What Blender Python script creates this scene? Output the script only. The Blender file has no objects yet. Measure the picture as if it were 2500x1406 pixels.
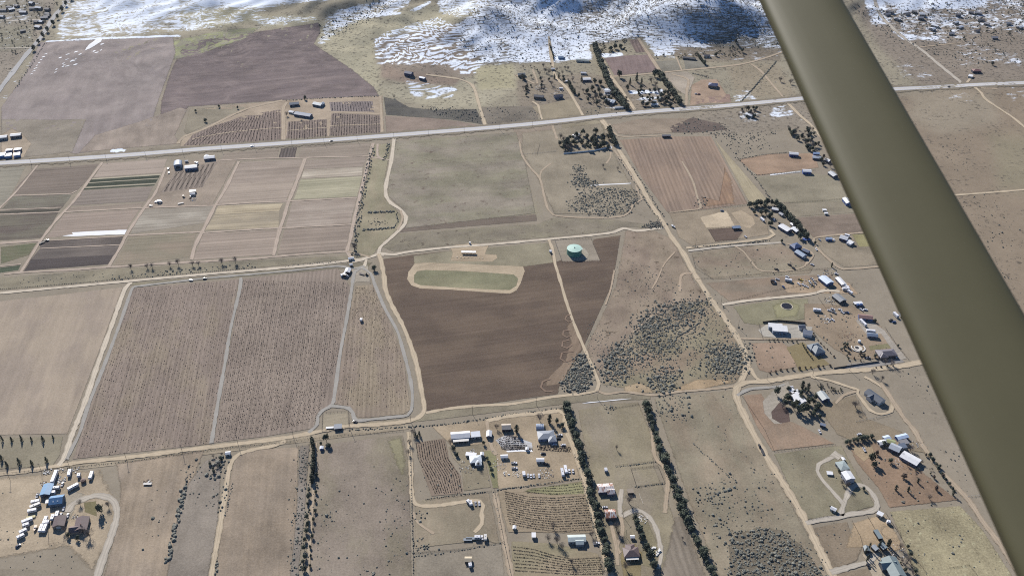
import bpy, bmesh, math, random
import numpy as np
from mathutils import Vector, Matrix

# ------------------------------------------------------------------ camera, sky, sun, exposure
SC = bpy.context.scene
COL = SC.collection
R = math.radians
PW, PH = 2500.0, 1406.0           # frame of the photograph the survey was read from
FPX = 2250.0
PITCH = math.atan(1606 / FPX)
CAM_H = 600.0
CP, SP = math.cos(PITCH), math.sin(PITCH)
cd = bpy.data.cameras.new('camera')
cam = bpy.data.objects.new('camera', cd)
COL.objects.link(cam)
cam.location = (0, 0, CAM_H)
cam.rotation_euler = (math.pi / 2 - PITCH, 0, 0)
cd.sensor_width = 36
cd.lens = FPX / PW * 36
cd.clip_start = 0.05
cd.clip_end = 60000
cd.dof.use_dof = True
cd.dof.focus_distance = 950
cd.dof.aperture_fstop = 11.5
SC.camera = cam

SUN_EL = R(33)
SUN_DIR = Vector((-0.41 * math.cos(SUN_EL), 0.912 * math.cos(SUN_EL), math.sin(SUN_EL))).normalized()
w = bpy.data.worlds.new("World")
SC.world = w
w.use_nodes = True
nt = w.node_tree
sky = nt.nodes.new('ShaderNodeTexSky')
sky.sky_type = 'NISHITA'
sky.sun_disc = False
sky.sun_elevation = SUN_EL
sky.sun_rotation = math.atan2(SUN_DIR.x, SUN_DIR.y)
sky.altitude = 1200
sky.ozone_density = 8.0
sky.dust_density = 0.2
sky.air_density = 1.1
nt.links.new(sky.outputs[0], nt.nodes['Background'].inputs[0])
nt.nodes['Background'].inputs[1].default_value = 0.07
sl = bpy.data.lights.new('sun', 'SUN')
sl.energy = 4.8
sl.angle = R(0.5)
sl.color = (1.0, 0.95, 0.885)
so = bpy.data.objects.new('sun', sl)
COL.objects.link(so)
so.rotation_euler = (-SUN_DIR).to_track_quat('-Z', 'Y').to_euler()
so.location = (0, 0, 900)
SC.view_settings.view_transform = 'Standard'
SC.view_settings.look = 'None'
SC.view_settings.gamma = 1
SC.view_settings.exposure = 0.6
SC.cycles.use_denoising = False
SC.cycles.pixel_filter_type = 'BLACKMAN_HARRIS'
SC.cycles.filter_width = 1.05
SC.cycles.max_bounces = 5
SC.cycles.transparent_max_bounces = 12

rnd = random.Random(7)
KEXP = 1.45

def lin(c):
    c = c / 255.0
    return c / 12.92 if c <= 0.04045 else ((c + 0.055) / 1.055) ** 2.4

def S(r, g, b, k=KEXP):           # a colour read from the sunlit photograph, as albedo
    y = .35 * r + .5 * g + .15 * b
    r, g, b = (c + (y - c) * .04 for c in (r, g, b))
    return (min(lin(r) / k, .86), min(lin(g) / k, .86), min(lin(b) / k, .86), 1)

# ------------------------------------------------------------------ terrain
def ray(px, py):
    u, v = (px - PW / 2) / FPX, (py - PH / 2) / FPX
    return np.array((u, CP - v * SP, -SP - v * CP))

def at_height(px, py, h):
    d = ray(px, py)
    t = (h - CAM_H) / d[2]
    return d[0] * t, d[1] * t

BUMPS = []
# hill faces turned to the viewer: (px, py of the face's middle, height, spread across, spread along)
for (px, py, h, sx, sy) in [(1355, 14, 34, 40, 36), (1503, 14, 28, 26, 38), (1440, -8, 26, 40, 50), (1765, 52, 50, 100, 44), (1215, 70, 22, 36, 32),
                            (1080, 105, 22, 85, 70), (1240, 10, 30, 80, 80), (1590, 50, 14, 50, 60), (880, 40, 18, 140, 60), (1670, 90, 12, 40, 34),
                            (790, 40, 10, 50, 50), (560, 10, 20, 160, 90), (330, 20, 12, 120, 80), (1035, 205, 7, 60, 45), (1400, 92, 6, 40, 30),
                            (1640, -20, 50, 120, 90), (1000, -25, 40, 200, 110), (2350, 0, 16, 200, 90), (2000, -10, 34, 150, 90), (1280, 110, 8, 40, 34),
                            (620, 120, 7, 150, 90), (280, 150, 5, 120, 90)]:
    x, y = at_height(px, py, 0.6 * h)
    BUMPS.append((x, y + sy, h, sx, sy))

def hgt(x, y):
    x = np.asarray(x, float); y = np.asarray(y, float)
    z = np.zeros_like(x)
    for (bx, by, h, sx, sy) in BUMPS:
        z = z + h * np.exp(-((x - bx) / sx) ** 2 / 2 - ((y - by) / sy) ** 2 / 2)
    m = np.clip((y - 1180) / 260, 0, 1)
    m = m * m * (3 - 2 * m)
    z = z + 1.5 * np.sin(x / 37 + np.sin(y / 61)) * np.sin(y / 43 + 1.3 * np.sin(x / 83))
    q = np.clip(z / 14, 0, 1)
    z = z + q * (2.6 * np.sin(x / 13.1 + 2 * np.sin(y / 29)) * np.sin(y / 15.7 + 1.7 * np.sin(x / 23)) + 4.2 * np.sin(x / 24 + y / 70 + np.sin(y / 31)))
    return z * m

def G(px, py, h=0.0):
    """Point of the ground (raised by h) seen at a place of the survey photograph."""
    d = ray(px, py)
    if py > 420:
        x, y = at_height(px, py, h)
        return Vector((x, y, 0.0))
    t0, t1 = (130 - CAM_H) / d[2], (-5 - CAM_H) / d[2]
    t = np.linspace(t0, t1, 900)
    below = (CAM_H + d[2] * t) <= hgt(d[0] * t, d[1] * t) + h
    i = int(np.argmax(below)) if below.any() else 899
    tt = t[i]
    x, y = float(d[0] * tt), float(d[1] * tt)
    return Vector((x, y, float(hgt(x, y))))

def P(x, y, z):
    """Pixel of the survey photograph for world points (arrays)."""
    zc = y * CP - (z - CAM_H) * SP
    vc = -(y * SP + (z - CAM_H) * CP)
    return PW / 2 + FPX * x / zc, PH / 2 + FPX * vc / zc, zc

def zt(x, y):
    return float(hgt(x, y))

# ------------------------------------------------------------------ object helpers
def tag(o, label=None, cat=None, group=None, kind=None):
    if label: o['label'] = label
    if cat: o['category'] = cat
    if group: o['group'] = group
    if kind: o['kind'] = kind
    return o

def empty(name, loc, rz=0.0):
    o = bpy.data.objects.new(name, None)
    COL.objects.link(o)
    o.location = loc
    o.rotation_euler = (0, 0, rz)
    o.empty_display_size = 1
    return o

def link(name, me, parent=None, loc=None, rz=0.0):
    o = bpy.data.objects.new(name, me)
    COL.objects.link(o)
    if parent is not None: o.parent = parent
    if loc is not None: o.location = loc
    if rz: o.rotation_euler = (0, 0, rz)
    return o

class MB:
    def __init__(s): s.v = []; s.f = []
    def add(s, vs, fs):
        n = len(s.v); s.v += [tuple(v) for v in vs]; s.f += [tuple(i + n for i in f) for f in fs]
    def box(s, x0, y0, z0, x1, y1, z1):
        s.add([(x0,y0,z0),(x1,y0,z0),(x1,y1,z0),(x0,y1,z0),(x0,y0,z1),(x1,y0,z1),(x1,y1,z1),(x0,y1,z1)],
              [(0,3,2,1),(4,5,6,7),(0,1,5,4),(1,2,6,5),(2,3,7,6),(3,0,4,7)])
    def prism(s, prof, x0, x1):          # profile of (y, z) points swept along x
        n = len(prof)
        s.add([(x0, y, z) for y, z in prof] + [(x1, y, z) for y, z in prof],
              [tuple(range(n - 1, -1, -1)), tuple(range(n, 2 * n))] + [(i, (i + 1) % n, n + (i + 1) % n, n + i) for i in range(n)])
    def prismy(s, prof, y0, y1):         # profile of (x, z) points swept along y
        n = len(prof)
        s.add([(x, y0, z) for x, z in prof] + [(x, y1, z) for x, z in prof],
              [tuple(range(n)), tuple(range(2 * n - 1, n - 1, -1))] + [((i + 1) % n, i, n + i, n + (i + 1) % n) for i in range(n)])
    def tube(s, a, b, r0, r1, n=6):
        a, b = Vector(a), Vector(b); d = (b - a)
        if d.length < 1e-6: return
        q = d.to_track_quat('Z', 'Y')
        vs = []
        for p, r in ((a, r0), (b, r1)):
            for k in range(n):
                t = 2 * math.pi * k / n
                vs.append(p + q @ Vector((math.cos(t) * r, math.sin(t) * r, 0)))
        s.add(vs, [(k, (k + 1) % n, n + (k + 1) % n, n + k) for k in range(n)] + [tuple(range(n - 1, -1, -1)), tuple(range(n, 2 * n))])
    def disc(s, cx, cy, z, r, n=24, h=0.1):
        vs = [(cx + r * math.cos(2*math.pi*k/n), cy + r * math.sin(2*math.pi*k/n), zz) for zz in (z, z + h) for k in range(n)]
        s.add(vs, [(k, (k+1)%n, n+(k+1)%n, n+k) for k in range(n)] + [tuple(range(n-1,-1,-1)), tuple(range(n, 2*n))])
    def mesh(s, name, m, smooth=False):
        me = bpy.data.meshes.new(name)
        me.from_pydata(s.v, [], s.f)
        if m: me.materials.append(m)
        if smooth:
            me.polygons.foreach_set('use_smooth', [True] * len(me.polygons))
        me.update()
        return me
    def build(s, name, m, parent=None, loc=None, rz=0.0, smooth=False):
        return link(name, s.mesh(name, m, smooth), parent, loc, rz)

# ------------------------------------------------------------------ materials
def node(nt, kind, **kw):
    n = nt.nodes.new(kind)
    for k, v in kw.items(): setattr(n, k, v)
    return n

def math_(nt, op, a, b=None, c=None, clamp=False):
    n = node(nt, 'ShaderNodeMath', operation=op, use_clamp=clamp)
    for i, v in enumerate((a, b, c)):
        if v is None: continue
        if isinstance(v, (int, float)): n.inputs[i].default_value = v
        else: nt.links.new(v, n.inputs[i])
    return n.outputs[0]

def mixc(nt, fac, a, b, mode='MIX'):
    n = node(nt, 'ShaderNodeMix', data_type='RGBA', blend_type=mode)
    n.clamp_factor = True
    for i, v in ((0, fac), (6, a), (7, b)):
        if isinstance(v, (int, float)): n.inputs[i].default_value = v
        elif isinstance(v, tuple): n.inputs[i].default_value = v
        else: nt.links.new(v, n.inputs[i])
    return n.outputs[2]

def noise(nt, vec, scale, detail=3, rough=.55, dist=0.0):
    n = node(nt, 'ShaderNodeTexNoise')
    n.inputs['Scale'].default_value = scale
    n.inputs['Detail'].default_value = detail
    n.inputs['Roughness'].default_value = rough
    n.inputs['Distortion'].default_value = dist
    if vec is not None: nt.links.new(vec, n.inputs['Vector'])
    return n.outputs[0]

def mapping(nt, vec, rz, sx, sy):
    n = node(nt, 'ShaderNodeMapping', vector_type='TEXTURE')
    n.inputs['Rotation'].default_value = (0, 0, rz)
    n.inputs['Scale'].default_value = (sx, sy, 1)
    nt.links.new(vec, n.inputs['Vector'])
    return n.outputs[0]

def sstep(nt, v, a, b):
    n = node(nt, 'ShaderNodeMapRange', interpolation_type='SMOOTHSTEP')
    nt.links.new(v, n.inputs[0])
    n.inputs[1].default_value = a; n.inputs[2].default_value = b
    return n.outputs[0]

def newmat(name):
    m = bpy.data.materials.new(name)
    m.use_nodes = True
    nt = m.node_tree
    b = nt.nodes['Principled BSDF']
    return m, nt, b

_field = [0]
def field_mat(col, ang=0.0, st=.16, sw=3.0, sl=90.0, bl=.18, gr=.14, col2=None, c2=.5, feather=False, comb=None, dots=None):
    """Soil and grass: base colour, streaks along ang, blotches, grain; comb = (period m, depth) regular furrows."""
    _field[0] += 1
    m, nt, b = newmat('field_soil_%d' % _field[0])
    geo = node(nt, 'ShaderNodeNewGeometry').outputs['Position']
    off = node(nt, 'ShaderNodeVectorMath', operation='ADD')
    nt.links.new(geo, off.inputs[0]); off.inputs[1].default_value = (37.1 * _field[0], 11.3 * _field[0], 0)
    pos = off.outputs[0]
    mp = mapping(nt, pos, ang, sl, sw)
    n1 = noise(nt, mp, 1.0, 3, .6)
    n2 = noise(nt, pos, 1 / 48.0, 6, .66)
    n3 = noise(nt, pos, 1 / 1.6, 4, .75)
    f = math_(nt, 'MULTIPLY_ADD', math_(nt, 'SUBTRACT', n1, .5), st * 4.2, 1.0)
    f = math_(nt, 'ADD', f, math_(nt, 'MULTIPLY', math_(nt, 'SUBTRACT', n2, .5), bl * 4.6))
    f = math_(nt, 'ADD', f, math_(nt, 'MULTIPLY', math_(nt, 'SUBTRACT', n3, .5), gr * 5.8))
    if comb:
        wv = node(nt, 'ShaderNodeTexWave', wave_type='BANDS', bands_direction='Y', wave_profile='SIN')
        nt.links.new(mapping(nt, pos, ang, comb[0] * 20 / 6.2832 , comb[0] * 20 / 6.2832), wv.inputs['Vector'])
        wv.inputs['Scale'].default_value = 1.0
        wv.inputs['Distortion'].default_value = 1.5
        wv.inputs['Detail Scale'].default_value = 1.5
        f = math_(nt, 'ADD', f, math_(nt, 'MULTIPLY', math_(nt, 'SUBTRACT', wv.outputs[1], .5), comb[1]))
    base = col
    if col2 is not None:
        n4 = noise(nt, mapping(nt, pos, ang, 70, 32), 1.0, 4, .6)
        base = mixc(nt, sstep(nt, n4, c2 - .12, c2 + .14), col, col2)
    if dots:
        dd = sstep(nt, noise(nt, pos, .62 / dots[0], 4, .7), .56, .66)
        nd = noise(nt, pos, 1 / 22.0, 2)
        dd = math_(nt, 'MULTIPLY', dd, sstep(nt, nd, .40, .60))
        base = mixc(nt, dd, base, dots[1])
    cb = node(nt, 'ShaderNodeCombineColor')
    for i in range(3): nt.links.new(f, cb.inputs[i])
    c = mixc(nt, 1.0, base, cb.outputs[0], 'MULTIPLY')
    nt.links.new(c, b.inputs['Base Color'])
    b.inputs['Roughness'].default_value = .95
    b.inputs['Specular IOR Level'].default_value = .1
    if feather: feathered(nt, b, pos)
    return m

def feathered(nt, b, pos, jag=1.3, sc=1 / 4.5):
    at = node(nt, 'ShaderNodeAttribute', attribute_name='edge').outputs['Fac']
    e = math_(nt, 'ADD', at, math_(nt, 'MULTIPLY', math_(nt, 'SUBTRACT', noise(nt, pos, sc, 5, .7), .5), jag))
    a = sstep(nt, e, .22, .70)
    nt.links.new(a, b.inputs['Alpha'])

_road = {}
def road_mat(col, tracks=True, jag=.8, paved=False):
    key = (col, tracks, jag, paved)
    if key in _road: return _road[key]
    m, nt, b = newmat('road_surface_%d' % len(_road))
    pos = node(nt, 'ShaderNodeNewGeometry').outputs['Position']
    n2 = noise(nt, pos, 1 / 14.0, 4, .6)
    n3 = noise(nt, pos, 1 / 1.2, 3, .7)
    f = math_(nt, 'MULTIPLY_ADD', math_(nt, 'SUBTRACT', n2, .5), .10 if paved else .5, 1.0)
    f = math_(nt, 'ADD', f, math_(nt, 'MULTIPLY', math_(nt, 'SUBTRACT', n3, .5), .10 if paved else .35))
    u = node(nt, 'ShaderNodeAttribute', attribute_name='across').outputs['Fac']
    if tracks:                        # two wheel tracks, paler than the crown between them
        d = math_(nt, 'ABSOLUTE', math_(nt, 'SUBTRACT', math_(nt, 'ABSOLUTE', u), .38))
        t = math_(nt, 'SUBTRACT', 1.0, sstep(nt, d, .08, .34))
        f = math_(nt, 'MULTIPLY', f, math_(nt, 'MULTIPLY_ADD', t, .16, .88))
    cb = node(nt, 'ShaderNodeCombineColor')
    for i in range(3): nt.links.new(f, cb.inputs[i])
    nt.links.new(mixc(nt, 1.0, col, cb.outputs[0], 'MULTIPLY'), b.inputs['Base Color'])
    b.inputs['Roughness'].default_value = .9
    b.inputs['Specular IOR Level'].default_value = .15
    feathered(nt, b, pos, jag, 1 / 2.2)
    _road[key] = m
    return m

_m = {}
def M(r, g, b_, rough=.7, var=.18, k=KEXP, metal=0.0, sc=1.2, name=None):
    key = (r, g, b_, rough, var, k, metal, sc)
    if key in _m: return _m[key]
    m, nt, b = newmat(name or 'paint_%d' % len(_m))
    tc = node(nt, 'ShaderNodeTexCoord').outputs['Object']
    n = noise(nt, tc, sc, 4, .6)
    f = math_(nt, 'MULTIPLY_ADD', math_(nt, 'SUBTRACT', n, .5), var * 3, 1.0)
    cb = node(nt, 'ShaderNodeCombineColor')
    for i in range(3): nt.links.new(f, cb.inputs[i])
    nt.links.new(mixc(nt, 1.0, S(r, g, b_, k), cb.outputs[0], 'MULTIPLY'), b.inputs['Base Color'])
    b.inputs['Roughness'].default_value = rough
    b.inputs['Metallic'].default_value = metal
    _m[key] = m
    return m

_roofm = {}
def roof_mat(r, g, b_, rust=None, amt=.5, ribs=True):
    key = (r, g, b_, rust, amt, ribs)
    if key in _roofm: return _roofm[key]
    m, nt, b = newmat('roofing_%d' % len(_roofm))
    tc = node(nt, 'ShaderNodeTexCoord').outputs['Object']
    n = noise(nt, tc, .35, 4, .6)
    f = math_(nt, 'MULTIPLY_ADD', math_(nt, 'SUBTRACT', n, .5), .45, 1.0)
    if ribs:
        wv = node(nt, 'ShaderNodeTexWave', wave_type='BANDS', bands_direction='X')
        wv.inputs['Scale'].default_value = .35
        nt.links.new(tc, wv.inputs['Vector'])
        f = math_(nt, 'ADD', f, math_(nt, 'MULTIPLY', math_(nt, 'SUBTRACT', wv.outputs[1], .5), .10))
    base = S(r, g, b_)
    if rust:
        mp = node(nt, 'ShaderNodeMapping'); mp.inputs['Scale'].default_value = (.9, .25, .3)
        nt.links.new(tc, mp.inputs['Vector'])
        base = mixc(nt, sstep(nt, noise(nt, mp.outputs[0], .9, 4, .6), amt - .06, amt + .06), base, S(*rust))
    cb = node(nt, 'ShaderNodeCombineColor')
    for i in range(3): nt.links.new(f, cb.inputs[i])
    nt.links.new(mixc(nt, 1.0, base, cb.outputs[0], 'MULTIPLY'), b.inputs['Base Color'])
    b.inputs['Roughness'].default_value = .55
    _roofm[key] = m
    return m

def foliage_mat(name, a, c, rough=.8):
    m, nt, b = newmat(name)
    pos = node(nt, 'ShaderNodeNewGeometry').outputs['Position']
    oi = node(nt, 'ShaderNodeObjectInfo').outputs['Random']
    n = noise(nt, pos, .55, 3, .7)
    fac = math_(nt, 'ADD', math_(nt, 'MULTIPLY', sstep(nt, n, .3, .7), .55), math_(nt, 'MULTIPLY', oi, .45))
    nt.links.new(mixc(nt, fac, a, c), b.inputs['Base Color'])
    b.inputs['Roughness'].default_value = rough
    b.inputs['Specular IOR Level'].default_value = .2
    return m

FOL_DARK = foliage_mat('evergreen_needles', (.036, .044, .033, 1), (.115, .128, .088, 1))
FOL_PINE = foliage_mat('pine_needles', (.032, .040, .028, 1), (.115, .125, .082, 1))
FOL_BARE = foliage_mat('bare_twigs', (.10, .085, .080, 1), (.19, .165, .15, 1))
FOL_SAGE = foliage_mat('sagebrush_leaves', (.085, .086, .073, 1), (.24, .235, .195, 1))
FOL_VINE = foliage_mat('dormant_vine', (.055, .043, .036, 1), (.13, .10, .08, 1))
FOL_GREY = foliage_mat('grey_scrub', (.11, .10, .095, 1), (.23, .21, .20, 1))
FOL_BROWN = foliage_mat('brown_shrub', (.065, .05, .04, 1), (.16, .12, .09, 1))
FOL_CYP = foliage_mat('cypress_leaves', (.020, .025, .018, 1), (.065, .072, .048, 1))
BARK = M(105, 92, 82, .9)
GLASS = M(40, 48, 60, .15, .05)
TYRE = M(38, 38, 40, .8, .05)
WOOD = M(120, 105, 90, .9)
# ------------------------------------------------------------------ ground sheet
def axis(lo, hi, step, far_lo, far_hi):
    a = list(np.arange(lo, hi + .1, step))
    s = step; v = lo; pre = []
    while v > far_lo: s *= 1.5; v -= s; pre.append(v)
    s = step; v = a[-1]; post = []
    while v < far_hi: s *= 1.5; v += s; post.append(v)
    return np.array(pre[::-1] + a + post)

GX = axis(-1290, 1290, 5.0, -14000, 14000)
GY = axis(390, 2240, 5.0, -9000, 30000)
XX, YY = np.meshgrid(GX, GY)
ZZ = hgt(XX, YY)
nx, ny = len(GX), len(GY)
VX, VY, VZ = XX.ravel(), YY.ravel(), ZZ.ravel()
inner = (VY > 380) & (VY < 2300) & (np.abs(VX) < 1400)
QX, QY, _z = P(VX, VY, VZ)
QX = np.where(inner, QX, -9999); QY = np.where(inner, QY, -9999)

TINT = np.zeros((len(VX), 3)); TINT[:] = S(156, 145, 127)[:3]
SNOW = np.zeros(len(VX)); SCRUB = np.zeros(len(VX)); STRIPE = np.zeros(len(VX))

def FS(r, g, b, far=False):
    """Near fields share one olive brown soil, far ones a greyer soil with haze mixed in: part of each plot's own hue is drawn towards it."""
    if r > 250: return S(r, g, b)
    y = .35 * r + .5 * g + .15 * b
    t = (1.075 * y, .99 * y, .855 * y) if not far else (1.02 * y, .985 * y, .98 * y)  # far target greyer: part soil tone, part distance haze put into the colour
    return S(*(c + (q - c) * .42 for c, q in zip((r, g, b), t)))

def inside_soft(poly, soft):
    """Smooth 0..1 membership of every ground vertex in an outline of the survey, soft = ramp in its pixels."""
    p = np.array(poly, float)
    lo, hi = p.min(0) - soft - 1, p.max(0) + soft + 1
    idx = np.nonzero((QX > lo[0]) & (QX < hi[0]) & (QY > lo[1]) & (QY < hi[1]))[0]
    x, y = QX[idx], QY[idx]
    ins = np.zeros(len(idx), bool); dmin = np.full(len(idx), 1e9)
    n = len(p)
    for i in range(n):
        (x0, y0), (x1, y1) = p[i], p[(i + 1) % n]
        c = (y0 > y) != (y1 > y)
        with np.errstate(divide='ignore', invalid='ignore'):
            ins ^= c & (x < (x1 - x0) * (y - y0) / (y1 - y0 + 1e-12) + x0)
        dx, dy = x1 - x0, y1 - y0
        t = np.clip(((x - x0) * dx + (y - y0) * dy) / (dx * dx + dy * dy + 1e-9), 0, 1)
        dmin = np.minimum(dmin, np.hypot(x - x0 - t * dx, y - y0 - t * dy))
    sd = np.where(ins, dmin, -dmin)
    a = np.clip(sd / (2 * soft) + .5, 0, 1)
    return idx, a * a * (3 - 2 * a)

def paint(poly, rgb=None, snow=None, scrub=None, stripe=None, soft=10, amt=1.0):
    idx, a = inside_soft(poly, soft)
    a = a * amt
    if rgb is not None: TINT[idx] += (np.array(FS(*rgb)[:3]) - TINT[idx]) * a[:, None]
    if snow is not None: SNOW[idx] += (snow - SNOW[idx]) * a
    if scrub is not None: SCRUB[idx] += (scrub - SCRUB[idx]) * a
    if stripe is not None: STRIPE[idx] += (stripe - STRIPE[idx]) * a

exec_paint = True
# far grassland and hills
paint([(-400, -200), (2900, -200), (2900, 215), (1900, 250), (1260, 300), (900, 260), (400, 120), (-400, 260)], (158, 152, 130), scrub=.3, soft=25)
paint([(760, 60), (1160, 0), (1160, 110), (930, 120), (930, 260), (880, 200), (790, 125)], (178, 175, 145), soft=12)
paint([(925, 210), (1260, 150), (1265, 215), (1170, 265), (1060, 262), (945, 235)], (176, 172, 146), soft=8)
paint([(930, 155), (1010, 165), (1130, 190), (1110, 210), (1000, 205), (930, 190)], (158, 136, 122), soft=6)
paint([(915, 95), (1110, 60), (1190, 130), (1150, 190), (1000, 175), (920, 155)], (150, 135, 122), soft=8)
paint([(1155, 160), (1250, 155), (1260, 215), (1170, 220)], (182, 178, 138), soft=5)
paint([(-400, -200), (150, -200), (130, 40), (0, 220), (-400, 400)], (150, 140, 128), scrub=.5, soft=8)
# right of the strut and the far plain
paint([(1960, 260), (2500, 200), (3000, 200), (3000, 1100), (2500, 1100), (2100, 500)], (152, 134, 113), scrub=.16, soft=20)
paint([(2420, 330), (2600, 330), (2600, 480), (2440, 460)], (150, 141, 114), soft=28)
paint([(2230, 230), (2420, 225), (2440, 300), (2300, 330), (2220, 290)], (158, 146, 126), soft=20)
paint([(2080, 10), (2900, -30), (2900, 205), (2250, 215), (2150, 120)], (146, 134, 122), scrub=.55, soft=14)
# snow
paint([(140, -60), (880, -120), (880, -2), (700, 12), (560, 50), (470, 78), (300, 90), (130, 98), (150, 30)], (172, 167, 142), snow=.54, scrub=.1, soft=10)
paint([(225, 5), (300, -20), (430, -20), (435, 15), (380, 50), (250, 72)], snow=.72, stripe=.75, soft=8)
paint([(410, -60), (900, -120), (880, -8), (660, 8), (600, 22), (480, 8)], snow=.88, soft=10)
paint([(440, 20), (620, 20), (640, 45), (540, 70), (440, 60)], (172, 170, 135), snow=.42, soft=10)
paint([(600, 40), (770, 40), (780, 56), (640, 68)], (172, 170, 138), snow=.52, soft=8)
paint([(790, 45), (830, 20), (930, 0), (930, -60), (1000, -60), (1000, 20), (860, 60), (800, 100), (775, 110)], snow=.55, scrub=.7, soft=8)
paint([(880, 35), (980, 30), (985, 36), (890, 46)], snow=.8, soft=4)
paint([(1000, 25), (1050, 2), (1056, 6), (1010, 32)], snow=.8, soft=4)
paint([(910, 95), (960, 70), (1070, 40), (1110, 60), (1190, 130), (1160, 185), (1130, 185), (1080, 160), (915, 158)], snow=.55, stripe=1.0, soft=6)
paint([(985, 195), (1060, 205), (1120, 215), (1105, 240), (1050, 245), (1005, 235)], snow=.52, stripe=.9, soft=6)
paint([(1050, -120), (1250, -120), (1250, 10), (1120, 45), (1070, 35)], snow=.58, stripe=.4, scrub=.3, soft=10)
paint([(1110, 60), (1200, 10), (1330, -80), (2100, -120), (2000, 60), (1910, 125), (1720, 128), (1560, 95), (1440, 112), (1380, 150), (1260, 155), (1170, 160), (1130, 110)], (120, 115, 105), snow=.60, scrub=.8, soft=8)
paint([(1230, 85), (1440, 85), (1440, 110), (1450, 148), (1255, 152)], snow=.74, soft=6)
paint([(1300, -20), (1420, -20), (1410, 35), (1320, 45)], snow=.86, scrub=.35, soft=10)
paint([(1650, 15), (1770, 10), (1860, 85), (1790, 90), (1690, 60)], (124, 124, 122), snow=.50, scrub=.8, soft=10)
paint([(1690, 85), (1900, 85), (1910, 130), (1760, 130)], (120, 118, 108), snow=.45, scrub=.8, soft=8)
paint([(1640, 115), (1905, 118), (1905, 150), (1700, 150), (1640, 135)], (140, 128, 112), snow=.30, scrub=.5, soft=5)
paint([(1560, 85), (1640, 95), (1650, 145), (1600, 140)], snow=.65, soft=6)
paint([(2070, -60), (2900, -100), (2900, 75), (2500, 90), (2250, 100), (2130, 60)], snow=.45, scrub=.6, soft=22)
paint([(2110, 0), (2160, 0), (2170, 60), (2130, 60)], snow=.7, soft=10)
paint([(2150, -10), (2420, -20), (2400, 14), (2200, 26)], snow=.85, soft=8)
paint([(2180, 80), (2310, 90), (2310, 105), (2200, 100)], snow=.62, soft=8)
paint([(2330, 90), (2500, 130), (2500, 170), (2330, 165)], snow=.33, soft=12)
paint([(2170, 135), (2260, 150), (2320, 200), (2210, 200)], snow=.30, scrub=.5, soft=12)
paint([(2290, 222), (2380, 226), (2380, 250), (2300, 245)], snow=.24, soft=8)
paint([(2460, 205), (2600, 205), (2600, 260), (2460, 250)], snow=.26, soft=10)
paint([(1775, 160), (1830, 150), (1900, 160), (1950, 240), (1800, 240)], (160, 148, 124), snow=.14, scrub=.3, soft=10)
paint([(1700, 280), (1960, 250), (1990, 300), (1900, 320), (1720, 330)], (152, 142, 128), snow=.12, scrub=.45, soft=12)
paint([(1780, 225), (1830, 215), (1850, 245), (1790, 250)], snow=.5, soft=5)
paint([(1890, 262), (1940, 255), (1935, 282), (1880, 292)], snow=.48, soft=5)
paint([(1795, 275), (1850, 265), (1870, 290), (1820, 305)], snow=.35, soft=5)
paint([(1355, 360), (1400, 366), (1490, 355), (1495, 366), (1420, 374), (1360, 376)], snow=.9, soft=3)
paint([(1260, 195), (1420, 180), (1560, 200), (1650, 225), (1660, 268), (1430, 285), (1270, 290)], (148, 136, 120), snow=.10, scrub=.35, soft=8)
paint([(1530, 220), (1620, 218), (1620, 232), (1540, 230)], snow=.7, soft=4)
paint([(1560, 238), (1620, 232), (1622, 244), (1560, 248)], snow=.45, soft=4)
paint([(1470, 215), (1500, 215), (1500, 232), (1475, 232)], snow=.6, soft=4)
paint([(1475, 262), (1530, 258), (1530, 266), (1480, 268)], snow=.55, soft=3)
paint([(1460, 132), (1520, 128), (1525, 140), (1470, 142)], snow=.9, soft=3)
paint([(105, 101), (250, 92), (440, 86), (440, 90), (250, 97), (112, 106)], snow=.95, soft=2)
paint([(215, 108), (250, 94), (258, 98), (230, 118), (200, 128)], snow=.7, soft=4)
paint([(90, 125), (112, 102), (120, 108), (60, 190), (20, 245), (0, 260), (0, 235)], snow=.38, soft=5)
paint([(140, 130), (250, 100), (260, 115), (220, 160), (160, 185), (140, 160)], snow=.16, soft=10)
paint([(130, 104), (160, 104), (150, 116), (130, 116)], snow=.5, soft=5)
paint([(75, 182), (84, 168), (90, 170), (82, 184)], snow=.8, soft=3)
paint([(470, 90), (560, 75), (640, 62), (650, 70), (560, 90), (480, 100)], snow=.42, soft=5)
paint([(270, 362), (285, 360), (300, 361), (308, 368), (300, 374), (268, 374)], snow=1.0, soft=3)
paint([(-50, 0), (110, 0), (105, 40), (60, 60), (-50, 70)], (140, 135, 120), snow=.34, scrub=.6, soft=8)
paint([(-50, 70), (80, 60), (80, 120), (-50, 130)], (140, 138, 118), snow=.25, scrub=.6, soft=8)
# greenish tints in the flat middle
paint([(1000, 470), (1260, 440), (1310, 518), (1000, 545)], (154, 150, 116), soft=25)

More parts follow.
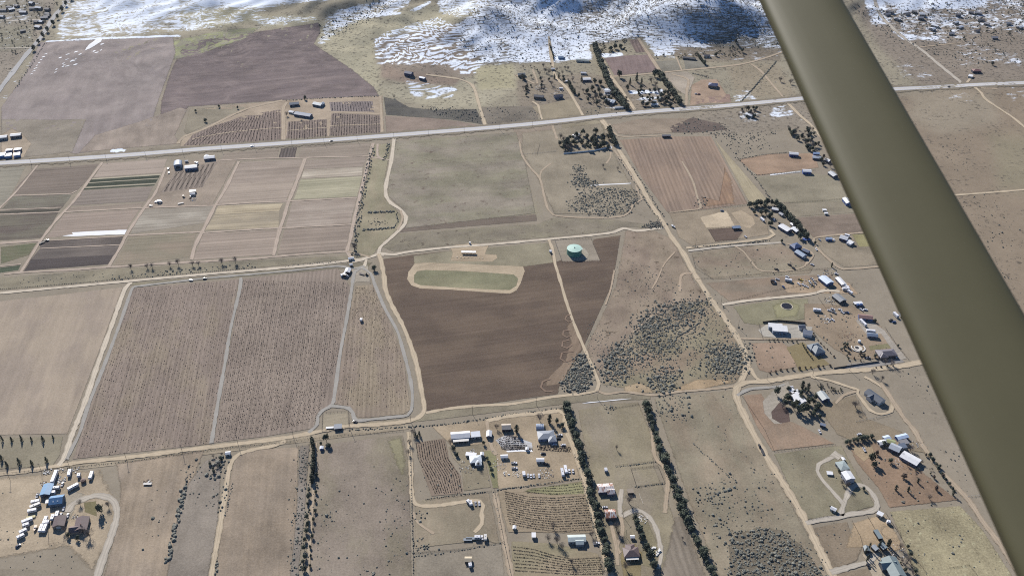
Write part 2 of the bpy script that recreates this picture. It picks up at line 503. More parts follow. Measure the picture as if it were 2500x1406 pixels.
# ---- ground material: tint + snow drifts + far scrub
def ground_material():
    m, nt, b = newmat('ground_soil')
    pos = node(nt, 'ShaderNodeNewGeometry').outputs['Position']
    tint = node(nt, 'ShaderNodeAttribute', attribute_name='tint').outputs['Color']
    mk = node(nt, 'ShaderNodeAttribute', attribute_name='mask').outputs['Color']
    sp = node(nt, 'ShaderNodeSeparateColor'); nt.links.new(mk, sp.inputs[0])
    snow, scrub, stripe = sp.outputs[0], sp.outputs[1], sp.outputs[2]
    n1 = noise(nt, pos, 1 / 60.0, 5, .6)
    n2 = noise(nt, pos, 1 / 2.2, 4, .75)
    n3 = noise(nt, pos, 1 / 9.0, 4, .65)
    f = math_(nt, 'MULTIPLY_ADD', math_(nt, 'SUBTRACT', n1, .5), .55, 1.0)
    f = math_(nt, 'ADD', f, math_(nt, 'MULTIPLY', math_(nt, 'SUBTRACT', n2, .5), .42))
    f = math_(nt, 'ADD', f, math_(nt, 'MULTIPLY', math_(nt, 'SUBTRACT', n3, .5), .30))
    cb = node(nt, 'ShaderNodeCombineColor')
    for i in range(3): nt.links.new(f, cb.inputs[i])
    c = mixc(nt, 1.0, tint, cb.outputs[0], 'MULTIPLY')
    # low scrub clumps
    nb = noise(nt, pos, 1 / 26.0, 3, .6)
    d = sstep(nt, noise(nt, pos, 1 / 6.0, 4, .7), .52, .62)
    thr = math_(nt, 'ADD', nb, math_(nt, 'SUBTRACT', math_(nt, 'MULTIPLY', scrub, .75), .62))
    d = math_(nt, 'MULTIPLY', d, sstep(nt, thr, -.04, .10))
    c = mixc(nt, math_(nt, 'MULTIPLY', d, .75), c, S(88, 82, 74))
    # snow: drifts lying along the rows, and melting patches
    ns = noise(nt, mapping(nt, pos, R(12), 20.0, 11.0), 1.0, 6, .72)
    ns2 = noise(nt, pos, 1 / 70.0, 3, .5)
    wv = node(nt, 'ShaderNodeTexWave', wave_type='BANDS', bands_direction='Y')
    wv.inputs['Scale'].default_value = 1.0
    wv.inputs['Distortion'].default_value = 11.0
    wv.inputs['Detail'].default_value = 2.5
    wv.inputs['Detail Scale'].default_value = .55
    nt.links.new(mapping(nt, pos, R(24), 36, 58), wv.inputs['Vector'])
    nmix = math_(nt, 'ADD', math_(nt, 'MULTIPLY', ns, .75), math_(nt, 'MULTIPLY', ns2, .25))
    nmix = math_(nt, 'MULTIPLY_ADD', math_(nt, 'SUBTRACT', nmix, .5), 2.4, .5)
    wmix = math_(nt, 'ADD', math_(nt, 'MULTIPLY', wv.outputs[1], .50), math_(nt, 'MULTIPLY', nmix, .50))
    v = math_(nt, 'ADD', math_(nt, 'MULTIPLY', nmix, math_(nt, 'SUBTRACT', 1.0, stripe)), math_(nt, 'MULTIPLY', wmix, stripe))
    s = math_(nt, 'SUBTRACT', math_(nt, 'ADD', v, snow), 1.0)
    sm = math_(nt, 'MULTIPLY', sstep(nt, s, -.12, .20), sstep(nt, snow, .02, .10))
    sm = math_(nt, 'MULTIPLY', sm, math_(nt, 'SUBTRACT', 1.0, math_(nt, 'MULTIPLY', d, .8)))
    c = mixc(nt, sm, c, (.64, .69, .76, 1))
    nt.links.new(c, b.inputs['Base Color'])
    b.inputs['Roughness'].default_value = .95
    b.inputs['Specular IOR Level'].default_value = .1
    return m

def build_ground():
    me = bpy.data.meshes.new('ground')
    nv = len(VX)
    me.vertices.add(nv)
    me.vertices.foreach_set('co', np.stack([VX, VY, VZ], 1).astype(np.float32).ravel())
    i, j = np.meshgrid(np.arange(nx - 1), np.arange(ny - 1))
    a = (j * nx + i).ravel()
    q = np.stack([a, a + 1, a + 1 + nx, a + nx], 1).astype(np.int32)
    me.loops.add(q.size); me.polygons.add(len(q))
    me.loops.foreach_set('vertex_index', q.ravel())
    me.polygons.foreach_set('loop_start', np.arange(0, q.size, 4, dtype=np.int32))
    me.polygons.foreach_set('use_smooth', np.ones(len(q), bool))
    me.update(calc_edges=True)
    t = me.attributes.new('tint', 'FLOAT_COLOR', 'POINT')
    t.data.foreach_set('color', np.concatenate([TINT, np.ones((nv, 1))], 1).astype(np.float32).ravel())
    t = me.attributes.new('mask', 'FLOAT_COLOR', 'POINT')
    t.data.foreach_set('color', np.stack([np.clip(SNOW, 0, 1), np.clip(SCRUB, 0, 1), STRIPE, np.ones(nv)], 1).astype(np.float32).ravel())
    me.materials.append(ground_material())
    tag(link('ground', me), 'pale brown dry grassland with snow on the far hills', 'ground', kind='structure')
build_ground()

# ------------------------------------------------------------------ fields and roads laid on the ground
_lay = [0]
FIELDS = []
def dens(p0, p1, n):
    return [(p0[0] + (p1[0] - p0[0]) * k / n, p0[1] + (p1[1] - p0[1]) * k / n) for k in range(n)]

def field(name, poly, mat, feather=0.0, jit=.5, label=None):
    _lay[0] += 1
    z = .012 + .0016 * _lay[0]
    hill = min(p[1] for p in poly) < 330
    pts = []
    rr = random.Random(_lay[0])
    n = len(poly)
    for i in range(n):
        a, c = G(*poly[i]), G(*poly[(i + 1) % n])
        L = (c - a).length
        k = max(1, int(L / (25 if feather else 9)))
        if hill: k = max(k, int(L / 12))
        for q in dens(poly[i], poly[(i + 1) % n], k):
            p = G(*q)
            if not feather:
                p.x += rr.uniform(-jit, jit); p.y += rr.uniform(-jit, jit)
            pts.append((p.x, p.y))
    bm = bmesh.new()
    lay = bm.verts.layers.float.new('edge')
    vs = [bm.verts.new((x, y, 0)) for x, y in pts]
    f = bm.faces.new(vs)
    f.normal_update()
    if f.normal.z < 0: f.normal_flip()
    if feather:
        bmesh.ops.inset_region(bm, faces=[f], thickness=feather, use_boundary=True, use_even_offset=True)
        rim = set()
        for e in bm.edges:
            if e.is_boundary: rim.update(e.verts)
        for v in bm.verts: v[lay] = 0.0 if v in rim else 1.0
    else:
        for v in bm.verts: v[lay] = 1.0
    if hill:
        bmesh.ops.triangulate(bm, faces=bm.faces[:])
        xs = [v.co.x for v in bm.verts]; ys = [v.co.y for v in bm.verts]
        for ax, lo, hi in ((0, min(xs), max(xs)), (1, min(ys), max(ys))):
            c = math.floor(lo / 10) * 10 + 10
            while c < hi:
                no = (1, 0, 0) if ax == 0 else (0, 1, 0)
                co = (c, 0, 0) if ax == 0 else (0, c, 0)
                bmesh.ops.bisect_plane(bm, geom=bm.verts[:] + bm.edges[:] + bm.faces[:], plane_co=co, plane_no=no)
                c += 10
    bm.verts.ensure_lookup_table()
    hz = hgt([v.co.x for v in bm.verts], [v.co.y for v in bm.verts])
    for v, h in zip(bm.verts, hz): v.co.z = float(h) + z + (.12 if hill else 0)
    me = bpy.data.meshes.new(name)
    bm.to_mesh(me); bm.free()
    me.materials.append(mat)
    o = link(name, me)
    tag(o, label, 'field', kind='structure')
    return o

def smooth_px(pl, closed=False, step=9.0):
    """Catmull-Rom through survey points."""
    pts = [np.array(p, float) for p in pl]
    n = len(pts); out = []
    for i in range(n - 1):
        p0 = pts[max(i - 1, 0)]; p1 = pts[i]; p2 = pts[i + 1]; p3 = pts[min(i + 2, n - 1)]
        k = max(1, int(np.linalg.norm(p2 - p1) / step))
        for j in range(k):
            t = j / k
            out.append(.5 * ((2*p1) + (-p0+p2)*t + (2*p0-5*p1+4*p2-p3)*t*t + (-p0+3*p1-3*p2+p3)*t**3))
    out.append(pts[-1])
    return out

_rl = [0]
def road(name, pl, width, mat, label=None, smooth=True, wob=.5):
    _rl[0] += 1
    z0 = .26 + .0016 * _rl[0]
    px = smooth_px(pl) if smooth else [np.array(p, float) for p in pl]
    P3 = [G(p[0], p[1]) for p in px]
    P3 = [p for i, p in enumerate(P3) if i == 0 or (p - P3[i-1]).length > .3]
    rr = random.Random(_rl[0])
    vs, fs, ac, ed = [], [], [], []
    prof = [(-1.4, 0), (-.7, 1), (-.35, 1), (0, 1), (.35, 1), (.7, 1), (1.4, 0)]
    for i, p in enumerate(P3):
        d = P3[min(i + 1, len(P3) - 1)] - P3[max(i - 1, 0)]
        d.z = 0; d.normalize()
        nrm = Vector((-d.y, d.x, 0))
        wd = width / 2 * (1 + rr.uniform(-wob, wob) * .5)
        for u, e in prof:
            q = p + nrm * (u * wd * .92)
            vs.append((q.x, q.y, zt(q.x, q.y) + z0 if p.y > 1150 else z0)); ac.append(u); ed.append(float(e))
    k = len(prof)
    for i in range(len(P3) - 1):
        for j in range(k - 1):
            a = i * k + j
            fs.append((a + 1, a, a + k, a + k + 1))
    me = bpy.data.meshes.new(name)
    me.from_pydata(vs, [], fs)
    for nm, dat in (('across', ac), ('edge', ed)):
        at = me.attributes.new(nm, 'FLOAT', 'POINT'); at.data.foreach_set('value', dat)
    me.materials.append(mat)
    me.update()
    o = link(name, me)
    tag(o, label, 'road', kind='structure')
    return o

def wdir(px, py, dx, dy):
    """Heading in the world of a direction read in the survey."""
    n = math.hypot(dx, dy); dx, dy = dx / n * 12, dy / n * 12
    a, c = G(px - dx, py - dy), G(px + dx, py + dy)
    return math.atan2(c.y - a.y, c.x - a.x)

SOFT = {'pasture', 'lawn', 'grass_field', 'dirt_yard', 'verge', 'scrub_grass', 'sage_flat', 'bare_earth', 'scrub_strip', 'bush_disc', 'fallow_field', 'sand_arena', 'grass_strip'}
def F(name, poly, rgb, d=None, rgb2=None, **kw):
    cx = sum(p[0] for p in poly) / len(poly); cy = sum(p[1] for p in poly) / len(poly)
    ang = wdir(cx, cy, *d) if d else 0.3
    if name in SOFT:
        kw.setdefault('st', .05); kw.setdefault('bl', .30); kw.setdefault('gr', .17); kw.setdefault('sw', 8); kw.setdefault('sl', 40)
    fk = {k: kw.pop(k) for k in ('st', 'sw', 'sl', 'bl', 'gr', 'c2', 'comb', 'dots') if k in kw}
    mat = field_mat(FS(*rgb, far=cy < 262), ang, col2=FS(*rgb2, far=cy < 262) if rgb2 else None, feather=kw.get('feather', 0) > 0, **fk)
    return field(name, poly, mat, **kw)
# ------------------------------------------------------------------ the fields, far to near
EW = (10, -0.7); EWm = (10, -1.1)
# beyond the highway
F('ploughed_field', [(450,104),(600,82),(780,54),(786,80),(770,108),(800,128),(860,168),(915,212),(931,236),(700,246),(462,263),(440,300),(385,330),(390,250),(412,180),(430,140)], (126,107,104), EW, (142,121,114), feather=6, st=.22, sw=9, sl=300, c2=.52, label='dark plum brown ploughed field below the snowy hills')
F('tilled_field', [(95,103),(250,96),(425,90),(432,130),(410,190),(385,260),(375,300),(370,352),(180,378),(0,320),(0,262),(60,180)], (163,147,137), (-3,10), (152,136,128), feather=5, st=.12, sw=14, sl=220, label='broad tan tilled field with a few snow streaks')
F('grass_field', [(420,100),(560,70),(640,66),(600,98),(500,130),(420,150)], (152,148,114), EW, (160,168,92), feather=8, c2=.52, label='weedy green strip along the dark ploughed field')
F('grass_field', [(0,290),(130,292),(215,290),(180,372),(60,386),(0,392)], (148,140,128), EW, feather=5, label='greyish grass corner beside the white farm sheds')
F('dirt_yard', [(30,312),(60,330),(80,350),(60,385),(0,392),(0,330)], (178,160,138), feather=4, label='tan dirt yard around the white farm sheds')
F('fallow_field', [(330,300),(440,262),(460,268),(430,330),(440,352),(300,364),(190,374),(230,330)], (158,143,134), (-2.5,10), feather=4, st=.16, sw=10)
F('dirt_yard', [(458,266),(620,252),(700,244),(820,238),(936,234),(940,328),(700,348),(436,360),(445,335),(600,270)], (178,158,136), EW, feather=3, label='tan farmyard ground around the small upper vineyards')
F('grass_field', [(462,266),(560,259),(610,262),(560,286),(500,308),(455,330),(448,322)], (150,142,122), feather=2)
vy = dict(st=.05, bl=.08, gr=.06)
F('vineyard_soil', [(520,309),(600,282),(686,268),(688,345),(560,350),(448,357),(470,330)], (138,120,116), (-0.6,10), comb=(4.2,.5), **vy)
F('vineyard_soil', [(703,298),(797,292),(799,338),(699,344)], (136,119,115), (-0.3,10), comb=(4.2,.5), **vy)
F('vineyard_soil', [(810,277),(930,282),(930,326),(803,336)], (136,120,116), (0.1,10), comb=(4.2,.45), **vy)
F('vineyard_soil', [(804,250),(910,248),(914,274),(808,272)], (140,124,118), (0.1,10), comb=(4.2,.45), **vy)
F('scrub_strip', [(934,236),(965,242),(1000,262),(1060,268),(1165,266),(1182,306),(1100,294),(940,282)], (104,104,100), EW, (86,88,90), feather=4, label='dark sagebrush hollow below the striped snow')
F('fallow_field', [(938,283),(1050,288),(1120,296),(1183,309),(1090,318),(942,331)], (152,132,122), EW, feather=3)
F('pasture', [(1172,262),(1300,258),(1320,298),(1190,308)], (136,128,116), EW, (120,114,106), feather=3)
F('pasture', [(1298,262),(1400,240),(1424,285),(1330,298)], (158,146,120), (3,10), feather=2)
F('pasture', [(1410,268),(1460,262),(1540,268),(1550,274),(1430,284)], (140,130,112), feather=3)
F('ploughed_field', [(1474,142),(1530,136),(1592,134),(1608,176),(1500,186)], (146,118,110), (3,10), feather=1.5, st=.15, sw=5)
F('ploughed_field', [(1535,99),(1556,96),(1585,128),(1552,130)], (138,112,100), (4,10), feather=2, comb=(6,.4))
F('pasture', [(1600,150),(1660,146),(1664,172),(1612,176)], (146,140,116), feather=2)
F('pasture', [(1668,146),(1720,143),(1730,164),(1672,170)], (140,136,116), feather=2)
F('dirt_yard', [(1612,178),(1680,174),(1700,190),(1680,240),(1650,220)], (176,160,132), feather=5)
F('dirt_yard', [(1686,208),(1712,194),(1752,194),(1790,254),(1682,262)], (188,150,112), feather=4, label='orange graded earth around the dark blue house')
F('ploughed_field', [(1700,238),(1782,230),(1786,250),(1696,258)], (164,126,106), (10,-1), feather=1.5, comb=(5,.25))
F('fallow_field', [(1490,305),(1560,290),(1660,288),(1700,290),(1640,326),(1540,333),(1508,328)], (160,142,124), EW, feather=4)
F('scrub_strip', [(1630,310),(1690,286),(1760,302),(1780,318),(1700,326),(1640,326)], (112,96,92), feather=5, label='purplish brush patch near the far orchard')
F('pasture', [(1250,310),(1350,302),(1375,345),(1330,350),(1270,352),(1255,330)], (156,140,124), EW, feather=3)
F('pasture', [(1370,304),(1462,292),(1482,318),(1370,334)], (154,144,118), EW, feather=3)
# left block of market garden plots
gz = dict(st=.25, sw=3.6, sl=420, bl=.10, gr=.10)
F('plot', [(0,411),(62,408),(30,470),(0,510)], (150,148,134), EW, **gz)
F('plot', [(80,414),(240,401),(205,450),(182,471),(40,475),(36,462)], (134,120,112), EW, **gz)
F('plot', [(34,480),(176,475),(152,508),(0,514),(8,506)], (118,110,102), EW, (128,128,112), **gz)
F('plot', [(0,516),(150,509),(142,516),(0,522)], (86,84,76), EW, **gz)
F('plot', [(0,527),(142,519),(108,580),(96,582),(0,587)], (120,116,102), EW, (110,98,94), **gz)
F('green_plot', [(0,602),(92,592),(72,624),(0,646)], (104,116,82), EW, (128,122,98), feather=3, **gz)
F('green_plot', [(0,654),(50,648),(44,660),(0,666)], (78,98,76), EW, **gz)
F('plot', [(252,400),(408,388),(396,423),(228,434)], (172,156,146), EW, **gz)
F('pale_plot', [(226,436),(395,425),(376,455),(198,464)], (176,170,148), EW, **gz)
for i, q in enumerate([[(220,439),(391,428),(388,435),(216,446)], [(214,448),(386,437),(381,447),(207,457)], [(206,460),(379,450),(376,454),(203,464)]]):
    F('crop_strip', q, (62,76,62), EW, jit=.25, st=.1, sw=1.5, bl=.08, label='dark green crop strip, %s of the three' % ('farthest', 'middle', 'nearest')[i])
F('plot', [(200,466),(374,456),(356,492),(176,502)], (146,134,128), EW, **gz)
F('plot', [(172,506),(350,496),(342,509),(163,517)], (158,142,130), EW, **gz)
F('plot', [(158,522),(340,511),(308,562),(112,581)], (166,148,138), EW, **gz)
F('snow_strip', [(152,576),(178,572),(176,567),(310,561),(305,572),(200,576),(160,577)], (255,255,255), EW, st=.02, bl=.02, gr=.02, label='long white snow strip lying on a brown plot')
F('dark_plot', [(100,588),(300,578),(294,600),(98,606)], (94,86,86), EW, (118,108,106), **gz)
F('dark_plot', [(98,606),(294,597),(278,628),(70,640)], (122,112,110), EW, (106,98,98), **gz)
F('dark_plot', [(76,634),(278,622),(264,645),(58,662)], (88,80,84), EW, **gz)
F('dirt_yard', [(412,405),(500,385),(580,392),(520,502),(350,508),(368,480)], (162,146,132), feather=3, label='dirt yard of the market garden sheds')
F('plot', [(432,416),(530,396),(494,458),(392,470)], (142,128,120), (-3,10), comb=(6.5,.5), st=.05)
F('plot', [(345,512),(525,504),(505,543),(318,572)], (160,153,142), EW, (178,174,164), c2=.55, **gz)
F('plot', [(316,575),(480,568),(462,628),(350,643),(278,648)], (146,139,118), EW, (158,142,124), **gz)
F('plot', [(588,396),(738,389),(722,440),(548,450)], (160,144,134), EW, (172,156,146), **gz)
F('plot', [(548,450),(720,440),(698,490),(530,499)], (172,156,144), EW, **gz)
F('straw_plot', [(532,503),(690,497),(682,516),(524,525)], (196,182,150), EW, (180,164,134), **gz)
F('plot', [(524,526),(682,517),(680,556),(500,562)], (168,156,134), EW, (186,172,142), **gz)
F('plot', [(496,571),(680,561),(666,622),(472,634)], (166,149,138), EW, **gz)
F('plot', [(748,391),(894,384),(888,407),(742,414)], (160,145,135), EW, **gz)
F('straw_plot', [(742,415),(886,408),(884,430),(736,436)], (196,188,172), EW, (172,160,146), c2=.52, **gz)
F('pale_green_plot', [(735,438),(884,431),(872,480),(718,487)], (178,176,146), EW, (162,162,132), **gz)
F('plot', [(714,493),(870,485),(856,546),(697,555)], (164,148,138), EW, (178,164,154), **gz)
F('plot', [(694,560),(856,550),(844,610),(678,622)], (164,147,136), EW, (154,138,128), **gz)
F('plot', [(548,374),(682,364),(676,388),(540,390)], (152,138,126), EW, **gz)
F('vineyard_soil', [(686,363),(726,360),(720,386),(680,388)], (104,94,94), (-2.5,10), comb=(4.2,.5))
F('plot', [(738,357),(905,350),(896,380),(728,385)], (156,142,130), EW, **gz)
# green strip beside the winding lane and the ditch verge
F('verge', [(912,352),(958,350),(940,450),(944,486),(984,526),(986,548),(926,606),(912,624),(862,634),(862,600),(882,480)], (150,147,116), (-1,10), (160,150,122), feather=4)
F('verge', [(-40,680),(265,656),(620,634),(868,622),(886,632),(620,656),(300,684),(-40,714)], (150,143,120), EWm, (128,124,108), feather=4, c2=.56)
F('verge', [(300,692),(620,664),(868,640),(912,640),(900,652),(600,676),(330,699)], (144,138,112), EWm, (122,116,100), feather=2)
# middle grassland
F('pasture', [(965,345),(1262,322),(1285,400),(1310,522),(985,560),(992,540),(975,508),(945,480),(945,440)], (149,141,128), EW, (142,140,116), feather=4, st=.1, sw=7, sl=90, dots=(5.0, S(118,104,92)))
F('tilled_strip', [(990,549),(1310,523),(1312,540),(972,568)], (124,110,100), EW, feather=1.5, st=.12, sw=3)
F('pasture', [(932,604),(972,570),(1312,546),(1350,530),(1500,536),(1618,552),(1600,560),(1525,555),(1480,568),(1350,580),(1100,600),(960,616)], (150,144,120), EW, (140,132,116), feather=3, dots=(5, S(108,98,86)))
F('pasture', [(1270,325),(1470,300),(1500,370),(1560,480),(1545,500),(1530,525),(1350,526),(1310,440),(1270,370)], (154,144,124), (3,10), feather=6)
F('grass_field', [(1395,380),(1490,366),(1480,395),(1420,404)], (150,156,98), EW, feather=8, label='bright green grass apron below the white fence and trees')
F('scrub_strip', [(1396,404),(1418,404),(1438,442),(1470,450),(1420,462),(1396,452),(1404,430)], (124,118,110), feather=4)
F('scrub_strip', [(1420,468),(1500,458),(1552,464),(1562,486),(1540,516),(1470,530),(1440,522),(1392,516),(1388,496)], (130,125,116), feather=5)
F('scrub_strip', [(1570,558),(1590,542),(1610,538),(1622,552),(1612,558)], (112,106,102), feather=3)
# orchard beyond the tan road
orch = dict(st=.20, sw=3.2, sl=160, bl=.10, gr=.08)
F('orchard_soil', [(1512,342),(1620,334),(1736,333),(1826,498),(1720,512),(1628,518),(1570,440)], (164,136,118), (4.2,10), (150,126,112), comb=(5.5,.16), feather=1, **orch)
F('orchard_soil', [(1660,368),(1750,366),(1790,440),(1800,500),(1720,508),(1690,440)], (180,138,106), (4.2,10), (160,122,98), comb=(5.5,.18), feather=8, **orch)
F('orchard_soil', [(1640,338),(1664,337),(1688,366),(1660,368)], (84,62,54), (4.5,10), comb=(6,.7), st=.2)
F('straw_strip', [(1740,334),(1764,362),(1880,494),(1832,500)], (182,170,136), (6,10), (168,156,124), feather=1.5)
# right-hand parcels
F('pasture', [(1800,390),(1880,376),(1990,374),(2000,410),(1850,430)], (178,142,116), EW, (166,134,110), feather=2)
F('pasture', [(1842,432),(1990,424),(2040,430),(2080,494),(1990,500),(1890,494)], (150,144,122), EW, feather=2)
F('pasture', [(1896,498),(2060,492),(2096,520),(1940,530)], (152,144,124), EW, feather=2)
F('pasture', [(1942,532),(2098,520),(2114,566),(1984,580)], (142,124,112), EW, feather=2, st=.16)
F('pasture', [(1632,520),(1824,503),(1870,520),(1880,574),(1690,602),(1655,580)], (160,144,122), EW, feather=3)
F('sand_arena', [(1704,530),(1775,512),(1800,555),(1722,559)], (206,186,156), feather=4, label='pale sand riding arena by the dark paddock')
F('sand_arena', [(1782,520),(1810,512),(1840,530),(1846,548),(1830,559),(1808,552)], (186,166,138), feather=2)
F('dark_paddock', [(1728,560),(1800,555),(1814,566),(1800,586),(1746,590)], (112,92,84), feather=.8, label='dark brown paddock with a small blue roofed shelter')
F('pasture', [(1685,618),(1780,604),(1905,592),(1960,630),(1990,650),(1980,668),(1740,684),(1700,650)], (152,142,120), EW, (158,138,120), feather=3, dots=(6, S(112,102,88)))
F('pasture', [(1990,586),(2025,578),(2113,569),(2150,648),(2060,654),(2010,620)], (154,142,122), feather=3)
F('grass_field', [(2078,572),(2120,570),(2128,602),(2096,604)], (150,146,92), feather=2)
F('pasture', [(1720,690),(1880,676),(2030,668),(2060,705),(1960,720),(1780,738)], (160,136,116), EW, (146,132,116), feather=3)
F('dirt_yard', [(1900,690),(2000,676),(2075,690),(2100,720),(2020,718),(1920,716)], (184,156,126), feather=3)
F('grass_field', [(1788,748),(1900,730),(1975,728),(1978,780),(1890,790),(1850,795),(1815,790)], (146,144,112), feather=3)
F('grass_field', [(1880,744),(1920,728),(1960,745),(1950,775),(1890,782)], (150,150,106), feather=7)
F('dirt_yard', [(1960,738),(2080,744),(2140,780),(2200,850),(2210,876),(2080,880),(2030,850),(1960,790)], (164,142,118), feather=4, label='bare earth lots behind the grey roofed houses')
F('gravel_pad', [(1850,806),(1870,792),(1930,792),(1985,798),(1975,828),(1930,828),(1864,822)], (176,176,172), feather=.8, label='grey gravel pad around the white house')
F('gravel_pad', [(2088,782),(2110,772),(2160,806),(2215,876),(2195,880),(2150,815),(2115,818)], (170,166,160), feather=1.2)
F('dirt_yard', [(1830,836),(1910,834),(1935,850),(1950,896),(1880,912),(1850,905)], (168,138,116), feather=3)
F('lawn', [(1918,848),(1960,834),(1992,858),(2028,890),(1950,908),(1938,880)], (148,132,88), feather=1, label='olive winter lawn beside the hip roofed house')
F('lawn', [(2120,844),(2168,838),(2176,850),(2124,856)], (140,138,96), feather=1)
F('asphalt_drive', [(2068,888),(2148,880),(2200,876),(2212,884),(2130,898),(2060,902)], (158,160,166), feather=1.5)
F('pasture', [(1525,562),(1600,563),(1642,582),(1700,690),(1742,736),(1660,740),(1580,790),(1490,868),(1462,930),(1428,850),(1500,700)], (162,144,124), (-2,10), (148,128,114), feather=4, dots=(6, S(96,84,70)), c2=.53)
F('sage_flat', [(1745,732),(1818,850),(1822,905),(1795,938),(1600,962),(1468,940),(1482,880),(1580,790),(1660,742)], (148,140,112), (10,-4), (158,136,114), feather=4, label='olive sagebrush flat between the ploughed field and the tan road')
F('bare_earth', [(1660,940),(1700,924),(1770,924),(1800,932),(1720,952),(1640,958)], (196,164,124), EWm, feather=4, label='orange bare earth at the foot of the sagebrush flat')
F('bare_earth', [(1520,942),(1560,930),(1590,945),(1600,962),(1520,962)], (186,160,124), feather=4)
# centre
F('ploughed_field', [(934,632),(1005,622),(1100,612),(1200,606),(1340,600),(1356,640),(1444,600),(1448,584),(1516,574),(1504,650),(1490,706),(1424,852),(1366,944),(1364,962),(1180,988),(1041,1003),(1033,950),(1018,885),(985,790),(955,742),(944,700)],
  (108,89,78), (10,-1.3), (122,101,86), feather=1.6, st=.15, sw=3.0, sl=260, bl=.10, label='large dark brown ploughed field around the grassy oval')
F('pasture', [(1008,624),(1100,612),(1186,604),(1340,592),(1352,642),(1280,652),(1010,646)], (150,144,118), EW, feather=2)
F('tank_pad', [(1352,586),(1443,583),(1466,637),(1372,640)], (160,150,136), EW, feather=1, label='grey brown pad around the green tank')
F('gravel_ring', [(1378,606),(1400,598),(1430,604),(1444,622),(1432,636),(1396,638),(1380,626)], (176,170,156), feather=4)
F('sand_pad', [(1098,603),(1112,598),(1148,594),(1196,598),(1188,612),(1186,620),(1213,622),(1216,630),(1202,640),(1098,638),(1104,618)], (186,164,134), feather=1.5, label='tan sand pad with four white canopies')
F('sand_ring', [(1004,654),(1012,643),(1040,641),(1130,644),(1200,647),(1278,650),(1282,662),(1272,692),(1262,709),(1245,718),(1200,715),(1100,708),(1025,705),(1003,697),(993,682),(996,664)], (194,174,144), feather=1, label='sand coloured oval track around the grass strip')
F('grass_strip', [(1018,662),(1040,659),(1120,661),(1200,666),(1255,670),(1266,680),(1262,698),(1245,709),(1200,708),(1100,702),(1025,697),(1010,690),(1010,672)], (146,146,110), EW, (136,140,104), feather=1.2, label='green grass strip inside the sand oval')
F('disturbed_soil', [(1398,776),(1425,850),(1372,940),(1328,946),(1330,925),(1376,880),(1390,835),(1380,795)], (148,124,104), (-5,10), feather=4)
# lower left
F('stubble_field', [(-60,741),(150,718),(302,700),(240,868),(166,1060),(-60,1064)], (178,161,143), (-3.6,10), (166,150,138), feather=2, st=.10, sw=6, sl=80, bl=.1, label='wide tan stubble field at the left edge')
vr = dict(st=.16, sw=1.6, sl=200, bl=.14, gr=.16)
F('vineyard_soil', [(324,703),(585,681),(566,790),(518,1084),(176,1122),(215,1000),(270,850)], (150,133,125), (-2.3,10), (158,142,124), feather=1.5, c2=.55, comb=(4.6,.16), **vr)
F('vineyard_soil', [(590,681),(826,655),(856,700),(845,790),(810,990),(772,1020),(768,1046),(650,1066),(520,1082),(550,900)], (154,138,128), (-1.4,10), (146,130,122), feather=1.5, comb=(4.6,.2), **vr)
F('vineyard_soil', [(866,698),(912,694),(938,752),(985,862),(1004,1000),(985,1012),(900,1020),(872,1020),(852,994),(815,986),(830,880)], (152,134,122), (-.5,10), (160,144,122), feather=1.5, comb=(4.6,.16), **vr)
F('gravel_pad', [(858,652),(900,648),(908,700),(900,690),(870,690),(864,700),(852,690)], (176,168,154), feather=2)
F('fenced_pad', [(789,1009),(850,1004),(851,1044),(786,1052)], (162,152,130), feather=.8)
F('verge', [(1040,1006),(1180,990),(1365,968),(1460,960),(1590,964),(1590,975),(1400,985),(1240,1004),(1060,1026),(870,1046),(870,1032),(1010,1020)], (156,149,124), EWm, (140,132,112), feather=2)
F('verge', [(165,1136),(330,1120),(700,1070),(880,1044),(1000,1035),(1000,1048),(760,1078),(450,1118),(165,1150)], (172,158,134), EWm, (150,138,118), feather=1.5)
F('lawn', [(-20,1068),(156,1064),(148,1110),(130,1138),(-20,1148)], (146,140,118), EW, feather=2)
F('dirt_yard', [(-60,1168),(100,1152),(250,1140),(270,1180),(300,1240),(270,1330),(225,1406),(160,1340),(-60,1380)], (182,164,138), feather=8, label='tan bare farmyard with parked trailers')
F('dirt_yard', [(150,1220),(178,1196),(210,1205),(190,1225),(182,1250),(160,1290),(148,1270)], (172,164,148), feather=2)
F('lawn', [(204,1226),(236,1222),(238,1262),(206,1250)], (130,124,82), feather=1, label='small olive lawn beside the brown farmhouse')
F('pasture', [(280,1130),(440,1106),(505,1096),(470,1180),(410,1420),(245,1420),(285,1270),(290,1200)], (168,149,128), (-2,10), (158,142,126), feather=4, st=.14, sw=4, sl=50)
F('pasture', [(440,1200),(500,1120),(546,1110),(536,1280),(510,1420),(400,1420)], (152,143,134), (-1.5,10), feather=4)
F('pasture', [(-40,1386),(110,1388),(140,1410),(130,1480),(-40,1480)], (142,134,118), feather=2)
F('fallow_field', [(572,1110),(640,1094),(730,1090),(727,1240),(712,1430),(520,1430),(545,1250)], (166,147,127), (-.8,10), (156,140,124), feather=2, st=.10, sw=4, sl=90, label='tan fallow field beside the grey weedy ditch strip')
F('scrub_strip', [(730,1088),(758,1084),(746,1250),(728,1430),(704,1430),(722,1250)], (146,138,132), (-.6,10), (128,122,118), feather=2, label='grey weedy ditch strip beside the row of dark shrubs')
F('pasture', [(772,1086),(880,1072),(985,1060),(998,1120),(1003,1240),(1008,1430),(752,1430),(764,1200)], (150,137,126), (-.3,10), (144,136,114), feather=2, gr=.2, c2=.55, label='brown pasture dotted with small dark bushes')
F('grass_field', [(940,1072),(986,1062),(996,1130),(985,1180),(960,1130)], (146,143,108), feather=6)
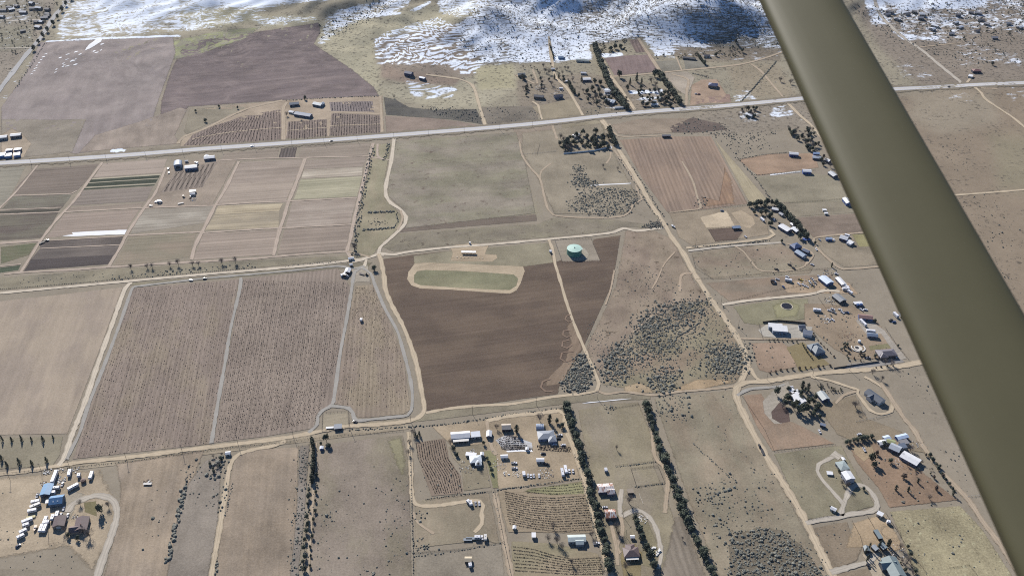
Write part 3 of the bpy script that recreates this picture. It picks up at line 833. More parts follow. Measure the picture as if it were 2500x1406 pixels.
F('dirt_yard', [(1050,1040),(1180,1025),(1350,1004),(1376,1008),(1400,1090),(1420,1170),(1340,1185),(1215,1196),(1190,1130),(1100,1090)], (176,156,128), feather=3, label='tan homestead ground behind the row of houses')
F('vineyard_soil', [(1012,1080),(1088,1068),(1098,1120),(1126,1160),(1132,1205),(1052,1212),(1030,1150)], (146,127,112), (.3,10), feather=1.5)
F('lawn', [(1092,1090),(1180,1082),(1200,1190),(1130,1200),(1124,1140),(1104,1118)], (150,140,116), feather=2)
F('lawn', [(1180,1100),(1212,1098),(1218,1192),(1202,1192)], (140,142,96), feather=1.5)
F('pasture', [(1012,1222),(1060,1214),(1195,1202),(1205,1240),(1222,1330),(1180,1320),(1010,1340)], (158,142,120), (.4,10), (148,138,116), feather=2)
F('pasture', [(1012,1345),(1120,1336),(1226,1322),(1236,1430),(1012,1430)], (148,140,126), feather=2)
F('vineyard_soil', [(1214,1196),(1340,1186),(1425,1172),(1450,1290),(1455,1302),(1240,1300),(1225,1250)], (164,146,120), EW, feather=1.5)
F('grass_field', [(1290,1190),(1424,1172),(1432,1208),(1350,1212),(1270,1202)], (150,152,104), EW, feather=4)
F('vineyard_soil', [(1246,1318),(1360,1325),(1462,1350),(1482,1430),(1250,1430)], (162,146,118), EW, (152,144,112), feather=2)
F('vineyard_soil', [(1208,1074),(1240,1058),(1300,1080),(1302,1100),(1230,1100)], (92,86,84), (10,2), (255,255,255), feather=1, c2=.62)
F('pasture', [(1408,1000),(1480,985),(1560,980),(1592,1060),(1600,1140),(1630,1210),(1700,1430),(1500,1430),(1450,1220)], (152,143,116), (2.8,10), (148,138,120), feather=3, c2=.54, label='olive pasture between the two long hedgerows')
F('tilled_strip', [(1640,1260),(1670,1250),(1740,1430),(1600,1430),(1625,1330)], (142,132,120), (3.2,10), comb=(6,.2), feather=6)
F('lawn', [(1540,1262),(1580,1264),(1608,1330),(1604,1390),(1560,1380),(1570,1310)], (146,139,106), feather=2)
F('lawn', [(1520,1330),(1552,1325),(1570,1350),(1566,1410),(1520,1410),(1512,1360)], (144,130,86), feather=2)
F('pasture', [(1592,970),(1790,950),(1800,990),(1880,1130),(1990,1330),(2040,1430),(1760,1430),(1680,1230)], (150,142,120), (4,10), (158,142,120), feather=4, label='dry pasture right of the second hedgerow')
F('bush_disc', [(1776,1330),(1792,1302),(1850,1285),(1905,1292),(1960,1330),(2010,1400),(2020,1440),(1800,1440),(1778,1390)], (124,116,100), feather=3, label='round patch of dense dark bushes in the dry pasture')
# lower right
F('pasture', [(1812,964),(1860,960),(1890,1010),(1960,1040),(2042,1084),(1884,1102),(1845,1040)], (172,138,114), (4,10), (158,134,114), feather=2, label='reddish brown paddock left of the tree ringed house')
F('pasture', [(1990,990),(2090,960),(2120,1020),(2200,1050),(2270,1110),(2080,1080),(2040,1060)], (152,136,112), feather=4)
F('sand_drive', [(1860,980),(1900,940),(1925,930),(1936,950),(1905,985),(1890,1010),(1912,1035),(1890,1036),(1865,1010)], (172,166,156), feather=1.5)
F('dark_paddock', [(1882,1005),(1904,980),(1925,1000),(1930,1030),(1906,1034),(1884,1022)], (112,90,88), feather=1, label='plum coloured patio curve beside the tree ringed house')
F('grass_field', [(1886,1106),(2055,1084),(2080,1130),(2142,1236),(2060,1258),(1968,1272),(1925,1190)], (144,137,112), (4,10), (140,137,110), feather=3)
F('pasture', [(2064,1080),(2140,1078),(2240,1140),(2330,1212),(2345,1222),(2170,1242),(2140,1190),(2090,1130)], (166,132,106), (7,10), (150,122,102), feather=3, label='reddish slope below the big white roof')
F('dirt_yard', [(2072,1086),(2130,1082),(2140,1110),(2110,1130),(2084,1110)], (184,158,122), feather=3)
F('scrub_grass', [(2168,1246),(2345,1232),(2400,1290),(2490,1430),(2240,1430),(2205,1330)], (156,147,112), (4,10), (172,164,124), feather=3, gr=.3, dots=(3.2, S(186,180,146)), label='pale yellow tussock grass by the lower right lane')
F('pasture', [(1972,1288),(2070,1270),(2080,1300),(2110,1330),(2095,1372),(2028,1394),(1998,1340)], (152,134,112), (4,10), (140,126,108), feather=3)
F('dirt_yard', [(2080,1272),(2130,1258),(2165,1256),(2215,1340),(2180,1350),(2105,1340),(2060,1340)], (188,160,124), feather=4, label='sandy corral ground above the grey roofed house')
F('dirt_yard', [(2100,1350),(2150,1345),(2160,1430),(2110,1430),(2120,1380)], (186,172,150), feather=2)
F('pasture', [(2030,1400),(2120,1382),(2150,1440),(2040,1440)], (148,130,108), feather=3)

# ------------------------------------------------------------------ roads and tracks
PAVED = road_mat(S(208,206,206), False, .25, True)
PAVED2 = road_mat(S(178,176,174), False, .3, True)
TAN = road_mat(S(204,186,158), True, .6)
TANF = road_mat(S(186,168,144), True, 1.0)
CREAM = road_mat(S(216,202,180), True, .6)
FARM = road_mat(S(192,174,156), True, .8)
GREY = road_mat(S(170,165,156), False, .8)
TYREM = road_mat(S(144,122,104), False, 1.7)
WASH = road_mat(S(186,166,142), False, 1.6)
PALE = road_mat(S(196,186,170), True, .5)
R1 = [(-160,410),(0,399),(120,392),(300,380),(500,364),(700,350),(800,343),(960,331),(1190,313),(1350,298),(1480,283),(1600,272),(1750,261),(1870,250),(1960,241),(2040,232),(2130,224),(2190,218),(2260,215),(2330,211),(2400,207),(2500,203),(2640,196)]
FARMROADS = [
 ([(250,397),(220,437),(180,492),(140,535),(100,587),(75,627),(50,666)],4), ([(-5,512),(38,470),(75,425),(92,404)],3), ([(405,410),(380,470),(358,500),(313,567),(295,602),(275,635),(265,652)],4),
 ([(583,395),(551,460),(526,502),(501,552),(476,602),(468,634)],4.5), ([(745,388),(735,415),(718,460),(703,497),(693,532),(680,570),(668,624)],5),
 ([(911,350),(900,390),(888,440),(875,492),(865,535),(855,585),(848,614),(860,632)],4.5), ([(10,670),(58,665),(175,659),(265,652),(325,649),(375,645),(525,637),(625,631),(725,622),(848,614)],3.5),
 ([(538,392),(625,388),(725,386),(850,383),(900,382)],3), ([(526,501),(625,495),(700,492),(872,483)],3), ([(495,569),(625,560),(688,557),(858,548)],3), ([(313,575),(481,567),(500,566)],3),
 ([(158,518),(250,513),(350,508),(526,502)],3), ([(33,478),(175,473),(188,466)],2.5), ([(0,513),(150,507)],2), ([(0,524),(146,518)],2.5), ([(113,588),(300,577)],2), ([(0,594),(96,588)],5),
 ([(98,607),(294,598)],2), ([(0,650),(52,645)],2), ([(922,352),(922,382),(935,390)],3), ([(900,383),(930,388),(955,392)],3)]
for pl, wd in FARMROADS: road('farm_track', pl, wd, FARM, 'narrow dirt track between the market garden plots')
for pl, wd, m, nm, lb in [
 ([(435,352),(448,335),(500,315),(575,278),(625,260),(690,246)],5,TANF,'dirt_track','curving dirt track above the upper vineyards'),
 ([(692,348),(692,300),(692,263),(700,250)],6,TANF,'dirt_track','dirt lane between the upper vineyards'), ([(933,332),(931,280),(928,236)],4,TANF,'dirt_track','dirt lane at the right end of the upper vineyards'),
 ([(688,312),(560,324),(470,340)],2.5,TANF,'farm_track',None), ([(800,312),(700,320)],2.5,TANF,'farm_track',None), ([(930,304),(803,308)],2.5,TANF,'farm_track',None), ([(803,273),(930,280)],4,TANF,'farm_track',None),
 ([(1040,183),(1080,188),(1125,195),(1153,208),(1160,222),(1170,258),(1178,285),(1186,312)],5,TAN,'dirt_lane','pale dirt lane climbing to the blue hillside house'),
 ([(1425,286),(1415,268),(1405,250),(1383,215),(1360,193),(1350,165),(1340,90)],5,TAN,'dirt_lane','tan lane on the left of the far homesteads'),
 ([(1553,274),(1520,225),(1490,185),(1463,132),(1450,110)],6,TAN,'dirt_lane','tan lane through the middle of the far homesteads'),
 ([(1325,297),(1318,275),(1314,258),(1300,248)],3.5,TAN,'driveway','pale driveway to the dark roofed house'),
 ([(1493,188),(1550,184),(1613,178),(1675,172),(1750,165),(1813,157),(1870,142),(1930,120)],5,TANF,'dirt_lane',None), ([(1613,177),(1595,150),(1575,120),(1558,95)],6,TANF,'dirt_lane',None),
 ([(1675,267),(1677,220),(1680,195),(1640,182)],4,TANF,'dirt_lane',None), ([(1833,157),(1855,172),(1875,195),(1912,238)],4,TANF,'dirt_lane',None),
 ([(1915,243),(1950,280),(1982,308),(2015,350)],5,TAN,'dirt_lane',None), ([(1488,303),(1493,318),(1505,330),(1525,335),(1620,331)],3,TANF,'dirt_track',None),
 ([(1664,172),(1655,150),(1650,140)],3,TANF,'dirt_track',None), ([(1258,184),(1290,198),(1312,205),(1300,170)],3.5,TANF,'dirt_track',None),
 ([(2133,-8),(2148,35),(2178,68),(2213,98),(2250,123),(2288,155),(2325,185),(2356,210)],7,PALE,'dirt_lane','straight pale lane crossing the far right scrubland'),
 ([(2380,214),(2396,228),(2406,243),(2446,270),(2476,290),(2510,318),(2560,350)],5,TAN,'dirt_lane',None), ([(2300,480),(2333,477),(2500,464),(2640,452)],4,TAN,'dirt_track','pale track right of the strut'),
 ([(2356,208),(2366,196),(2374,186)],4,TAN,'driveway',None), ([(2395,216),(2436,217)],6,TANF,'driveway',None), ([(2246,116),(2325,108),(2345,106)],3,TANF,'dirt_track',None),
 ([(-60,56),(0,53),(80,50),(132,48)],5,PALE,'road',None), ([(0,119),(80,118)],4,PALE,'road',None), ([(85,65),(118,66)],3,PALE,'road',None), ([(18,175),(40,175)],3,PALE,'road',None),
 ([(1268,345),(1275,380),(1295,410),(1318,437),(1328,477),(1338,512),(1350,525),(1400,531),(1500,531),(1535,520),(1545,500),(1568,487),(1558,470),(1548,440),(1520,397),(1500,368)],3,TANF,'dirt_track','looping track round the scrub patches'),
 ([(1318,437),(1322,418),(1345,400)],2.5,TANF,'dirt_track',None), ([(1480,400),(1490,385),(1492,368)],2.5,TANF,'dirt_track',None), ([(1360,340),(1352,318),(1348,304)],4,TANF,'dirt_track',None),
 ([(1632,520),(1680,514),(1710,508),(1702,480),(1690,440),(1665,395)],3,TANF,'dirt_track',None),
 ([(962,338),(960,360),(955,395),(945,440),(941,465),(943,480),(955,497),(978,512),(991,530),(990,545),(975,562),(950,585),(928,605),(924,620),(938,624)],5,CREAM,'dirt_lane','cream lane winding down beside the green strip'),
 ([(978,514),(983,530),(978,548),(970,562)],3,TANF,'dirt_track',None),
 ([(-60,724),(0,716),(150,702),(300,688),(500,670),(620,660),(760,648),(850,637),(900,629),(924,620)],4.5,CREAM,'dirt_lane','cream lane along the scrubby ditch verge'),
 ([(860,640),(895,634),(890,650),(880,655)],4,CREAM,'dirt_lane',None), ([(848,614),(905,628)],3,TANF,'dirt_track',None),
 ([(924,618),(960,622),(1000,615),(1100,604),(1200,597),(1300,588),(1345,584),(1450,574),(1500,567),(1522,558),(1555,564),(1600,559),(1628,557)],4.5,CREAM,'dirt_lane','cream lane passing behind the green tank'),
 ([(1340,586),(1350,612),(1355,645),(1360,660),(1373,704),(1380,729),(1400,787),(1425,847),(1450,904),(1462,937),(1458,951),(1438,959),(1350,969),(1250,986),(1175,990),(1100,997),(1040,1008)],3.5,TAN,'dirt_track','track crossing the dark ploughed field from the green tank'),
 ([(1458,953),(1480,962),(1525,957),(1600,965),(1650,957),(1775,946),(1802,936)],3,TANF,'dirt_track',None),
 ([(924,620),(930,635),(938,677),(940,704),(945,719),(960,752),(983,794),(1003,844),(1018,894),(1030,959),(1036,997),(1028,1014),(1000,1027),(925,1036),(845,1041),(765,1056),(700,1068),(625,1078),(525,1090),(450,1099),(325,1115),(200,1128),(140,1137),(75,1148),(0,1157),(-60,1164)],5,TAN,'dirt_lane','tan lane along the east and south edges of the triangular vineyard'),
 ([(323,692),(306,704),(275,789),(238,892),(213,967),(180,1052),(173,1069),(160,1112),(143,1136)],5,CREAM,'dirt_lane','cream lane between the stubble field and the big vineyard'),
 ([(332,698),(323,704),(288,804),(250,904),(215,992),(195,1056),(175,1096),(163,1122)],3.5,GREY,'gravel_track','grey gravel track on the west edge of the big vineyard'),
 ([(588,678),(586,704),(563,804),(550,884),(533,979),(521,1054),(516,1082)],3.5,GREY,'gravel_track','grey gravel track splitting the big vineyard'),
 ([(880,655),(866,664),(860,695),(859,704),(845,787),(830,867),(818,954),(811,987),(788,1002),(776,1017),(774,1037),(753,1056)],3.5,GREY,'gravel_track','grey gravel track left of the triangular vineyard'),
 ([(885,655),(905,668),(915,695),(919,704),(940,754),(970,809),(985,859),(1000,917),(1007,967),(1004,1002),(995,1014),(960,1018),(895,1025)],3.5,GREY,'gravel_track','grey gravel track curving round the triangular vineyard'),
 ([(808,991),(850,996),(861,1007),(865,1022),(873,1027),(895,1025)],4,GREY,'gravel_track',None),
 ([(328,700),(500,680),(625,669),(750,657),(825,650),(862,656),(890,650)],3.5,GREY,'gravel_track',None),
 ([(225,1450),(238,1406),(253,1359),(273,1304),(285,1262),(283,1234),(270,1217),(238,1209),(208,1217),(178,1230),(165,1250)],6,PALE,'driveway','pale farm drive curling round the brown farmhouse'),
 ([(512,1450),(516,1406),(538,1280),(553,1184),(563,1134),(583,1109),(625,1096),(663,1089),(698,1077)],4.5,TAN,'dirt_track','two wheel track beside the tan fallow field'),
 ([(770,1082),(769,1129),(765,1204),(760,1254),(755,1330),(750,1430)],3,TANF,'dirt_track','narrow track between two rows of dark shrubs'),
 ([(998,1054),(1003,1137),(1006,1209),(1016,1231),(1040,1235),(1076,1233),(1138,1224),(1171,1222),(1180,1235),(1176,1250),(1176,1279),(1158,1299)],4,TAN,'dirt_track','two wheel track turning past the curved vine rows'),
 ([(1008,1250),(1020,1275),(1060,1303)],2.5,TANF,'dirt_track',None),
 ([(1188,1028),(1240,1016),(1320,1008),(1365,1003),(1378,1010),(1383,1054),(1400,1092),(1420,1149),(1435,1204),(1450,1254),(1463,1299),(1475,1349),(1492,1406),(1504,1450)],5.5,TAN,'dirt_lane','tan lane running along the first long hedgerow'),
 ([(1208,1204),(1220,1262),(1233,1329),(1248,1404),(1252,1440)],5,TANF,'dirt_lane','tan headland lane left of the hillside vine rows'),
 ([(1188,1028),(1200,1090),(1212,1110)],4,TANF,'dirt_track',None),
 ([(1518,1194),(1513,1234),(1516,1262),(1522,1258),(1545,1247),(1568,1249),(1590,1269),(1603,1294),(1610,1324),(1614,1354),(1607,1388)],4,PALE,'driveway','pale loop driveway beside the conifers'),
 ([(1515,1262),(1520,1296),(1505,1335),(1515,1350)],3.5,TANF,'driveway',None), ([(1490,1270),(1503,1329),(1508,1380)],3,TANF,'driveway',None),
 ([(1592,1050),(1598,1112),(1618,1137),(1630,1167),(1628,1204),(1623,1252)],4,TANF,'dirt_track','worn track beside the second long hedgerow'),
 ([(1480,310),(1490,322),(1510,365),(1550,430),(1590,500),(1620,545),(1640,580),(1655,600),(1672,625),(1690,660),(1715,700),(1745,745),(1775,785),(1800,825),(1815,855),(1824,880),(1822,900),(1812,925),(1800,945),(1797,965),(1803,985),(1815,1010),(1840,1060),(1880,1130),(1925,1200),(1960,1260),(1995,1330),(2020,1380),(2056,1450)],6.5,TAN,'dirt_road','main tan dirt road running from the highway down the right side'),
 ([(1468,292),(1486,316)],9,TAN,'dirt_road',None),
 ([(1795,950),(1815,935),(1875,930),(1945,919),(2025,909),(2125,902),(2200,894),(2250,884),(2400,862)],6.5,TAN,'dirt_road','tan side road leading right behind the strut'),
 ([(1824,885),(1845,922),(1862,930)],4,TAN,'dirt_track',None), ([(1800,966),(1830,950),(1900,944),(1915,938)],3.5,GREY,'driveway',None),
 ([(1980,920),(2025,929),(2070,944),(2095,952),(2093,960),(2105,977),(2125,1002),(2150,1011),(2175,1004),(2180,987),(2163,954),(2125,927),(2110,920)],3.5,TAN,'driveway','tan drive looping round the dark slate roofed house'),
 ([(2150,935),(2163,954),(2188,992),(2208,1022),(2233,1052),(2250,1084),(2288,1137),(2325,1179),(2363,1219),(2400,1274),(2438,1324),(2475,1379),(2500,1420)],5,TANF,'dirt_road','dull tan lane running down beside the strut'),
 ([(2040,985),(2060,965),(2090,955)],3,TANF,'driveway',None),
 ([(1968,1277),(2000,1269),(2050,1262),(2075,1255),(2113,1251),(2138,1242),(2140,1224),(2125,1199),(2108,1187),(2090,1184),(2075,1194),(2068,1209),(2060,1229),(2052,1258)],4.5,PALE,'driveway','pale gravel driveway making a teardrop loop'),
 ([(2058,1229),(2030,1197),(2008,1172),(1995,1149),(1998,1134),(2020,1122),(2040,1112)],4,PALE,'driveway',None), ([(2032,1106),(2052,1118)],9,PALE,'driveway',None),
 ([(2028,1397),(2063,1387),(2100,1377),(2125,1370),(2140,1352)],5,PALE,'driveway',None),
 ([(1675,606),(1775,595),(1875,582),(1890,573),(1880,562)],4,TAN,'dirt_lane','tan lane to the arena and fenced homestead'), ([(1680,613),(1775,602),(1875,595),(1910,592)],4,PALE,'dirt_lane','pale lane to the blue roofed houses'),
 ([(1795,602),(1815,615),(1835,640),(1860,662),(1930,660),(1965,650),(1972,636)],2.5,TANF,'dirt_track',None), ([(1920,595),(1960,605),(1985,622),(1968,645)],3,TANF,'driveway',None),
 ([(2160,566),(2113,568),(2025,576),(1988,582),(1985,592),(1993,605),(2025,635),(2050,655),(2075,657),(2160,650)],3.5,TANF,'dirt_track','faint track round the white roofed barns'),
 ([(1763,744),(1813,736),(1875,729),(1975,719),(2015,709),(2050,712)],4.5,CREAM,'dirt_lane','cream lane to the vehicle strewn yard'),
 ([(1808,826),(1850,828),(1930,828),(1975,828)],3,TANF,'driveway',None),
 ]:
    road(nm, pl, wd, m, lb)
for c in ([(1393,768),(1383,772),(1380,780),(1388,786),(1398,783)],[(1392,806),(1376,808),(1374,818),(1384,824),(1396,818)],[(1390,830),(1374,834),(1372,846),(1384,850),(1398,842)],[(1400,858),(1372,862),(1368,876),(1380,884),(1398,876)],[(1345,925),(1325,932),(1320,946),(1332,956),(1352,954)]):
    road('tyre_track', c, 1.6, TYREM, 'pale curling tyre tracks at the edge of the ploughed field')
for c, w_ in (([(1648,615),(1622,645),(1606,680),(1592,705)],2), ([(1660,712),(1664,672),(1692,668)],3.5), ([(1608,762),(1580,780),(1560,800),(1545,812)],2), ([(1500,660),(1490,710),(1478,745)],2)):
    road('sandy_wash', c, w_, WASH, 'pale sandy wash in the dry brown ground')
F('snow_strip', [(1420,985),(1440,982.5),(1470,979),(1500,976),(1540,972.5),(1540,974),(1500,978),(1470,980.4),(1440,984.6)], (251,251,252), EW, st=.02, bl=.02, gr=.02, jit=.8, label='thin snow left in the ditch between the hedgerows')
0 and F('snow_strip', [(850,1071),(985,1056),(985,1058),(850,1074)], (255,255,255), EW, st=.02, bl=.02, gr=.02, jit=.6, label='thin snow along the top of the brown pasture')
F('snow_strip', [(1440,452),(1540,447),(1540,449),(1440,455)], (251,251,252), EW, st=.02, bl=.02, gr=.02, jit=.6, label='thin snow between the two scrub patches')
F('snow_strip', [(1880,426),(1955,418),(1955,421),(1880,429)], (251,251,252), EW, st=.02, bl=.02, gr=.02, jit=.6, label='thin snow along the far fence')
road('paved_road', [(-30,252),(0,218),(60,140),(100,92),(130,45),(160,8),(190,-40)], 9, PAVED2, 'grey paved road slanting across the far left corner')
F('snow_patch', [(234,97),(252,94),(248,103),(228,116),(204,127),(214,112)], (255,255,255), EW, st=.02, bl=.02, gr=.02, feather=2, label='largest melting snow patch at the top of the tan field')
_r = random.Random(3)
for _k in range(34):
    _t = _r.random(); _x, _y = 246 - 105 * _t + _r.uniform(-22, 12), 104 + 62 * _t + _r.uniform(-9, 16)
    if _k > 25: _x, _y = 78 + (_k - 26) * 5 + _r.uniform(-3, 3), 182 - (_k - 26) * 7
    _a, _b = _r.uniform(1.5, 6), _r.uniform(.8, 1.8)
    F('snow_patch', [(_x + _a * math.cos(j * .785) + .5 * _b * math.sin(j * .785), _y - _b * math.sin(j * .785) - .25 * _a * math.cos(j * .785)) for j in range(8)], (255,255,255), EW, st=.02, bl=.02, gr=.02, jit=.6, label='small melting snow patch on the far tan field')
road('verge', R1, 24, road_mat(S(138,128,110), False, 1.2), 'darker grass verge along both sides of the highway', wob=.5)
road('highway', R1, 11.5, PAVED, 'wide pale paved highway crossing the whole valley', wob=.04)
LINE = road_mat(S(222,205,120), False, .9, True)
for o in (-.45, .45):
    road('centre_line', [(a, b + o) for a, b in R1], .25, LINE, 'yellow centre line of the highway', wob=0)
# ------------------------------------------------------------------ the aircraft strut passing close to the camera
def strut():
    def cp(px, py, z):
        u, v = (px - PW / 2) / FPX, (py - PH / 2) / FPX
        return Vector((0, 0, CAM_H)) + Vector((u, CP - v * SP, -SP - v * CP)) * z
    # centre of the strut at two places and its distance there
    A, B = cp(1952, 0, 1.60), cp(2312, 703, 1.10)
    d = (B - A).normalized()
    A2, B2 = A - d * 1.5, B + d * 1.0
    v = (A + B) / 2 - Vector((0, 0, CAM_H))
    cdir = d.cross(v).normalized()            # chord, across the view
    if cdir.x < 0: cdir = -cdir
    tdir = cdir.cross(d).normalized()         # thickness
    if tdir.dot(v) > 0: tdir = -tdir          # towards the camera
    ca = R(STRUT_TWIST)
    cdir, tdir = cdir * math.cos(ca) + tdir * math.sin(ca), tdir * math.cos(ca) - cdir * math.sin(ca)
    c, th = .121, .040
    prof = []
    n = 72
    for k in range(n):                        # streamlined section, blunt nose on the right
        t = 2 * math.pi * k / n
        x, y = math.cos(t), math.sin(t)
        x, y = math.copysign(abs(x) ** .8, x), math.copysign(abs(y) ** (.42 if x < 0 else .42 + .34 * x), y)
        prof.append((x * c / 2, y * th / 2))
    vs = []
    seg = 24
    for s in range(seg + 1):
        p = A2.lerp(B2, s / seg)
        for (a, b) in prof: vs.append(p + cdir * a + tdir * b)
    mid = A2.lerp(B2, .5)
    vs = [v_ - mid for v_ in vs]
    fs = [(s * n + k, s * n + (k + 1) % n, (s + 1) * n + (k + 1) % n, (s + 1) * n + k) for s in range(seg) for k in range(n)]
    fs += [tuple(range(n - 1, -1, -1)), tuple(seg * n + k for k in range(n))]
    m, nt, b = newmat('strut_paint')
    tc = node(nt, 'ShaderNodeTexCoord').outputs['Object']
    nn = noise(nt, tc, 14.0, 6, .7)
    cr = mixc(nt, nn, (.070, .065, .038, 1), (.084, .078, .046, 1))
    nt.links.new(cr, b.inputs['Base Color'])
    b.inputs['Roughness'].default_value = .55
    b.inputs['Specular IOR Level'].default_value = .06
    b.inputs['Coat Weight'].default_value = 0
    b.inputs['Coat Roughness'].default_value = .22
    me = bpy.data.meshes.new('wing_strut')
    me.from_pydata([tuple(v_) for v_ in vs], [], fs)
    me.materials.append(m)
    me.polygons.foreach_set('use_smooth', [True] * len(me.polygons))
    o = link('wing_strut', me, loc=tuple(mid))
    tag(o, 'olive grey painted aircraft wing strut slanting across the right side, close up', 'aircraft strut')
STRUT_TWIST = -16
strut()
# ------------------------------------------------------------------ plants
def leaf_cloud(mb, rr, cx, cy, cz, rx, ry, rz, n, leaf, gap=0.0, bottom=-1.0):
    """n small leaf clumps through the outer shell of an ellipsoid."""
    for _ in range(n):
        while True:
            d = Vector((rr.gauss(0, 1), rr.gauss(0, 1), rr.gauss(0, 1)))
            if d.length > .01:
                d.normalize()
                if d.z > bottom: break
        lump = 1 + .22 * math.sin(3.1 * d.x + 5 * d.z + cx) + .16 * math.sin(4.7 * d.y + 3 * d.z + cy * 3)
        q = (rr.random() ** .38) * lump
        p = Vector((cx + d.x * rx * q, cy + d.y * ry * q, cz + d.z * rz * q))
        nrm = (d * .8 + Vector((rr.uniform(-1, 1), rr.uniform(-1, 1), rr.uniform(-.4, 1)))).normalized()
        t = nrm.orthogonal().normalized()
        b = nrm.cross(t)
        a = rr.uniform(0, 6.28)
        t, b = t * math.cos(a) + b * math.sin(a), b * math.cos(a) - t * math.sin(a)
        s = leaf * rr.uniform(.6, 1.25)
        k = nrm * s * .45
        mb.add([p + t * s, p + b * s * .8, p - t * s, p - b * s * .8, p + k], [(0, 1, 4), (1, 2, 4), (2, 3, 4), (3, 0, 4)])

def crown_mesh(kind, seed):
    rr = random.Random(seed)
    mb = MB()
    if kind == 'round':          # height 1 tree: scaled per object
        for _ in range(4):
            leaf_cloud(mb, rr, rr.uniform(-.16, .16), rr.uniform(-.16, .16), rr.uniform(.42, .64), .27, .27, .34, 60, .085)
    elif kind == 'cone':
        for k in range(7):
            z = .14 + k * .125
            r = .30 * (1 - k / 7.6)
            leaf_cloud(mb, rr, rr.uniform(-.02, .02), rr.uniform(-.02, .02), z, r, r, .10, 34, .065)
    elif kind == 'tall':
        for k in range(9):
            z = .10 + k * .098
            r = .105 * math.sin(.5 + k / 8 * 2.3) + .02
            leaf_cloud(mb, rr, rr.uniform(-.01, .01), rr.uniform(-.01, .01), z, r, r, .075, 22, .04)
    elif kind == 'spread':
        for _ in range(7):
            a = rr.uniform(0, 6.28); q = rr.uniform(.1, .34)
            leaf_cloud(mb, rr, q * math.cos(a), q * math.sin(a), rr.uniform(.5, .78), .22, .22, .2, 42, .08)
    return mb

def bare_mesh(seed):
    rr = random.Random(seed)
    mb = MB()
    def grow(p, d, L, r, lev):
        e = p + d * L
        mb.tube(p, e, r, r * .6, 3)
        if lev == 0: return
        for _ in range(4 if lev > 1 else 5):
            nd = (d + Vector((rr.uniform(-1, 1), rr.uniform(-1, 1), rr.uniform(-.25, .7))) * .85).normalized()
            grow(p.lerp(e, rr.uniform(.55, 1)), nd, L * rr.uniform(.55, .8), r * .55, lev - 1)
    for _ in range(4):
        d = Vector((rr.uniform(-.6, .6), rr.uniform(-.6, .6), 1)).normalized()
        grow(Vector((0, 0, .14)), d, .32, .022, 3)
    for _ in range(520):                      # fine outer twigs
        d = Vector((rr.gauss(0, 1), rr.gauss(0, 1), rr.gauss(.2, .9))).normalized()
        q = rr.random() ** .5
        p = Vector((d.x * .4 * q, d.y * .4 * q, .6 + d.z * .36 * q))
        e = (d + Vector((rr.uniform(-.6, .6), rr.uniform(-.6, .6), rr.uniform(-.3, .8)))).normalized() * rr.uniform(.06, .13)
        n_ = e.cross(Vector((rr.uniform(-1, 1), rr.uniform(-1, 1), rr.uniform(-1, 1)))).normalized() * .007
        mb.add([p - n_, p + n_, p + e], [(0, 1, 2)])
    return mb

TREE = {}
for kind, mat, n in (('round', FOL_DARK, 5), ('cone', FOL_PINE, 3), ('tall', FOL_CYP, 2), ('spread', FOL_PINE, 3)):
    TREE[kind] = [crown_mesh(kind, 11 * i + 3).mesh('crown_' + kind, mat) for i in range(n)]
TREE['bare'] = [bare_mesh(40 + i).mesh('bare_branches', FOL_BARE) for i in range(4)]
TREE['brown'] = [crown_mesh('round', 90 + i).mesh('crown_brown', FOL_BROWN) for i in range(2)]
tm = MB(); tm.tube((0, 0, -.02), (0, 0, .2), .028, .024, 6); tm.tube((0, 0, .2), (.02, .01, .6), .024, .008, 6)
TRUNK = tm.mesh('tree_trunk', BARK)

def tree(kind, pos, h, wide=1.0, label=None, group=None, name='evergreen_tree', cat='tree'):
    r = empty(name, (pos.x, pos.y, zt(pos.x, pos.y) - .05), rnd.uniform(0, 6.28))
    h *= 1.15 if pos.y < 900 else 1.3
    r.scale = (h * wide, h * wide, h)
    link('trunk', TRUNK, r)
    link('crown', rnd.choice(TREE[kind]), r)
    return tag(r, label, cat, group)

def nth(i):
    return '%d%s' % (i, 'th' if 10 <= i % 100 <= 20 else {1: 'st', 2: 'nd', 3: 'rd'}.get(i % 10, 'th'))

def along(pl, gap, jit=.0):
    """Points every gap metres along a survey line, in the world."""
    P3 = [G(*p) for p in pl]
    out, carry = [], 0.0
    for a, b in zip(P3, P3[1:]):
        L = (b - a).length; t = carry
        while t < L:
            q = a.lerp(b, t / L)
            out.append(Vector((q.x + rnd.uniform(-jit, jit), q.y + rnd.uniform(-jit, jit), 0)))
            t += gap * rnd.uniform(.85, 1.15)
        carry = t - L
    return out

def tree_row(pl, gap, h, kind, fmt, group, wide=1.0, jit=.6, name='windbreak_tree', vary=.18):
    pts = along(pl, gap, jit)
    for i, p in enumerate(pts):
        tree(kind, p, h * rnd.uniform(1 - vary, 1 + vary), wide * rnd.uniform(.88, 1.12), fmt % nth(i + 1), group, name)

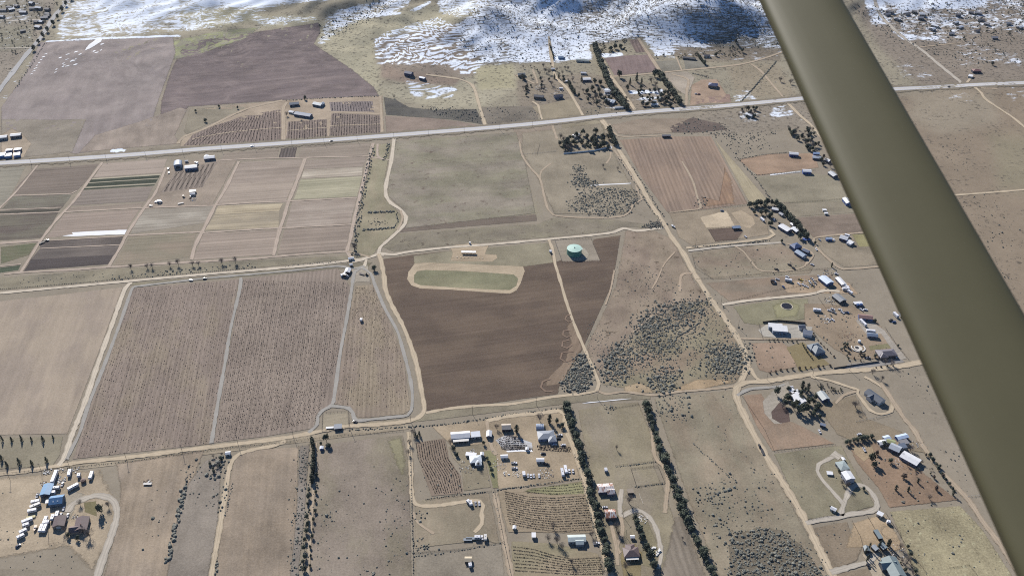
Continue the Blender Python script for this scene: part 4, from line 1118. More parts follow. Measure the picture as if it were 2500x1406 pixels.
tree_row([(1385,993),(1392,1030),(1408,1080),(1422,1130),(1436,1180),(1449,1230),(1462,1280),(1476,1330),(1492,1395)], 4.3, 6.2, 'round', '%s dark evergreen from the far end of the left long hedgerow', 'evergreens of the left long hedgerow', 1.15, 1.4, 'hedge_tree', .34)
tree_row([(1575,985),(1588,1030),(1604,1080),(1622,1130),(1645,1190),(1670,1260),(1700,1320),(1726,1375),(1745,1415)], 4.3, 6.4, 'round', '%s dark evergreen from the far end of the right long hedgerow', 'evergreens of the right long hedgerow', 1.15, 1.4, 'hedge_tree', .34)
tree_row([(762,1078),(766,1100),(766,1140),(762,1180)], 3.2, 6.5, 'tall', '%s dark cypress from the far end of the dense cypress screen', 'cypresses by the weedy ditch strip', 2.2, .2, 'cypress_tree')
tree_row([(757,1200),(753,1225),(755,1250),(750,1290),(744,1350),(742,1400)], 7.5, 4.6, 'round', '%s dark shrubby tree down the left side of the narrow track', 'left row of shrubby trees by the narrow track', .8, .8, 'shrubby_tree', .35)
tree_row([(775,1162),(772,1195),(769,1240),(766,1290),(760,1340),(757,1400)], 10, 3.6, 'round', '%s dark shrubby tree down the right side of the narrow track', 'right row of shrubby trees by the narrow track', .8, .8, 'shrubby_tree', .35)
tree_row([(1452,118),(1462,150),(1476,185),(1492,220),(1510,245),(1530,268)], 5.2, 8.5, 'round', '%s dark tree from the hillside end of the far left windbreak', 'far left windbreak', 1.2)
tree_row([(1608,182),(1622,205),(1638,225),(1652,245),(1660,258)], 6, 8, 'round', '%s dark tree from the hillside end of the far right windbreak', 'far right windbreak', 1.2)
tree_row([(1387,206),(1395,220),(1402,232)], 5, 7, 'round', '%s dark tree from the hillside end of the short windbreak', 'short windbreak by the left far lane', .8)
tree_row([(1342,112),(1348,130),(1352,148)], 5, 4, 'round', '%s dark tree from the top of the snowfield hedge', 'short hedge at the edge of the snowfield', .7)
tree_row([(1704,140),(1714,152),(1722,162)], 5, 6, 'round', '%s dark tree from the top of the small far hedge', 'small far hedge by the pasture', .8)
tree_row([(1486,322),(1494,340),(1503,360)], 4.5, 8, 'round', '%s dark evergreen from the highway end of the lane side clump', 'evergreens on the lane edge of the wooded homestead', .9)
tree_row([(1830,506),(1852,502),(1880,500),(1890,502)], 5, 7, 'round', '%s dark evergreen from the left on the back hedge of the fenced homestead', 'back hedge of the fenced homestead', .9)
tree_row([(1892,503),(1906,515),(1925,534),(1944,556),(1960,574),(1972,588)], 4.6, 7.5, 'round', '%s dark evergreen from the far end of the slanting homestead hedge', 'slanting hedge of the fenced homestead', .95)
tree_row([(2066,1083),(2085,1078),(2105,1073),(2130,1068)], 3.6, 5.0, 'round', '%s dark evergreen from the left in the short hedge above the sandy yard', 'short hedge above the sandy yard', 1.05)
tree_row([(2270,1115),(2284,1140),(2296,1156),(2310,1175),(2326,1196)], 5.5, 4.0, 'round', '%s evergreen from the far end of the hedge by the dull lane', 'hedge along the dull lane', .95)
tree_row([(8,1076),(26,1076),(42,1074),(58,1076),(70,1074),(86,1074),(100,1076),(131,1070),(146,1072)], 9, 5.4, 'cone', '%s conifer from the left along the top of the grassy corner plot', 'conifers along the top of the grassy corner plot', .8, .8)
for i, (x, y, h) in enumerate([(5,1122,6.5),(18,1138,6),(48,1132,7),(79,1135,6),(115,1128,6.4)]):
    tree('cone', G(x, y), h, .85, '%s conifer from the left along the bottom of the grassy corner plot' % nth(i + 1), 'conifers along the bottom of the grassy corner plot')
tree_row([(175,0),(160,18),(146,42),(136,55),(128,66),(120,74),(100,102),(88,118),(82,128)], 32, 9, 'round', '%s roadside tree from the top along the far left paved road', 'trees by the far left paved road', .8)
# single trees and clumps
ONE = [
 ('round',247,1252,10.5,.62,'big dark evergreen beside the olive farmhouse lawn'), ('bare',196,1232,5.5,1.0,'round grey bare tree at the turn of the farm drive'), ('bare',266,1238,6,.9,'pale bare tree right of the big dark evergreen'),
 ('bare',220,1310,8,1.1,'large bare tree below the brown farmhouse'), ('bare',205,1302,6,1,'smaller bare tree below the brown farmhouse'), ('round',168,1310,5,.8,'dark bush tree between the two brown roofs'), ('round',191,1318,5,.8,'dark evergreen just below the brown farmhouse'), ('bare',160,1298,6,.9,'bare tree in front of the left brown roof'),
 ('spread',797,1078,8.5,.8,'broad green tree above the small white shed'), ('round',803,1092,5,1,'dark evergreen directly below the broad green tree'), ('round',784,1086,4,.8,'small evergreen left of the broad green tree'),
 ('round',914,660,6.5,1.1,'big dark bush by the gravel junction'), ('bare',866,612,9,.9,'bare thicket tree at the ditch end above the white shed'),
 ('bare',320,658,7,.9,'leftmost bare willow along the scrubby ditch'), ('bare',360,655,6,1,'first bare willow of the middle ditch clump'), ('bare',372,654,6.5,1,'second bare willow of the middle ditch clump'), ('bare',415,650,6,.9,'bare willow right of the middle ditch clump'), ('bare',436,648,8.5,.8,'tallest bare willow along the scrubby ditch'),
 ('bare',470,649,6,1,'first bare willow of the right ditch clump'), ('bare',485,649,6,1,'second bare willow of the right ditch clump'), ('bare',542,645,7.5,1,'bare willow before the last along the scrubby ditch'), ('bare',575,643,8.5,.8,'rightmost tall bare willow along the scrubby ditch'),
 ('bare',1009,1062,7,.8,'bare tree at the top of the middle pasture fence'), ('bare',1000,1085,6,.8,'bare tree on the pasture fence below the top one'), ('bare',997,1110,6,.8,'third bare tree down the pasture fence'),
 ('cone',1014,1064,5,.9,'small conifer beside the snow patch and hut'), ('cone',1024,1063,5.5,.9,'taller conifer right of the snow patch hut'), ('cone',1019,1070,4.5,.9,'conifer in front of the snow patch hut'),
 ('bare',1100,1085,6.5,.8,'bare tree left of the white roofed house porch'), ('round',1106,1100,5.5,.9,'dark green tree below the porch bare tree'), ('round',1115,1112,4.5,1,'dark evergreen at the corner of the curved vine rows'),
 ('round',1181,1085,4.5,.8,'evergreen at the top of the green garden strip'), ('round',1190,1122,4.5,.8,'evergreen midway down the green garden strip'), ('round',1196,1138,4.5,.8,'evergreen low on the green garden strip'), ('round',1200,1152,4.5,.8,'lowest evergreen on the green garden strip'),
 ('bare',1168,1140,6,.7,'bare tree beside the grey white farmhouse'), ('bare',1318,1028,9,.9,'pale bare tree behind the glazed round roof'), ('bare',1213,1048,6,.9,'bare tree left of the dark fronted cabin'),
 ('tall',1341,1032,10,1.6,'tall dark conifer behind the grey roofed house'), ('tall',1261,1056,9,1.7,'tall dark cypress right of the dark fronted cabin'), ('round',1372,1042,6,1,'evergreen at the hedge end of the grey roofed house'), ('round',1358,1032,5,1,'evergreen in the garden right of the tall dark conifer'),
 ('bare',1535,1228,9,.9,'big bare tree left of the long white rail'), ('bare',1505,1295,9,.8,'bare tree beside the loop driveway'), ('bare',1508,1306,6,.8,'lower bare tree beside the loop driveway'),
 ('round',1549,1270,8,.75,'uppermost conifer of the grove inside the loop driveway'), ('round',1556,1285,9,.75,'second conifer of the grove inside the loop driveway'), ('round',1561,1302,10,.75,'third conifer of the grove inside the loop driveway'), ('round',1566,1318,9.5,.75,'lowest conifer of the grove inside the loop driveway'),
 ('round',1578,1346,9,.8,'conifer right of the brown hip roofed house'), ('round',1588,1366,10,.8,'big conifer near the bottom of the loop driveway'), ('round',1596,1385,9,.8,'lowest conifer by the loop driveway'), ('bare',1528,1390,8,.9,'bare tree below the brown hip roofed house'),
 ('bare',1665,1318,4,.8,'thin leaning bare tree in the tilled strip'), ('bare',1505,1098,6,.5,'forked dead tree standing in the olive pasture'),
 ('bare',1338,1318,6,1,'bare tree left of the pale green roofed house'), ('bare',1360,1326,7,1,'bare tree against the pale green roofed house'), ('bare',1372,1338,6,1,'bare tree in the garden below the pale green roofed house'), ('bare',1445,1310,6,1,'bare tree right of the pale green roofed house'), ('bare',1350,1290,7,.7,'thin bare tree among the vine rows above the pale green roofed house'),
 ('bare',1396,1378,6,.8,'bare tree standing in the lowest vine rows'),
 # tree ringed house
 ('spread',1896,964,9,.8,'big evergreen at the left end of the tree ringed house'), ('round',1920,975,7,.9,'evergreen left of the white roof in the ring of trees'), ('spread',1937,998,9,.8,'broad evergreen below the white roof in the ring of trees'), ('spread',1952,1008,10,.85,'biggest evergreen below the white roof in the ring of trees'), ('spread',1975,985,8,.8,'evergreen right of the white roof in the ring of trees'), ('round',1988,975,7,.8,'evergreen between the white roof and the grey metal barn'),
 ('tall',1958,948,9,1.8,'tall conifer behind the white roof in the ring of trees'), ('tall',1972,952,8,1.8,'second tall conifer behind the white roof in the ring of trees'), ('round',1925,955,5,1,'small evergreen in front of the white sheds'), ('round',1995,1000,8,.8,'evergreen at the right end of the ring of trees'), ('round',1985,1015,6,.9,'low evergreen below the ring of trees'), ('bare',1910,996,6,1,'bare tree over the plum coloured patio'), ('round',2000,1020,5,.9,'evergreen nearest the small blue shed'), ('spread',1968,1004,8,.8,'evergreen on the shaded side of the tree ringed house'),
 ('bare',2088,995,7,1.3,'wide purple bare thicket left of the dark slate house'), ('bare',2130,914,7,.8,'bare tree by the side road above the slate house'), ('bare',2152,930,6,.9,'bare tree above the slate house drive'),
 ('spread',2126,1128,10,.65,'tall leaning pine on the reddish slope'), ('round',2132,1140,7,.8,'dark pine just below the tall leaning pine'), ('round',2158,1088,6,1,'evergreen left of the grey gabled roof'), ('round',2172,1128,5,1.1,'dark evergreen left of the big white roof'), ('brown',2140,1110,5,.9,'brown tree above the reddish slope'), ('bare',2222,1100,6,1.3,'bare tree above the big white roof'),
 ('tall',2186,1196,6,1.6,'left small conifer alone on the reddish slope'), ('tall',2216,1200,6,1.6,'middle small conifer alone on the reddish slope'), ('tall',2240,1178,5,1.7,'small conifer high on the reddish slope'), ('tall',2326,1208,6,1.6,'small conifer at the right corner of the reddish slope'), ('brown',2205,1168,6,.9,'brown leafless tree in the middle of the reddish slope'), ('brown',2285,1196,5,.8,'brown shrub tree right on the reddish slope'), ('bare',2268,1218,5,.9,'pale bare tree low on the reddish slope'),
 ('round',2108,1196,4,.8,'dark round shrub inside the driveway loop'), ('bare',2065,1190,7,.9,'bare tree at the front of the white two storey house'), ('bare',2055,1182,5,1,'low bare tree by the teardrop driveway'), ('round',2048,1152,4,.8,'dark bush against the grey green roof'),
 ('bare',2198,1340,6,.9,'bare tree right of the slate sheds'), ('round',2216,1338,4,.8,'dark shrub by the corral fence'), ('bare',2215,1372,7,1,'bare tree beside the big grey green roof'), ('round',2222,1358,5,.8,'dark evergreen beside the big grey green roof'),
 ('bare',2095,1012,4,.8,'low bare bush below the thicket'),
 # right strip houses
 ('round',2068,846,5,.9,'round evergreen by the curved white patio'), ('round',2060,852,4,.9,'small shrub left of the curved white patio'), ('bare',2160,890,7,1,'first bare tree by the purple grey roof'), ('bare',2176,892,7,1,'second bare tree by the purple grey roof'), ('round',2136,872,4,1,'evergreen left of the purple grey roof'), ('round',2192,846,3,1,'small dark shrub behind the purple grey roof'),
 ('round',2136,786,4,.9,'evergreen right of the brown red roof'), ('tall',2030,652,6,1.5,'dark conifer by the vehicle strewn yard'), ('round',1908,592,4,.9,'small dark tree by the pale lane end'), ('round',1990,596,4,.9,'dark shrub by the fence of the blue roofed houses'), ('round',1952,583,7,1,'lowest dark evergreen beside the blue covered pool'),
 ('brown',2010,386,5,.8,'small dark tree beside the strut'),
 # far homesteads
 ('round',1512,190,10,.9,'lone round dark tree at the far tan lane'), ('round',1598,188,11,.9,'big dark tree at the top of the right windbreak'), ('cone',1554,200,13,.6,'tallest pointed conifer among the far homesteads'), ('cone',1538,207,9,.7,'pointed conifer left of the tallest one'), ('cone',1566,205,9,.7,'pointed conifer right of the tallest one'), ('bare',1590,204,9,1,'pale bare tree between the two windbreaks'), ('bare',1600,212,8,1,'bare tree beside the right windbreak'), ('round',1532,220,8,.9,'dark bushy tree by the snow patch'), ('round',1452,205,8,.9,'dark tree right of the far white barn'), ('round',1465,208,8,.9,'dark tree left of the far left windbreak'), ('cone',1420,200,8,.8,'dark conifer left of the far white barn'), ('round',1446,222,8,.9,'dark evergreen below the far white barn'), ('round',1462,226,7,.9,'second dark evergreen below the far white barn'),
 ('cone',1354,193,7,.8,'dark conifer on the left far lane'), ('cone',1364,192,7,.8,'second dark conifer on the left far lane'), ('bare',1340,182,8,1.1,'grey bare tree among the left far houses'), ('bare',1330,178,7,1,'second grey bare tree among the left far houses'), ('round',1285,235,5,.9,'dark shrub tree beside the left far driveway'), ('round',1322,214,6,.8,'dark tree behind the dark roofed far house'), ('round',1412,238,6,.9,'dark bush by the far lane bend'),
 ('round',1622,232,7,.9,'dark tree inside the right windbreak'), ('round',1630,246,7,.9,'lower dark tree inside the right windbreak'), ('round',1585,236,5,.9,'evergreen by the far white trailers'), ('round',1636,262,6,.8,'evergreen by the highway below the right windbreak'), ('cone',1486,256,7,.8,'conifer beside the grey roofed far house'), ('cone',1514,250,7,.8,'conifer right of the grey roofed far house'), ('round',1500,120,8,1.2,'dark tree in the snow above the ploughed plots'), ('round',1515,118,7,1.2,'second dark tree in the snow above the ploughed plots'), ('round',1490,124,7,1.2,'third dark tree in the snow above the ploughed plots'),
 ('round',1748,138,6,.9,'dark tree left of the far pasture yard'), ('round',1796,105,6,.9,'dark tree above the far snowy yard'), ('round',1812,128,6,.9,'dark tree at the far snowy yard'),
 ('bare',1905,200,7,1.2,'grey bare tree left of the strut by the highway'), ('bare',1930,206,7,1.2,'grey bare tree against the strut by the highway'), ('bare',1822,270,7,1.1,'grey bare tree in the highway side grove'),
 ('round',2422,160,6,1,'dark tree behind the red roofed house'), ('bare',962,240,4,1,'grey bush by the striped snow'), ('bare',700,284,6,1,'bare tree left of the long blue grey barn'), ('bare',735,292,5,1,'bare tree below the long blue grey barn'), ('round',745,244,6,.9,'dark tree between the two upper farm roofs'),
 ('round',502,298,5,1.1,'largest dark bush on the upper green strip'), ('round',478,274,4,.9,'dark bush at the left of the upper green strip'), ('round',535,263,4,.9,'dark bush at the top of the upper green strip'), ('round',580,266,4,.9,'dark bush at the right of the upper green strip'),
 ('bare',1472,410,5,.8,'bare shrub on the green apron'), ('bare',1508,416,5,.8,'second bare shrub on the green apron'),
]
for kind, x, y, h, wd, lb in ONE:
    nm = {'bare': 'bare_tree', 'round': 'evergreen_tree', 'cone': 'conifer', 'tall': 'cypress_tree', 'spread': 'pine_tree', 'brown': 'brown_tree'}[kind]
    tree(kind, G(x, y), h, wd, lb, None, nm)

def clump(poly, n, hs, kinds, label, group, name='evergreen_tree', wide=.9):
    for p in scatter(poly, n):
        k = rnd.choice(kinds)
        bare = k in ('bare', 'brown')
        nm = name if name != 'evergreen_tree' else ('bare_tree' if bare else 'evergreen_tree')
        tree(k, p, rnd.uniform(*hs), wide * rnd.uniform(.85, 1.15), ('leafless ' if bare else 'dark leafy ') + label, group, nm)

def inpoly(x, y, p):
    c = False
    for (x0, y0), (x1, y1) in zip(p, p[1:] + p[:1]):
        if (y0 > y) != (y1 > y) and x < (x1 - x0) * (y - y0) / (y1 - y0) + x0: c = not c
    return c

def scatter(poly, n):
    """n points spread evenly over the ground outlined in the survey."""
    w_ = [(G(*p).x, G(*p).y) for p in poly]
    x0, x1 = min(p[0] for p in w_), max(p[0] for p in w_); y0, y1 = min(p[1] for p in w_), max(p[1] for p in w_)
    out = []
    for _ in range(n * 40):
        if len(out) >= n: break
        x, y = rnd.uniform(x0, x1), rnd.uniform(y0, y1)
        if inpoly(x, y, w_): out.append(Vector((x, y, 0)))
    return out

clump([(1348,345),(1375,338),(1400,335),(1420,330),(1450,328),(1478,330),(1500,352),(1495,364),(1430,366),(1385,370),(1360,366)], 46, (5.5, 9), ['round', 'round', 'bare', 'spread'], 'tree in the dense dark grove of the wooded homestead', 'trees of the wooded homestead grove')
clump([(1800,268),(1840,262),(1862,290),(1850,298),(1800,285)], 16, (4, 7), ['round', 'bare'], 'tree in the small snowy grove below the highway', 'trees of the snowy highway grove', wide=.9)
clump([(1912,318),(1940,312),(1985,318),(2000,352),(1985,378),(1950,350)], 40, (4, 7), ['round', 'round', 'bare'], 'tree around the homestead half hidden by the strut', 'trees by the strut side homestead')
clump([(1985,375),(2010,380),(2030,410),(2010,415)], 8, (4, 7), ['round', 'bare'], 'tree of the lower strut side homestead', 'trees by the lower strut side homestead')
clump([(1835,512),(1870,506),(1890,540),(1886,560),(1846,530)], 9, (5, 7), ['round'], 'tree in the dark grove left of the fenced homestead', 'trees left of the fenced homestead')
clump([(1265,165),(1330,160),(1400,165),(1400,200),(1330,225),(1290,240),(1265,200)], 40, (3, 7), ['round', 'bare', 'bare'], 'small tree scattered among the left far houses', 'trees among the left far houses')
clump([(1420,225),(1530,235),(1530,265),(1440,255)], 46, (3.5, 7), ['round', 'bare'], 'small tree scattered among the middle far houses', 'trees among the middle far houses')
clump([(1550,215),(1640,225),(1650,262),(1570,262)], 48, (3.5, 7.5), ['round', 'round', 'bare'], 'small tree scattered among the right far houses', 'trees among the right far houses')
clump([(2160,1110),(2290,1110),(2310,1170),(2180,1160)], 16, (2, 4.5), ['bare', 'brown', 'round'], 'garden shrub tree around the big white roof', 'shrub trees around the big white roof', 'shrubby_tree')
clump([(2200,1350),(2240,1380),(2230,1410),(2195,1390)], 10, (2, 5), ['bare', 'round', 'bare'], 'garden shrub tree right of the big grey green roof', 'shrub trees by the big grey green roof', 'shrubby_tree')
clump([(2060,840),(2110,862),(2140,882),(2080,886),(2045,864)], 18, (1.6, 3.2), ['round', 'brown'], 'small garden shrub left of the purple grey roof', 'garden shrubs left of the purple grey roof', 'garden_shrub')
clump([(1990,935),(2060,945),(2058,962),(2010,958)], 26, (1.6, 2.8), ['round', 'bare'], 'small dark shrub in the plot behind the grey metal barn', 'shrubs behind the grey metal barn', 'shrub')
clump([(1935,955),(1995,960),(2005,1010),(1950,1020),(1915,990)], 14, (4, 7), ['spread', 'round'], 'evergreen packed round the white roofed house', 'evergreens packed round the white roofed house')
clump([(505,1118),(548,1108),(560,1120),(520,1165)], 16, (2, 4), ['bare', 'round'], 'grey shrub by the small white shed at the lane', 'shrubs by the small white lane shed', 'shrub')
tree_row([(1880,912),(1905,905),(1935,902),(1965,899),(2000,896),(2030,893)], 6.5, 2.6, 'brown', '%s brown round shrub from the left along the front drive verge', 'round shrubs along the side road', 1.2, .3, 'garden_shrub')
tree_row([(1878,832),(1905,832),(1935,834),(1955,838)], 4.5, 2.2, 'round', '%s small dark shrub from the left below the gravel pad', 'shrubs below the gravel pad', 1.1, .3, 'garden_shrub')
tree_row([(1958,840),(1970,860),(1985,880)], 3.5, 2.0, 'round', '%s clipped shrub from the top beside the grey hip roof', 'clipped shrubs beside the grey hip roof', 1.0, .2, 'garden_shrub')
tree_row([(2138,898),(2160,896),(2195,892)], 6, 2.0, 'brown', '%s low shrub from the left by the wide asphalt drive', 'shrubs by the wide asphalt drive', 1.1, .2, 'garden_shrub')
tree_row([(1985,815),(2000,835),(2020,855),(2040,875)], 6, 1.8, 'brown', '%s brown shrub from the top along the bank right of the grey hip roof', 'shrubs along the bank of the grey hip roof', 1.2, .4, 'garden_shrub')
for i, (x, y, h) in enumerate([(2115,1370,7),(2112,1352,7.5),(2119,1366,6),(2121,1341,8),(2143,1339,7.5),(2147,1335,7),(2165,1334,8.5),(2168,1332,8),(2171,1333,7)]):
    tree('tall', G(x, y), h, .95, '%s narrow dark poplar shaped cypress from the left by the slate sheds' % nth(i + 1), 'narrow cypresses by the slate sheds', 'cypress_tree')
# ------------------------------------------------------------------ buildings
WHITE = (236, 236, 237)
def building(name, label, cat, x, y, L, W, H, dv, roof='gable', rc=WHITE, wc=(205, 200, 192), rise=None, rust=None, ramt=.5, wing=None, open_=False, windows=3, chimney=False, over=.35, sky=0, door='door', porch=0, ribs=True, group=None):
    """x, y: middle of the roof at eave height in the survey; dv: direction of the ridge there."""
    hb = H
    p = G(x, y, hb)
    a = wdir(x, y, *dv)
    r = empty(name, (p.x, p.y, zt(p.x, p.y) - .02), a)
    tag(r, label, cat, group)
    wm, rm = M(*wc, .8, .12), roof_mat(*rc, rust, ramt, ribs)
    rise = W * .22 if rise is None else rise
    def shell(parent, L, W, H, roof, ox=0, oy=0, turn=False, lift=0.0, first=True):
        w_ = MB(); f = MB(); l, d = L / 2, W / 2; t = .16
        if open_ and first:
            for sx in (-1, 1):
                for sy in (-1, 1): w_.box(sx*(l-.25)-.12, sy*(d-.25)-.12, 0, sx*(l-.25)+.12, sy*(d-.25)+.12, H)
            w_.box(-l + .1, d - .3, H * .0, l - .1, d - .15, H * .9)
        elif roof in ('gable', 'arch'):
            if roof == 'gable':
                w_.prism([(-d, 0), (d, 0), (d, H), (0, H + rise * .98), (-d, H)], -l, l)
            else:
                n = 8
                w_.prism([(-d, 0), (d, 0)] + [(d * math.cos(math.pi * k / n), H + rise * .97 * math.sin(math.pi * k / n)) for k in range(n + 1)], -l, l)
        else:
            w_.box(-l, -d, 0, l, d, H)
        lo, do = l + over, d + over
        if roof == 'gable':
            e = H - rise * over / d
            f.prism([(-do, e), (0, H + rise), (do, e), (do, e + t), (0, H + rise + t), (-do, e + t)], -lo, lo)
        elif roof == 'arch':
            n = 8
            top = [(do * math.cos(math.pi * k / n), H + rise * math.sin(math.pi * k / n) + .02) for k in range(n + 1)]
            f.prism(top + [(q[0] * 1.02, q[1] + t) for q in top[::-1]], -lo, lo)
        elif roof == 'hip':
            hl = max(lo - do, .05); z0 = H - .02
            f.add([(-lo,-do,z0),(lo,-do,z0),(lo,do,z0),(-lo,do,z0),(-lo,-do,z0+t),(lo,-do,z0+t),(lo,do,z0+t),(-lo,do,z0+t),(-hl,0,H+rise+t),(hl,0,H+rise+t)],
                  [(3,2,1,0),(0,1,5,4),(1,2,6,5),(2,3,7,6),(3,0,4,7),(4,5,9,8),(6,7,8,9),(5,6,9),(7,4,8)])
        elif roof == 'shed':
            f.prism([(-do, H), (do, H + rise), (do, H + rise + t), (-do, H + t)], -lo, lo)
            w_.prism([(d * .2, H - .01), (d, H - .01), (d, H + rise * .9)], -l, l)
        else:
            f.box(-lo, -do, H, lo, do, H + t)
        loc = (ox, oy, lift); rz = math.pi / 2 if turn else 0
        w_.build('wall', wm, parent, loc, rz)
        return f.build('roof', rm, parent, loc, rz)
    rf = shell(r, L, W, H, roof)
    if wing:
        ox, oy, wl, ww, wt = wing
        shell(r, wl, ww, H * .94, roof if roof != 'flat' else 'flat', ox, oy, wt, 0, False)
    if chimney:
        m = MB(); m.box(L * .18, .1, H + rise * .6, L * .18 + .8, .8, H + rise + 1.1); m.build('chimney', M(130, 90, 80), rf)
    if sky:
        for k in range(sky):
            m = MB(); cx = (k - (sky - 1) / 2) * L / (sky + 1)
            for s_ in ((-1,)):
                y0, z0 = s_ * W * .30, H + rise * .42
                ang = math.atan2(rise, W / 2)
                dx, dy = .6, .55
                vs = []
                for zz in (.17, .25):
                    for sx, sy in ((-1,-1),(1,-1),(1,1),(-1,1)):
                        yy = y0 + sy * dy
                        vs.append((cx + sx * dx, yy, H + rise * (1 - abs(yy) / (W / 2)) + zz))
                m.add(vs, [(3,2,1,0),(4,5,6,7),(0,1,5,4),(1,2,6,5),(2,3,7,6),(3,0,4,7)])
            m.build('skylight', M(235, 245, 250, .3), rf)
    if not open_:
        # openings on the sides that look towards the camera
        v = Vector((-p.x, -p.y, 0)).normalized()
        ca, sa = math.cos(a), math.sin(a)
        side = 1 if (-sa * v.x + ca * v.y) > 0 else -1
        end = 1 if (ca * v.x + sa * v.y) > 0 else -1
        yv = side * W / 2
        def opening(nm, mat, cx, w0, z0, z1, on_end=False):
            m = MB()
            if on_end:
                xe = end * L / 2
                m.box(min(xe, xe + end * .06), cx - w0 / 2, z0, max(xe, xe + end * .06), cx + w0 / 2, z1)
            else:
                m.box(cx - w0 / 2, min(yv, yv + side * .06), z0, cx + w0 / 2, max(yv, yv + side * .06), z1)
            return m.build(nm, mat, r)
        if door == 'door':
            opening('door', M(92, 78, 70), L * .07, 1.0, .05, min(2.05, H - .2))
        elif door == 'garage':
            opening('garage_door', M(214, 214, 212), 0, min(3.4, W * .55), .05, min(2.9, H - .2), True)
        elif door == 'big':
            opening('barn_door', M(70, 74, 82), 0, W * .5, .05, H * .85, True)
        for k in range(windows):
            cx = (k + .5) / windows * L * .9 - L * .45
            if abs(cx - L * .07) < 1.3: cx += 1.9
            if abs(cx) > L / 2 - .8: continue
            opening('window', GLASS, cx, 1.4, min(1.0, H * .35), min(2.1, H * .8))
        if windows > 1 and door != 'garage' and door != 'big': opening('window', GLASS, 0, 1.4, min(1.0, H * .35), min(2.1, H * .8), True)
        if porch:
            m = MB(); y0, y1 = sorted((yv, yv + side * porch))
            m.box(-L * .42, y0, H * .82, L * .42, y1, H * .82 + .12)
            for k in range(4):
                cx = (k / 3 - .5) * L * .8; yy = yv + side * (porch - .2)
                m.box(cx - .08, yy - .08, 0, cx + .08, yy + .08, H * .82)
            m.build('porch', M(225, 222, 215), r)
    return r

